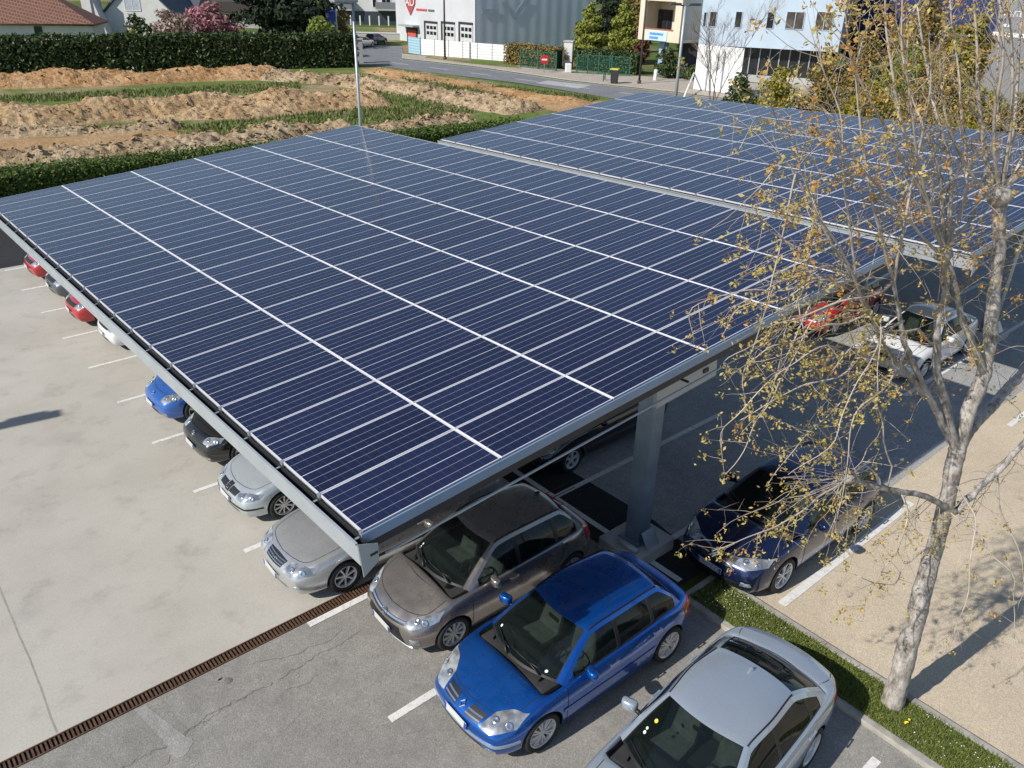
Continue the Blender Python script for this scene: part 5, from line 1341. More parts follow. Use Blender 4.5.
# ------------------------------------------------------------------ buildings
class Bld:
    def __init__(s, name, label, A, B, cat='building'):
        A, B = Vector(A), Vector(B); s.A = Vector((A.x, A.y, 0)); d = Vector((B.x - A.x, B.y - A.y, 0)); s.L = d.length; s.ex = d.normalized()
        s.ey = Vector((-s.ex.y, s.ex.x, 0))
        if s.ey.dot(FH) < 0: s.ey = -s.ey
        s.M = Matrix((s.ex, s.ey, Vector((0, 0, 1)))).transposed()
        s.root = thing(name, label, cat, tuple(s.A))
    def px(s, x, y, off=0.0):                             # pixel -> (along, up) on the facade plane
        d = ray(x, y); o = s.A + s.ey * off; k = s.ey.dot(o - CAMP) / s.ey.dot(d); p = CAMP + d * k - s.A; return p.dot(s.ex), p.z
    def box(s, mb, x0, x1, y0, y1, z0, z1, m=0):
        mb.box(s.ex * (x0 + x1) / 2 + s.ey * (y0 + y1) / 2 + Vector((0, 0, (z0 + z1) / 2)), (abs(x1 - x0), abs(y1 - y0), abs(z1 - z0)), M=s.M, m=m); return mb
    def part(s, name, mat, boxes, parent=None):
        mb = MB()
        for b in boxes: s.box(mb, *b)
        return mb.build(name, mat, parent or s.root)
    def pt(s, x, y, z): return s.ex * x + s.ey * y + Vector((0, 0, z))
    def window(s, x0, y0, x1, y1, frame=M_white, glass=None, bars=1, name='window', fw=.09):
        a, b = s.px(x0, y1); c, d = s.px(x1, y0); a, c = min(a, c), max(a, c); b, d = min(b, d), max(b, d)
        w = s.part(name, frame, [(a - fw, c + fw, -.07, -.003, d, d + fw), (a - fw, c + fw, -.07, -.003, b - fw, b), (a - fw, a, -.07, -.003, b, d), (c, c + fw, -.07, -.003, b, d)] + [((a + (c - a) * k / bars) - .03, (a + (c - a) * k / bars) + .03, -.06, -.003, b, d) for k in range(1, bars)])
        s.part('pane', glass or M_pane, [(a, c, -.035, -.004, b, d)], w); return w
    def text(s, txt, x, y, size, mat, parent=None, off=-.03, name='lettering'):
        me = text_mesh(txt, size, .01); F = Matrix((s.ex, Vector((0, 0, 1)), -s.ey)).transposed().to_4x4()
        if s.ex.cross(Vector((0, 0, 1))).dot(-s.ey) < 0: F = Matrix((-s.ex, Vector((0, 0, 1)), -s.ey)).transposed().to_4x4()
        F.translation = s.pt(x, off, y); me.transform(F); return link(name, me, [mat], parent or s.root)
M_pane = simple('window_glass', (.018, .022, .028), .06, 0, .3, .6, spec=.8)
M_wallw = simple('white_render', (.66, .66, .64), .85, 0, .07, .8); M_wallc = simple('cream_render', (.66, .58, .45), .85, 0, .06, .8); M_wallg = simple('grey_render', (.44, .44, .43), .85, 0, .08, .7)
def corr(name, c, pitch=.4, amp=.25):
    t = NT(name); sx = t.t.nodes.new('ShaderNodeSeparateXYZ'); t.l(t.co.outputs['Object'], sx.inputs[0])
    q = t.math('SINE', t.math('MULTIPLY', t.math('ADD', sx.outputs[0], sx.outputs[1]), 2 * pi / pitch)); t.bump(q, .35, .03)
    col = t.ramp(t.noise(.25, 5), [(.3, [x * .92 for x in c]), (.7, [x * 1.07 for x in c])]); return t.set(color=col, rough=.5, metal=.1)
M_cladw = corr('white_cladding', (.60, .62, .64)); M_cladg = corr('blue_grey_cladding', (.60, .66, .73), 1.4); M_cladb = corr('pale_blue_cladding', (.50, .60, .70), 1.1); M_cladn = corr('navy_cladding', (.02, .035, .12)); M_clads = corr('grey_cladding', (.26, .27, .29), .3)
def tiles(name, c):
    t = NT(name); v = t.t.nodes.new('ShaderNodeTexBrick'); v.inputs['Scale'].default_value = 1.0; v.inputs['Mortar Size'].default_value = .02; v.inputs['Brick Width'].default_value = .38; v.inputs['Row Height'].default_value = .32; v.inputs['Mortar Size'].default_value = .035
    for i, k in (('Color1', 1.0), ('Color2', .72)): v.inputs[i].default_value = (*[x * k for x in c], 1)
    v.inputs['Mortar'].default_value = (*[min(1, x * 2.1) for x in c], 1)
    mp = t.t.nodes.new('ShaderNodeMapping'); mp.inputs['Rotation'].default_value = (0, 0, atan2(RT.y, RT.x)); mp.vector_type = 'TEXTURE'; t.l(t.co.outputs['Object'], mp.inputs['Vector']); t.l(mp.outputs[0], v.inputs['Vector'])
    col = t.mix(t.math('MULTIPLY', t.noise(.9, 5), .5), v.outputs['Color'], [x * .6 for x in c]); return t.set(color=col, rough=.85)
M_tile = tiles('red_roof_tiles', (.17, .083, .058)); M_slate = simple('slate_roof', (.075, .085, .105), .6, 0, .2, 2)
# tiled house, far left
b = Bld('house', 'white single storey house with a red tiled hip roof behind the far hedge', atd(-80, 30, 110), atd(92, 30, 114), 'house')
L, z = b.px(91, 22.5)[0], b.px(40, 22.5)[1]
b.part('wall', M_wallw, [(0, L, 0, 6, 0, z)])
mb = MB(); apx = b.px(52, 22)[0] - 2.5; az = atd(52, -14, 118).z
e = [b.pt(-.5, -.5, z - .1), b.pt(L + .5, -.5, z - .1), b.pt(L + .5, 6.5, z - .1), b.pt(-.5, 6.5, z - .1)]; r1_, r2_ = b.pt(5, 3, az), b.pt(L - 6.5, 3, az)
e2 = [p - Vector((0, 0, .22)) for p in e]
mb.add(e + [r1_, r2_] + e2, [(0, 1, 5, 4), (1, 2, 5), (2, 3, 4, 5), (3, 0, 4), (6, 7, 1, 0), (7, 8, 2, 1), (8, 9, 3, 2), (9, 6, 0, 3), (9, 8, 7, 6)]); b_r = mb.build('roof', M_tile, b.root)
mb = MB(); mb.tube([b.pt(-.5, -.6, z - .2), b.pt(L + .5, -.6, z - .2)], .09, 6); mb.build('eaves_gutter', simple('brown_gutter', (.10, .05, .035), .6), b_r)
b.window(36, 27, 41, 34, simple('teal_shutter', (.03, .09, .10), .6), None, 1)
# white gabled house
b = Bld('house', 'white gabled house with a grey slate roof and a tall chimney wall', atd(90, 32, 124), atd(176, 32, 124), 'house')
L = b.L; g0 = b.px(104, 20)[0]; zt = b.px(150, 16)[1]; xa = b.px(176, 16)[0]; ap = b.px(138, 0)[0]; az = atd(138, -24, 124).z
b.part('wall', M_wallw, [(g0, xa, 0, 9, 0, zt)])
mb = MB(); mb.add([b.pt(g0, 0, zt), b.pt(xa, 0, zt), b.pt(ap, 0, az), b.pt(g0, 9, zt), b.pt(xa, 9, zt), b.pt(ap, 9, az)], [(0, 1, 2), (5, 4, 3)]); mb.build('gable', M_wallw, b.root)
mb = MB()
for x, s in ((g0, -1), (xa, 1)):
    p = [b.pt(x + s * .5, -.4, zt - .35), b.pt(ap, -.4, az + .02), b.pt(ap, 9.4, az + .02), b.pt(x + s * .5, 9.4, zt - .35)]; mb.add(p + [q + Vector((0, 0, .22)) for q in p], [(0, 1, 2, 3), (4, 5, 6, 7), (0, 1, 5, 4), (1, 2, 6, 5), (2, 3, 7, 6), (3, 0, 4, 7)])
mb.build('roof', M_slate, b.root)
x0_, _ = b.px(92, 20); x1_, _ = b.px(101, 20); b.part('chimney_wall', M_wallw, [(x0_, x1_, -2.2, 1, 0, atd(96, -12, 122).z)])
x2_, _ = b.px(113, 20); zb_ = b.px(108, 12)[1]; mb = MB(); mb.add([b.pt(x1_, -2, 0), b.pt(x2_, -2, 0), b.pt(x1_, -2, atd(100, -6, 122).z), b.pt(x1_, -.05, 0), b.pt(x2_, -.05, 0), b.pt(x1_, -.05, atd(100, -6, 122).z)], [(0, 1, 2), (5, 4, 3), (1, 4, 5, 2), (0, 2, 5, 3), (0, 3, 4, 1)]); mb.build('buttress', M_wallw, b.root)
b.window(126, -4, 138, 10, M_white, simple('net_curtain', (.45, .50, .55), .4), 2)
# slate roofed house with dormer
b = Bld('house', 'low house with a slate roof and a white dormer window', atd(160, 30, 132), atd(196, 30, 132), 'house')
zt = b.px(180, 13)[1]; b.part('wall', M_wallg, [(0, b.L, 0, 8, 0, zt)]); az = atd(180, -12, 136).z
mb = MB(); p = [b.pt(-.6, -.5, zt), b.pt(b.L + .6, -.5, zt), b.pt(b.L + .6, 4, az), b.pt(-.6, 4, az), b.pt(b.L + .6, 8.5, zt), b.pt(-.6, 8.5, zt)]; mb.add(p, [(0, 1, 2, 3), (3, 2, 4, 5), (1, 4, 2), (0, 3, 5), (0, 5, 4, 1)]); mb.build('roof', M_slate, b.root)
d0, dz0 = b.px(161, 9); d1, dz1 = b.px(173, -4); dm = b.part('dormer', M_wallw, [(d0, d1, -.3, 3.5, dz0, dz1)])
for q in (163.5, 168): 
    w0, wz0 = b.px(q, 8, -.3); w1, wz1 = b.px(q + 3, 1, -.3); b.part('pane', M_pane, [(w0, w1, -.36, -.30, wz0, wz1)], dm)
# dark long roof behind the cherry trees
b = Bld('building', 'long brown roofed building behind the pink tree', atd(178, 25, 150), atd(262, 25, 150))
zt = b.px(220, 11)[1]; b.part('wall', M_wallg, [(0, b.L, 0, 9, 0, zt)]); b.part('roof', simple('brown_roof', (.055, .045, .04), .8), [(-.6, b.L + .6, -.8, 9.8, zt, zt + 1.5)])
for q in (186, 206, 226, 246): b.window(q, 14, q + 8, 22, M_white, None, 2)
# blue banner
b = Bld('banner_sign', 'tall blue banner beside the clipped olive ball', atd(329, 32, 116), atd(336, 32, 116), 'banner')
x0_, z0_ = b.px(329, 33); x1_, z1_ = b.px(335, 9); b.part('panel', simple('blue_banner_cloth', (.03, .06, .36), .6), [(x0_, x1_, 0, .12, z0_, z1_)]); b.part('pole', M_galv, [(x1_, x1_ + .15, 0, .12, 0, z1_ + .4)])
# apartment building
b = Bld('apartment_building', 'white flats with grey balconies and a dark ground floor', atd(326, 25, 168), atd(400, 25, 168))
L = b.L; b.part('wall', M_wallw, [(0, L, 0, 12, 0, atd(360, -40, 168).z)])
z0_ = b.px(360, 26)[1]; z1_ = b.px(360, 11)[1]; b.part('shop_front', simple('dark_cladding', (.05, .06, .075), .4), [(L * .0, L, -.3, -.01, z0_, z1_)])
for q in range(7): xx = L * (.12 + q * .125); b.part('fence_post', M_white, [(xx, xx + .22, -3.0, -2.8, 0, z1_ * .72)])
for q0, q1 in ((341, 353), (377, 398)):
    x0_, zb = b.px(q0, 10); x1_, zc_ = b.px(q1, 4); bl = b.part('balcony', M_wallg, [(x0_, x1_, -1.6, -.01, zb, zb + .25)]); b.part('railing', simple('grey_rail', (.2, .21, .23), .5), [(x0_, x1_, -1.6, -1.5, zb + .25, zc_ + .3)], bl)
b.window(343, -6, 351, 4, M_white, None, 2); b.window(373, -4, 376, 7, M_white); b.window(382, -6, 390, 3, M_white, None, 2)
b.part('awning', simple('brown_awning', (.28, .18, .12), .8), [(b.px(341, 0)[0], b.px(353, 0)[0], -1.7, -.02, b.px(347, 3)[1], b.px(347, -1)[1])])
# lawn and low wall in front of it, gate pier
sheet('lawn', [tuple(atd(*q).xy) for q in ((345, 30, 128), (402, 30, 128), (402, 25, 160), (340, 25, 160))], .02, M_meadow)
b = Bld('boundary_wall', 'low pale wall beyond the two far parked cars', atd(352, 35, 132), atd(402, 35, 132), 'wall'); b.part('coping', M_wallw, [(0, b.L, -.05, .4, .9, 1.05)]); b.part('masonry', M_wallg, [(0, b.L, 0, .35, 0, .9)])
p = at(360.5, 62); b = Bld('gate_pier', 'square grey pier at the end of the tall hedge', at(357.5, 63), at(363.5, 63), 'pier'); zt = b.px(360, 40)[1]; b.part('pier', M_wallg, [(0, b.L, 0, b.L, 0, zt)]); b.part('pier_cap', M_concb, [(-.08, b.L + .08, -.08, b.L + .08, zt, zt + .14)])
# two far cars (the same bodies as the parked hatchbacks)
def far_car(label, pt, px, py, rz):
    C = plain(label, pt, tuple(at(px, py)), 4.1, 1.46, rz, 'cars on the far side road', interior=False); return C
far_car('silver grey car by the gate pier on the far side road', 'silver2', 371, 46, radians(205))
far_car('dark blue car beyond the silver grey one on the far side road', 'navy', 384, 43, radians(205))
# warehouse
wl, wc = at(397, 40), at(475, 49.5); wr = at(592, 46.2)
b = Bld('warehouse', 'large grey workshop with a white front and three roller doors', wl, wc)
H_ = 10.5; L = b.L; b.part('front_wall', M_cladw, [(0, L, 0, .4, 0, H_)])
side = Vector((wr.x - wc.x, wr.y - wc.y, 0)); sl_ = side.length; sx_ = side.normalized()
mb = MB(); n_ = Vector((-sx_.y, sx_.x, 0)); M_ = Matrix((sx_, n_, Vector((0, 0, 1)))).transposed(); mb.box(wc - b.A + sx_ * (sl_ / 2 + .25) + n_ * .2 + Vector((0, 0, H_ / 2)), (sl_, .4, H_), M=M_); sw_ = mb.build('side_wall', M_cladg, b.root)
mb = MB(); q = [b.pt(0, .1, H_), b.pt(L, .1, H_), Vector(wr - b.A).to_2d().to_3d() + Vector((0, 0, H_)), b.pt(0, .1, H_) + (wr - wc).to_2d().to_3d()]; mb.add(q + [p + Vector((0, 0, .3)) for p in q], [(0, 1, 2, 3), (4, 5, 6, 7), (0, 1, 5, 4), (1, 2, 6, 5), (2, 3, 7, 6), (3, 0, 4, 7)]); mb.build('roof', M_clads, b.root)
M_door = simple('pale_roller_door', (.56, .57, .58), .5); M_frame = simple('dark_door_frame', (.035, .035, .05), .5)
for q0, q1, yt, yb in ((424.5, 437.5, 20.5, 40), (441.5, 455, 21, 43), (459, 473, 21.5, 46)):
    x0_, zt = b.px(q0, yt); x1_, _ = b.px(q1, yt); w = b.part('roller_door', M_door, [(x0_ + .35, x1_, -.10, -.01, 0, zt - .3)]); b.part('door_frame', M_frame, [(x0_, x0_ + .35, -.14, -.01, 0, zt), (x0_ + .35, x1_, -.14, -.01, zt - .3, zt)], w)
    for rr in range(2):
        for cc in range(3): xa_ = x0_ + .6 + cc * (x1_ - x0_ - .6) / 3; b.part('pane', M_pane, [(xa_, xa_ + (x1_ - x0_ - .6) / 3 - .2, -.13, -.105, zt * (.66 - .24 * rr), zt * (.80 - .24 * rr))], w)
x0_, zt = b.px(407, 27); x1_, _ = b.px(417.5, 27); w = b.part('shop_door', M_frame, [(x0_, x1_, -.08, -.01, 0, zt)]); b.part('door_poster', simple('red_poster', (.60, .10, .07), .6), [(x0_ + .3, x1_ - .3, -.12, -.085, zt * .2, zt * .85)], w); b.part('canopy', M_galvl, [(x0_ - .5, x1_ + .4, -1.2, -.01, zt + .15, zt + .4)], w)
# the shield with its two letters and the line of lettering
cx_, cz_ = b.px(410.5, 4); s_ = (b.px(416, 4)[0] - b.px(405.5, 4)[0])
mb = MB(); sh_ = [(-.5, .42), (.5, .42), (.46, .02), (0, -.60), (-.46, .02)]
for k, (sc, off) in enumerate(((1.0, -.06), (.0, 0))):
    if not sc: continue
    a_ = [b.pt(cx_ + x * s_ * sc, off, cz_ + y * s_ * sc) for x, y in sh_]; c_ = [p - b.ey * .05 for p in a_]; mb.add(a_ + c_, [(0, 1, 2, 3, 4), (9, 8, 7, 6, 5)] + [(i, (i + 1) % 5, 5 + (i + 1) % 5, 5 + i) for i in range(5)])
sg = mb.build('logo_shield', simple('logo_red', (.40, .07, .08), .5), b.root); b.text('AD', cx_, cz_ + s_ * .10, s_ * .62, M_white, sg, -.16)
x0_, z0_ = b.px(416.5, 10.5); x1_, z1_ = b.px(427, 9.2); b.part('sign_bar', simple('sign_red', (.55, .07, .08), .5), [(x0_, x1_, -.05, -.01, z0_, z1_)]); x2_, _ = b.px(434.5, 10); b.part('sign_bar', simple('sign_grey', (.12, .13, .16), .5), [(x1_ + .3, x2_, -.05, -.01, z0_, z1_)])
# big arrow mark on the side wall
mb = MB(); f = lambda u, z, o: wc - b.A + sx_ * u - n_ * o + Vector((0, 0, z))
def spx(x, y):
    d_ = ray(x, y); o_ = wc; k_ = n_.dot(o_ - CAMP) / n_.dot(d_); p_ = CAMP + d_ * k_; return (p_ - wc).dot(sx_), p_.z
for poly in ([(482, 9), (498, 9), (498, 13.5), (482, 13.5)], [(501, 2), (506, 2), (514, 14), (524, 0), (530, 0), (514, 20)]):
    q = [spx(*p_) for p_ in poly]; a_ = [f(u, z, .03) for u, z in q]; c_ = [f(u, z, .06) for u, z in q]; n__ = len(q); mb.add(a_ + c_, [tuple(range(n__)), tuple(range(2 * n__ - 1, n__ - 1, -1))] + [(i, (i + 1) % n__, n__ + (i + 1) % n__, n__ + i) for i in range(n__)])
mb.build('wall_mark', simple('mark_grey', (.44, .49, .56), .5), sw_)
# white site fence and pale blue end panel
def panel_fence(label, pts, top, mat, name='panel_fence', n=4, post=M_galv):
    A_, B_ = at(*pts[0]), at(*pts[1]); b = Bld(name, label, A_, B_, 'fence'); za = b.px(pts[0][0], top[0])[1]; zb = b.px(pts[1][0], top[1])[1]; zt = (za + zb) / 2; seg = b.L / n
    for k in range(n): b.part('fence_panel', mat, [(k * seg + .03, (k + 1) * seg - .03, 0, .05, .12 - .1, zt)] )
    for k in range(n + 1): b.part('post', post, [(k * seg - .03, k * seg + .03, -.04, .08, 0, zt + .08)])
    mb = MB()
    return b
def stripes(name, c):
    t = NT(name); sx = t.t.nodes.new('ShaderNodeSeparateXYZ'); t.l(t.co.outputs['Object'], sx.inputs[0]); q = t.math('SINE', t.math('MULTIPLY', sx.outputs[2], 2 * pi / .32)); t.bump(q, .4, .03); return t.set(color=c, rough=.6)
panel_fence('white slatted site fence in front of the workshop', ((421, 55), (507, 62)), (37.5, 46.5), stripes('white_slats', (.74, .75, .76)), n=6)
panel_fence('pale blue panel at the left end of the white site fence', ((408.5, 53), (420.5, 55)), (37, 37.5), stripes('pale_blue_slats', (.32, .50, .60)), n=1)
# green mesh gate and fence
M_green = simple('green_powder_coat', (.012, .11, .075), .5, 0, .08, 3)
def mesh_fence(label, p0, p1, top0, bays, name='mesh_fence', cat='fence', half=None):
    b = Bld(name, label, at(*p0), at(*p1), cat); zt = (b.px(p0[0], top0[0])[1] + b.px(p1[0], top0[1])[1]) / 2; seg = b.L / bays
    for k in range(bays + 1): b.part('post', M_green, [(k * seg - .06, k * seg + .06, -.06, .06, -.05, zt + .12)])
    for k in range(bays):
        bx_ = [(k * seg + .07, (k + 1) * seg - .07, -.02, .02, zt - .06, zt), (k * seg + .07, (k + 1) * seg - .07, -.02, .02, .10, .16)]; n = int(seg / .12)
        bx_ += [(k * seg + .07 + (seg - .14) * i / n - .011, k * seg + .07 + (seg - .14) * i / n + .011, -.011, .011, .16, zt - .06) for i in range(1, n)]
        bx_ += [(k * seg + .07, (k + 1) * seg - .07, -.010, .010, z_, z_ + .025) for z_ in (zt * .35, zt * .65)]
        b.part('mesh_panel', M_green, bx_)
    return b
mesh_fence('green mesh gate leaf left of the white box', (520.5, 67.5), (556, 71.5), (50, 52.5), 2, 'mesh_gate', 'gate')
mesh_fence('green mesh gate leaf behind the no entry sign', (576.5, 73.5), (609, 75.5), (54, 56), 3, 'mesh_gate', 'gate')
mesh_fence('short green mesh fence behind the wheelie bin', (611, 75.8), (629, 76.8), (56, 57), 1)
# small things on the pavement
def px_h(x, yb, yt): b_ = at(x, yb); return b_, atd(x, yt, dist_of(b_)).z
p, h = px_h(568, 73, 63.5); t = thing('utility_box', 'white box beside the left green gate leaf', 'box', tuple(p)); mb = MB(); mb.bevbox((0, 0, h / 2), (1.0, .6, h), .05, rz=.9); mb.build('housing', M_white, t); mb = MB(); mb.bevbox((0, 0, .06), (1.1, .7, .16), .02, rz=.9); mb.build('plinth', M_concb, t)
p, h = px_h(568, 68, 42); t = thing('gate_pillar', 'white pillar with a stone top between the green gate leaves', 'pillar', tuple(p)); mb = MB(); mb.bevbox((0, 0, h / 2), (1.0, 1.0, h), .03, rz=.6); mb.build('shaft', M_wallw, t); mb = MB(); mb.bevbox((0, 0, h + .08), (1.15, 1.15, .16), .03, rz=.6); mb.build('cap', M_concb, t)
mb = MB(); mb.bevbox((-.55, -.2, h * .42), (.08, .5, .5), .01, rz=.6); mb.build('letter_box', simple('terracotta', (.40, .18, .11), .7), t)
p, h = px_h(544, 73, 55); h2 = h
t = thing('road_sign', 'round red no entry sign on the green gate', 'sign', tuple(p)); mb = MB(); mb.tube([(0, 0, 0), (0, 0, h)], .035, 8); mb.build('post', M_galv, t)
Fm = Matrix((Vector((-sdir.y, sdir.x, 0)).normalized() * -1, Vector((0, 0, 1)), Vector((-FH.x, -FH.y, 0)))).transposed()
ez = Vector((-FH.x, -FH.y, 0)); exx = Vector((0, 0, 1)).cross(ez); Fm = Matrix((exx, Vector((0, 0, 1)), ez)).transposed().to_4x4(); zc_ = atd(543.5, 59.5, dist_of(p)).z
Fm.translation = Vector((0, 0, zc_)); mb = MB(); mb.lathe([(0, .06), (.43, .06), (.45, .05), (.45, .03), (0, .03)], Fm, 28, smooth=False); dsc = mb.build('disc', simple('sign_red_face', (.55, .02, .03), .4), t); mb = MB(); mb.box(Fm @ Vector((0, 0, .075)), (.58, .16, .02), M=Fm.to_3x3()); mb.build('white_bar', M_white, dsc)
p, h = px_h(614, 84, 67); t = thing('wheelie_bin', 'dark wheelie bin with a yellow lid by the green fence', 'bin', tuple(p), .5)
mb = MB(); hb = h * .84; r_ = []
for z_, w_ in ((.08, .26), (hb, .34)): r_.append([(-w_, -w_ * 1.1, z_), (w_, -w_ * 1.1, z_), (w_, w_ * 1.1, z_), (-w_, w_ * 1.1, z_), (-w_, -w_ * 1.1, z_)])
mb.grid(r_, smooth=False); mb.add(r_[0][:4], [(3, 2, 1, 0)]); mb.build('tub', simple('dark_bin_plastic', (.03, .032, .035), .5), t); mb = MB(); mb.bevbox((0, 0, hb + .06), (.76, .84, .14), .04); mb.build('lid', simple('yellow_lid', (.55, .48, .06), .5), t)
for s in (-1, 1):
    mb = MB(); mb.lathe([(0, -.03), (.1, -.03), (.1, .03), (0, .03)], Matrix.Translation((.26, s * .27, .1)) @ Matrix.Rotation(pi / 2, 4, 'X'), 14); mb.build('wheel', M_rubber, t)
for (bx_, yb, yt, lb) in ((655, 81, 69.5, 'white bollard on the gravel pavement below the loggia'), ):
    p, h = px_h(bx_, yb, yt); t = thing('bollard', lb, 'bollard', tuple(p)); mb = MB(); mb.lathe([(.19, 0), (.19, h * .92), (.15, h), (0, h)], None, 16); mb.build('post', M_white, t); mb = MB(); mb.lathe([(.24, 0), (.24, .1), (.19, .12)], None, 16); mb.build('foot', M_concb, t)
p, h = px_h(604, 81, 73); t = thing('bike_rack', 'low green hoop beside the wheelie bin', 'bike rack', tuple(p), .6); mb = MB(); mb.tube([(-.5, 0, 0), (-.5, 0, h * .85), (-.35, 0, h), (.35, 0, h), (.5, 0, h * .85), (.5, 0, 0)], .05, 8); mb.build('hoop', M_green, t); mb = MB(); mb.tube([(-.5, 0, h * .5), (.5, 0, h * .5)], .03, 6); mb.build('cross_bar', M_green, t)
# thin posts and lamps
def post_(name, label, cat, base, h, r0_, r1_, mat, head=None, az=0.0, lean=(0, 0), arm=0):
    t = thing(name, label, cat, tuple(base), az); mb = MB(); mb.tube([(0, 0, 0), (lean[0] * .5, lean[1] * .5, h * .5), (lean[0], lean[1], h)], [r0_, (r0_ + r1_) / 2, r1_], 12); mb.tube([(0, 0, 0), (0, 0, .35)], r0_ * 1.7, 10); mb.build('pole', mat, t)
    if head == 'flat':
        mb = MB(); mb.bevbox((arm + .35, 0, h + .03), (1.0, .34, .13), .04); hd_ = mb.build('lamp_head', M_galv, t); mb = MB(); mb.bevbox((arm + .38, 0, h - .045), (.7, .26, .03), .01); mb.build('diffuser', M_lens, hd_)
    if head == 'twin':
        for s in (-1, 1):
            mb = MB(); mb.bevbox((0, s * .75, h + .12), (.42, .85, .16), .04); mb.tube([(0, s * .1, h), (0, s * .5, h + .08)], .05, 6); hd_ = mb.build('lamp_head', simple('dark_lamp', (.05, .055, .065), .4), t); mb = MB(); mb.bevbox((0, s * .8, h + .03), (.34, .6, .03), .01); mb.build('diffuser', M_lens, hd_)
    return t
lp = Vector((13.75, 22.4, 0)); 
b0 = Vector((13.2, 22.1, 0))
hh = 8.75
post_('street_lamp', 'tall grey lamp post behind the far corner of the nearer canopy', 'street lamp', b0, hh, .07, .05, M_galv, 'flat', pi)
p2_ = at(674, 112); hh = atd(687.3, 6, dist_of(p2_)).z
post_('street_lamp', 'tall grey lamp post with dark twin heads by the road', 'street lamp', p2_, hh, .14, .09, M_galvl, 'twin', atan2(RT.y, RT.x) - pi / 2)
p3_ = at(445, 60); hh = 9.6
post_('street_lamp', 'thin dark pole in front of the roller doors', 'street lamp', p3_, hh, .13, .09, simple('dark_pole', (.05, .045, .04), .6), 'flat', radians(200))
p3_ = at(639, 84); hh = atd(645, -14, dist_of(p3_)).z
post_('utility_pole', 'thin dark pole in front of the cream loggia', 'pole', p3_, hh, .11, .08, simple('dark_pole', (.05, .045, .04), .6), 'flat', radians(190))
# ---- office with the pale blue facade
fa, fb = at(698, 46.5, 3.2), at(842, 50.0, 3.6)
b = Bld('office_building', 'pale blue office with a glazed ground floor and a cream loggia corner', fa, fb)
L = b.L; zb = (b.px(760, 48)[1] + 0); zt = 13.0
xr = b.px(840, 40)[0]
b.part('upper_wall', M_cladb, [(0, xr, 0, 12, zb, zt)])
b.part('ground_floor', simple('shop_glass', (.03, .032, .034), .12, 0, .4, .8), [(.3, xr - .6, 1.2, 11, 0, zb)])
for k in range(14): xx = .3 + (xr - .9) * k / 13; b.part('mullion', M_galvl, [(xx - .05, xx + .05, 1.08, 1.19, .1, zb)])
b.part('plinth', M_wallg, [(.3, xr - .6, .9, 1.19, 0, .7)])
for q in ((703, 12.5, 707, 26), (709, 12, 717, 26), (734.5, 12, 742.5, 27), (766, 12.5, 775, 28), (785, 12.5, 805, 28.5), (814.5, 12.5, 834, 29.5)):
    b.window(*q, M_cladb, simple('tinted_glass', (.10, .085, .075), .08, 0, .5, 1.2, spec=.8) if q[0] > 780 else M_pane, 2 if q[0] > 780 else 1, fw=.05)
# cream loggia block in front
ca, cb_ = atd(637.5, 41, 96), atd(681, 41.6, 91)
lo = Bld('loggia_block', 'cream corner block with a recessed loggia and a pale blue sign', ca, cb_)
lo.root.location.z = 0; W_ = lo.px(681, 20)[0]; z0_ = lo.px(660, 41.5)[1]; z1_ = lo.px(660, 30)[1]; xa_, _ = lo.px(645, 20); xb_, _ = lo.px(674.5, 20)
lo.part('wall', M_wallc, [(0, W_, 0, .3, z0_, z1_), (0, xa_, 0, .3, z1_, 12), (xb_, W_, 0, .3, z1_, 12), (0, .3, .3, 9, z0_, 12), (xa_ - .3, xb_ + .3, 2.6, 2.9, z1_ - .3, 12), (xa_, xb_, 0, 2.6, lo.px(660, 1)[1], 12), (0, W_, .3, 9, z0_, z0_ + .3)])
lo.part('side_wall', M_wallg, [(W_ - .3, W_ - .005, .3, 9, z0_, 12)])
x0_, zz0 = lo.px(657.5, 29, 2.6); x1_, zz1 = lo.px(673.5, 10, 2.6); lo.part('loggia_window', M_frame, [(x0_, x1_, 2.52, 2.595, zz0 - .3, zz1)]); 
for k in range(3): xx = x0_ + .1 + k * (x1_ - x0_) / 3; lo.part('pane', M_pane, [(xx, xx + (x1_ - x0_) / 3 - .2, 2.47, 2.515, zz0, zz1 - .15)], [o for o in lo.root.children if o.name.startswith('loggia_window')][0])
lo.part('sill', simple('terracotta_sill', (.34, .13, .08), .7), [(xa_ + .01, xb_ - .01, -.06, .35, z1_ + .005, z1_ + .10)])
x0_, zz0 = lo.px(647, 39.5); x1_, zz1 = lo.px(667.5, 32); sg = lo.part('sign_board', simple('pale_blue_sign', (.50, .66, .80), .5), [(x0_, x1_, -.08, -.005, zz0, zz1)])
for k in range(2): lo.part('sign_line', simple('sign_blue', (.10, .28, .60), .5), [(x0_ + .4, x1_ - (.5 if k else 1.2), -.10, -.082, zz0 + (zz1 - zz0) * (.16 + .42 * k), zz0 + (zz1 - zz0) * (.40 + .42 * k))], sg)
x0_, _ = lo.px(658, 60, 1.0); x1_, _ = lo.px(663, 60, 1.0); lo.part('pillar', simple('pale_blue_pillar', (.30, .42, .60), .6), [(x0_, x1_, 1.0, 1.7, 0, z0_)]); lo.part('recess', M_frame, [(x1_ + .05, W_ - .2, 3.2, 3.5, 0, z0_)]); lo.part('low_wall', M_wallw, [(x1_ + .1, W_ + 2, 1.2, 1.5, 0, .55)])
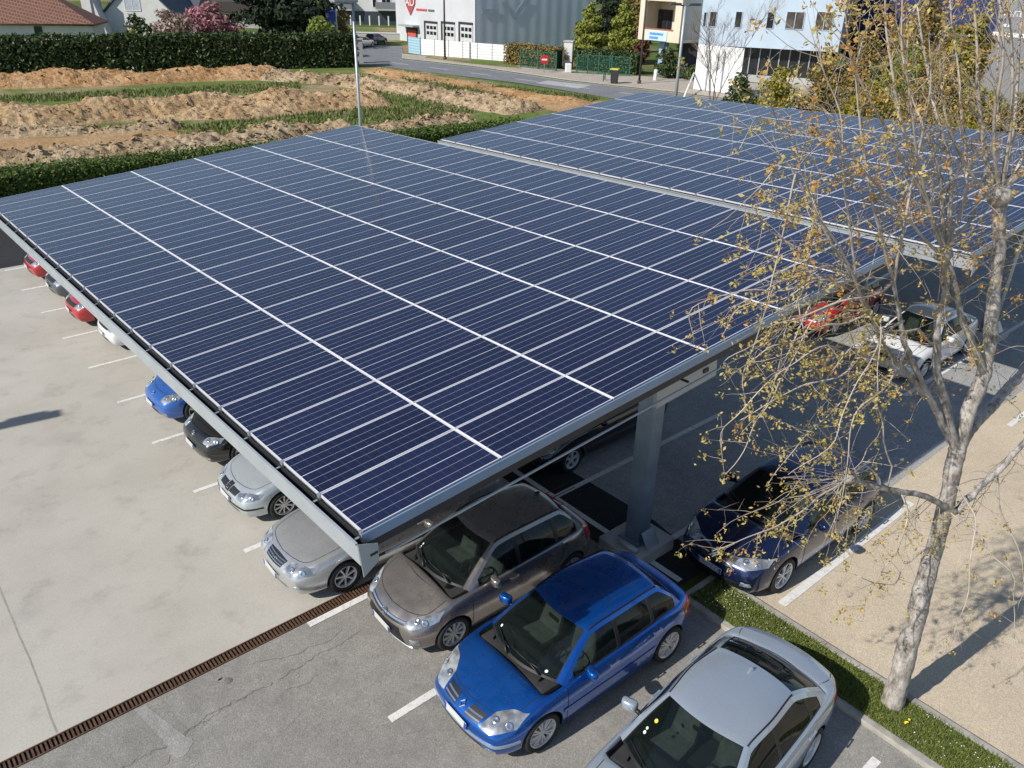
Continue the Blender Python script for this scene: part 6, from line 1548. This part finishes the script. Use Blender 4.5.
# white hoarding in front of the office
h_ = Bld('hoarding', 'tall plain white board wall standing before the office', at(693, 90), at(738, 96), 'hoarding'); zt = (h_.px(697, 45.5)[1] + h_.px(742, 46.5)[1]) / 2
seg = h_.L / 3
for k in range(3): h_.part('board', simple('bright_white_board', (.80, .80, .80), .6, 0, .03, 1), [(k * seg + .01, (k + 1) * seg - .01, 0, .06, .1, zt)])
for k in range(2): h_.part('brace', M_galvl, [(seg * (k + .8), seg * (k + .8) + .12, -.12, -.003, 0, zt * .9)])
q = at(683, 100); t = thing('support_strut', 'slanting white metal strut leaning on the white board wall', 'strut', tuple(q)); mb = MB(); e_ = atd(694, 73, dist_of(at(694, 90))) - q; mb.tube([(0, 0, 0), tuple(e_)], .09, 8); mb.build('bar', M_white, t); mb = MB(); mb.bevbox((0, 0, .05), (.5, .5, .12), .03); mb.build('foot', M_concb, t)
# dark blue and grey sheds at the right
b = Bld('shed', 'dark navy blue shed behind the olive bushes', atd(846, 60, 96), atd(988, 70, 84)); zt = 14; z0_ = b.px(900, 33)[1]
b.part('wall', M_cladn, [(0, b.L, 0, 10, 0, zt)]); b.part('band', simple('black_band', (.012, .012, .018), .5), [(0, b.L, -.12, -.003, z0_ - 1.4, z0_)]); b.window(934, 30, 942, 37, M_white)
b = Bld('shed', 'grey ribbed shed with white lettering at the top right', atd(984, 70, 80), atd(1075, 80, 72)); b.part('wall', M_clads, [(0, b.L, 0, 10, 0, 14)]); x_, z_ = b.px(1003, 13.5); x2_, z2_ = b.px(1022, 13.5)
b.text('VENTE', (x_ + x2_) / 2 + .1, z_, (b.px(1003, 9.5)[1] - b.px(1003, 17)[1]) * 1.1, M_white); b.part('stripe', M_white, [(b.px(993, 34)[0], b.px(1060, 34)[0], -.06, -.003, b.px(1010, 37)[1], b.px(1010, 33)[1])]); b.part('stripe', M_white, [(b.px(1003, 26)[0], b.px(1012, 26)[0], -.06, -.003, b.px(1008, 27)[1], b.px(1008, 24.5)[1])])
# ------------------------------------------------------------------ the bare tree in front
TB = at(893, 705); TD = dist_of(TB)
def tp(x, y, off=0.0): return atd(x, y, TD + off)
def mpp(p): return (Vector(p) - CAMP).dot(r2) / FPX          # metres per pixel at a point
tr = thing('bare_tree', 'pollarded tree with bare shoots and sparse yellow leaf tufts, rooted in the grass strip', 'tree', (TB.x, TB.y, 0))
TO = Vector((TB.x, TB.y, 0)); rt = random.Random(77)
def barkmat():
    t = NT('mottled_grey_bark'); a = t.noise(5, 7, .72); mp = t.t.nodes.new('ShaderNodeMapping'); mp.inputs['Scale'].default_value = (9, 9, 3); t.l(t.co.outputs['Object'], mp.inputs['Vector']); c = t.noise(1.6, 6, .75, vec=mp.outputs[0])
    f = t.math('ADD', t.math('MULTIPLY', a, .45), t.math('MULTIPLY', c, .55))
    col = t.ramp(f, [(.36, (.07, .06, .052)), (.44, (.24, .21, .185)), (.53, (.42, .385, .345)), (.66, (.62, .58, .53))])
    li = t.ramp(t.noise(1.9, 6, .7), [(.56, (0, 0, 0)), (.66, (.75, .75, .75))]); col = t.mix(li, col, (.30, .26, .12)); t.bump(f, .7, .03); return t.set(color=col, rough=.95, spec=.15)
M_tb = barkmat(); M_twig = simple('twig_bark', (.40, .34, .28), .85, 0, .35, 3); M_twigd = simple('shoot_bark', (.44, .38, .32), .85, 0, .3, 3)
LY = leafmat('young_yellow_leaf', [(.50, .37, .11), (.58, .45, .16), (.42, .33, .10), (.46, .39, .11), (.62, .50, .22)], .6, .3); LO = leafmat('orange_young_leaf', [(.54, .29, .08), (.60, .37, .12), (.46, .23, .07), (.56, .41, .14), (.44, .29, .10)], .6, .3)
mbT, mbW, mbS, mbY, mbO = MB(), MB(), MB(), MB(), MB()
def smooth3(pts, k=5):
    P = [Vector(p) for p in pts]; out = []
    for i in range(len(P) - 1):
        a, b, c, d = P[max(i - 1, 0)], P[i], P[i + 1], P[min(i + 2, len(P) - 1)]
        for j in range(k):
            t = j / k; out.append(.5 * ((2 * b) + (c - a) * t + (2 * a - 5 * b + 4 * c - d) * t * t + (3 * b - a - 3 * c + d) * t ** 3))
    out.append(P[-1]); return out
def limb(mb, pts, r, n=10, knob=0.0, wob=.02):
    """pts: (x, y, offset); r: radii in pixels at first and last"""
    P = [tp(*p) for p in pts]; S = smooth3(P, 14 if mb is mbT else 6); m = len(S); R_ = []
    for i in range(m):
        f = i / (m - 1); k = f * (len(r) - 1); a = min(int(k), len(r) - 2); rr = (r[a] + (r[a + 1] - r[a]) * (k - a)) * (.61 if mb is mbT else .82) * mpp(S[i]); R_.append(rr * (1 + .10 * mnoise.noise(S[i] * 2.7)))
        S[i] = S[i] + Vector((mnoise.noise(S[i] * 1.9), mnoise.noise(S[i] * 1.9 + Vector((9, 0, 0))), 0)) * wob
    mb.tube([p - TO for p in S], R_, n); return S
def leafbunch(p, orange, k=None, s=.0185):
    mb = mbO if orange else mbY; g = rt.uniform(.7, 1.35); ax = Vector((rt.gauss(0, .4), rt.gauss(0, .4), -1)).normalized()
    for _ in range(k or rt.randint(5, 11)):
        q = p + ax * rt.random() * .085 * g + Vector((rt.gauss(0, .021), rt.gauss(0, .021), rt.gauss(0, .018))) * g; leaf(mb, q - TO, s * rt.uniform(.55, 1.5) * g, rt)
def twig(p, d, L, r, lev, droop, leafp, orange):
    n = max(4, int(L / .10)); pts = [p.copy()]; d = d.normalized(); seg = L / n
    for i in range(n):
        d = (d + Vector((rt.gauss(0, .11), rt.gauss(0, .11), rt.gauss(0, .11) + droop))).normalized(); p = p + d * seg; pts.append(p.copy())
        if rt.random() < leafp * .70 * (.2 + 1.0 * i / n): leafbunch(p + Vector((0, 0, .0)), orange)
        if lev > 0 and rt.random() < .24:
            s = Vector((rt.gauss(0, 1), rt.gauss(0, 1), rt.gauss(0, .8))); twig(p.copy(), d * .8 + s * .75, L * rt.uniform(.22, .5), r * .6, lev - 1, droop, leafp, orange)
    mbW.tube([q - TO for q in pts], [r * (1 - .75 * i / n) for i in range(n + 1)], 4 if r > .006 else 3, cap=False)
    if rt.random() < min(1, leafp * 2): leafbunch(pts[-1], orange)
# trunk and limbs, surveyed from the photo
A0 = limb(mbT, [(888, 716, 0), (894, 695, 0), (905, 655, 0), (920, 602, .02), (936, 545, .05), (949, 492, .08), (957, 448, .10)], [21, 17.5, 15.8, 14.6, 13.6, 12.2, 13.5], 16)
A1 = limb(mbT, [(956, 452, .1), (968, 412, .15), (984, 372, .2), (991, 330, .25), (996, 280, .25), (1000, 235, .25), (999, 196, .25)], [13.5, 12, 11, 10.4, 10, 10.2, 11.5], 12)
A2 = limb(mbT, [(955, 450, .1), (947, 415, 0), (938, 372, -.1), (938, 325, -.15), (946, 292, -.2), (943, 262, -.2)], [10, 8, 6.5, 6, 6, 8], 10)
A2b = limb(mbT, [(984, 375, .2), (972, 342, .0), (961, 312, -.1), (953, 280, -.15), (945, 256, -.2)], [7, 6, 5.5, 5, 6], 9)
A3 = limb(mbT, [(960, 442, .1), (978, 420, .3), (1002, 395, .6), (1030, 365, .9), (1065, 320, 1.2)], [10, 9, 8, 7.5, 7], 10)
A4 = limb(mbT, [(956, 512, .08), (944, 506, -.05), (925, 496, -.25), (900, 492, -.45), (872, 486, -.6), (848, 477, -.75)], [6, 5.5, 5, 4.6, 5, 6.5], 9)
A5 = limb(mbT, [(957, 512, .08), (975, 492, .2), (998, 470, .5), (1030, 436, .9)], [6, 5.5, 5, 4.5], 8)
A6 = limb(mbT, [(950, 440, .08), (934, 406, -.15), (916, 372, -.35), (906, 348, -.5), (899, 312, -.6), (893, 280, -.7)], [7, 5.5, 5, 4.5, 3.8, 3], 8)
A7 = limb(mbT, [(925, 395, -.2), (905, 372, -.4), (884, 346, -.6), (868, 310, -.75), (850, 274, -.85), (830, 240, -.95), (803, 188, -1.05), (781, 154, -1.1)], [5, 4.6, 4.4, 4.0, 3.6, 3.2, 2.0, .9], 7)
A8 = limb(mbT, [(1000, 200, .25), (1008, 183, .3), (1024, 172, .3), (1045, 160, .3)], [9, 8, 7, 6], 9)
for k_, q in ((9, (943, 254, -.2)), (12, (999, 196, .25)), (8, (848, 477, -.75))):
    c = tp(*q); m = mpp(c) * k_; mbT.lathe([(0, -m), (m * .8, -m * .6), (m, 0), (m * .75, m * .65), (0, m)], Matrix.Translation(c - TO), 10)
# long upright shoots
SH = [([(944, 250, -.2), (917, 176, -.3), (893, 78, -.4), (884, -10, -.4)], 4.2, .06), ([(944, 250, -.2), (952, 182, -.1), (934, 98, .1), (916, 4, .2)], 4.2, .06), ([(944, 252, -.2), (925, 200, -.5), (880, 120, -.8), (852, 50, -1.0), (842, 0, -1.1)], 3.2, .1),
      ([(1001, 200, .25), (986, 156, .3), (978, 80, .3), (975, -10, .3)], 4.6, .05), ([(1003, 198, .25), (1010, 140, .4), (1018, 70, .5), (1026, -10, .5)], 4.2, .05), ([(946, 250, -.2), (965, 190, .3), (961, 100, .5), (950, 0, .6)], 3.4, .06), ([(1000, 196, .25), (995, 130, 0), (1003, 50, -.2), (1000, -20, -.2)], 3.4, .06),
      ([(940, 256, -.2), (900, 210, -.9), (858, 165, -1.3), (830, 120, -1.6)], 2.6, .12), ([(893, 280, -.7), (872, 200, -1.0), (858, 110, -1.1), (866, 20, -1.2)], 3.0, .08), ([(943, 254, -.2), (930, 215, -.6), (915, 130, -1.0), (906, 40, -1.2)], 3.0, .08),
      ([(999, 205, .25), (968, 170, 0), (945, 110, -.2), (938, 40, -.3)], 3.2, .06), ([(1002, 205, .3), (1030, 130, .6), (1040, 40, .8)], 3.6, .06), ([(1000, 200, .25), (1012, 120, .1), (1012, 30, 0), (1010, -20, 0)], 3.2, .07), ([(944, 252, -.2), (980, 200, .5), (996, 110, .8), (1000, 0, 1.0)], 3.0, .07), ([(942, 252, -.2), (940, 180, -.1), (906, 70, .2), (900, -15, .3)], 3.2, .08), ([(858, 290, -.8), (846, 200, -1.0), (838, 110, -1.1), (815, 40, -1.2)], 2.2, .10), ([(893, 285, -.7), (905, 220, -.8), (925, 120, -.7), (930, 30, -.7)], 2.6, .08), ([(868, 312, -.75), (842, 250, -1.3), (812, 205, -1.6), (798, 150, -1.8)], 1.9, .12)]
for pts, r, lp in SH:
    S = limb(mbS, pts, [r * .84, r * .56, r * .22], 6, wob=.04); n = len(S)
    for i in range(1, n - 1):
        d0 = (S[i + 1] - S[i]).normalized()
        up = i / n; y_ = CAMP  # twigs get shorter and leafier upwards
        for _ in range(1 if rt.random() < .75 else 2):
            s = Vector((rt.gauss(0, 1), rt.gauss(0, 1), rt.gauss(0, .35))).normalized(); twig(S[i].copy(), d0 * .9 + s * .7, rt.uniform(.25, 1.05) * (1.15 - .4 * up), .0055, 1, .01, lp * 4.2 * (.35 + up), rt.random() < .6)
# twig brooms at the knuckles and along the limbs
def broom(c, n, L, az, spread, el, droop, leafp, orange, r=.008, lev=2):
    """az: direction in the picture plane (0 = right, pi/2 = up)"""
    for _ in range(n):
        a = az + rt.gauss(0, spread); dd = RT * cos(a) + Vector((0, 0, 1)) * sin(a) + FH * rt.gauss(0, .55) + Vector((0, 0, el))
        twig(c.copy(), dd, L * rt.uniform(.5, 1.25), r * rt.uniform(.6, 1.2), lev, droop, leafp, orange if isinstance(orange, bool) else rt.random() < orange)
broom(tp(848, 477, -.75), 8, 1.5, pi * 1.0, .55, .05, -.03, .36, .05, .009); broom(tp(848, 477, -.75), 6, 1.25, pi * 1.35, .45, -.1, -.06, .32, .05, .008); broom(tp(848, 477, -.75), 4, 1.2, pi * .62, .6, .1, 0, .30, .1, .008); broom(tp(848, 477, -.75), 3, .9, 0.1, .6, .1, -.02, .22, .15, .008)
for S, n, L, az, sp, dr, lp, org, r in ((A7, 22, 1.15, pi * 1.0, .75, -.05, .34, .08, .007), (A6, 16, 1.05, pi * 1.05, .8, -.07, .32, .25, .006), (A4, 14, 1.1, pi * 1.3, .6, -.08, .2, .05, .006), (A2, 14, 1.0, pi * .9, .9, -.04, .28, .75, .006), (A2b, 12, .9, pi * .8, 1.0, -.03, .28, .8, .006), (A1, 16, 1.0, pi * .55, 1.2, -.03, .22, .75, .006), (A5, 14, 1.0, pi * 1.5, .9, -.08, .13, .3, .006), (A3, 14, 1.0, pi * .4, 1.1, -.05, .16, .5, .006)):
    for _ in range(n):
        c = S[rt.randint(int(len(S) * .25), len(S) - 1)]; broom(c, 1, L, az, sp, 0, dr, lp, org, r, 1)
ALL_ = (A0, A1, A2, A2b, A3, A4, A5, A6, A7)
# long drooping sprays to the left and towards the viewer
for pts, lp in (([(868, 310, -.75), (820, 330, -1.2), (770, 345, -1.5), (742, 362, -1.6)], .45), ([(884, 346, -.6), (835, 372, -1.1), (790, 390, -1.4), (742, 420, -1.6)], .42), ([(884, 346, -.6), (850, 350, -1.0), (812, 350, -1.5), (778, 378, -1.7)], .5), ([(850, 274, -.85), (815, 270, -1.2), (780, 280, -1.4), (748, 300, -1.6)], .4),
                ([(848, 477, -.75), (810, 500, -1.1), (775, 530, -1.3), (720, 545, -1.4)], .3), ([(906, 348, -.5), (872, 400, -1.0), (850, 440, -1.3), (838, 520, -1.4)], .35), ([(900, 492, -.45), (905, 530, -.7), (880, 570, -.9), (862, 620, -1.0)], .22), ([(930, 540, .05), (912, 560, -.4), (890, 585, -.8), (858, 575, -1.0)], .14),
                ([(944, 500, .1), (985, 540, -.3), (1010, 580, -.5), (1018, 640, -.6)], .14), ([(960, 480, .1), (975, 520, -.4), (968, 580, -.8), (955, 640, -.9)], .14), ([(831, 240, -.95), (800, 245, -1.2), (770, 225, -1.3), (752, 205, -1.4)], .35), ([(810, 200, -1.0), (785, 205, -1.2), (765, 190, -1.3)], .35), ([(893, 280, -.7), (850, 300, -1.2), (800, 318, -1.5), (765, 330, -1.7)], .45),
                ([(938, 340, -.1), (905, 330, -.7), (862, 335, -1.1), (830, 372, -1.3)], .4), ([(1000, 480, .5), (1005, 520, .2), (1022, 560, 0), (1020, 610, 0)], .15)):
    P_ = [tp(*q) for q in pts]; P_[0] = min((q for S_ in ALL_ for q in S_), key=lambda q: (q - P_[0]).length); S = smooth3(P_, 6)
    S = [q + Vector((mnoise.noise(q * 2.2), mnoise.noise(q * 2.2 + Vector((5, 0, 0))), mnoise.noise(q * 2.2 + Vector((0, 7, 0))))) * (.08 if i_ else 0) for i_, q in enumerate(S)]
    mbS.tube([q - TO for q in S], [.014 * (1 - .72 * i_ / len(S)) for i_ in range(len(S))], 5)
    for p in S[2:]:
        if rt.random() < lp: leafbunch(p, rt.random() < .15)
        if rt.random() < .55: twig(p.copy(), RT * rt.gauss(-.3, 1) + FH * rt.gauss(0, .8) + Vector((0, 0, rt.gauss(-.35, .6))), rt.uniform(.18, .6), .0045, 1, -.05, lp, rt.random() < .12)
for _ in range(15):                                          # more sinuous hanging shoots on the left of the crown
    S0 = rt.choice((A7, A6, A7, A4)); c = S0[rt.randint(int(len(S0) * .3), len(S0) - 2)]; e = Vector((rt.uniform(690, 885), rt.uniform(285, 470), -rt.uniform(.5, 1.9))); e_ = tp(*e); L_ = (e_ - c).length
    if L_ > 3.2: continue
    P_ = [c, c.lerp(e_, .35) + Vector((0, 0, rt.uniform(.05, .35))), c.lerp(e_, .7) + Vector((0, 0, rt.uniform(.0, .2))), e_, e_ + Vector((0, 0, -rt.uniform(.1, .5))) + RT * rt.gauss(-.1, .15)]
    S = smooth3(P_, 6); S = [p + Vector((mnoise.noise(p * 2.2), mnoise.noise(p * 2.2 + Vector((5, 0, 0))), mnoise.noise(p * 2.2 + Vector((0, 7, 0))))) * .09 for p in S]
    mbS.tube([p - TO for p in S], [.011 * (1 - .75 * i / len(S)) for i in range(len(S))], 4)
    for p in S[5:]:
        if rt.random() < .42: leafbunch(p, rt.random() < .12)
        if rt.random() < .30: twig(p.copy(), RT * rt.gauss(-.3, 1) + FH * rt.gauss(0, .8) + Vector((0, 0, rt.gauss(-.45, .6))), rt.uniform(.15, .5), .0045, 0, -.06, .4, rt.random() < .1)
for i_, v_ in enumerate(mbT.v):                             # knobbly bark
    v_ = Vector(v_); a_ = mnoise.noise_vector(v_ * 5.5) * .016 + mnoise.noise_vector(v_ * 15) * .010 + mnoise.noise_vector(v_ * 34) * .004; mbT.v[i_] = tuple(v_ + Vector((a_.x, a_.y, 0)))
mbT.build('trunk', M_tb, tr); tag(mbS.build('shoots', M_twigd, tr), kind='stuff'); tag(mbW.build('twigs', M_twig, tr), kind='stuff'); tag(mbY.build('yellow_leaves', LY, tr), kind='stuff'); tag(mbO.build('orange_leaves', LO, tr), kind='stuff')
# bare sapling by the road
p = at(712, 104); sp_ = thing('bare_sapling', 'leafless multi stemmed sapling in front of the white board wall', 'tree', tuple(p)); mb = MB(); rs = random.Random(4); ds = dist_of(p)
def sap(a, d, L, r, lev):
    pts = [a]; n = 6; q = a
    for i in range(n): d = (d + Vector((rs.gauss(0, .10), rs.gauss(0, .10), .05))).normalized(); q = q + d * L / n; pts.append(q)
    mb.tube(pts, [r * (1 - .7 * i / n) for i in range(n + 1)], 5 if lev > 1 else 3, cap=False)
    if lev:
        for i in range(2, n + 1):
            for _ in range(2): s = Vector((rs.gauss(0, 1), rs.gauss(0, 1), rs.gauss(.2, .5))).normalized(); sap(pts[i], d * .8 + s * .65, L * rs.uniform(.25, .45), r * .42, lev - 1)
for k in range(5): sap(Vector((rs.gauss(0, .25), rs.gauss(0, .25), 0)), Vector((rs.gauss(0, .18), rs.gauss(0, .18), 1)), rs.uniform(5.5, 8.0), .05, 3)
mb.build('stems', simple('pale_twig', (.22, .17, .135), .9, 0, .2, 4), sp_)
# the lamp just outside the left border whose head throws its shadow on the yard
c = Vector(at(10, 424)) ; hL = 8.2; k = hL / sdir.z; base = c + Vector((sdir.x, sdir.y, 0)) * k
t = thing('street_lamp', 'lamp post standing on the concrete yard beyond the left border', 'street lamp', (base.x, base.y, 0), atan2(-.25, 1.7)); mb = MB(); mb.tube([(-.9, 0, 0), (-.9, 0, hL * .5), (-.9, 0, hL)], [.11, .09, .07], 10); mb.build('pole', M_galvl, t)
mb = MB(); mb.bevbox((0.1, 0, hL), (1.9, .40, .14), .05); mb.bevbox((.25, .05, hL + .1), (.8, .5, .12), .04); h = mb.build('lamp_head', M_galv, t)
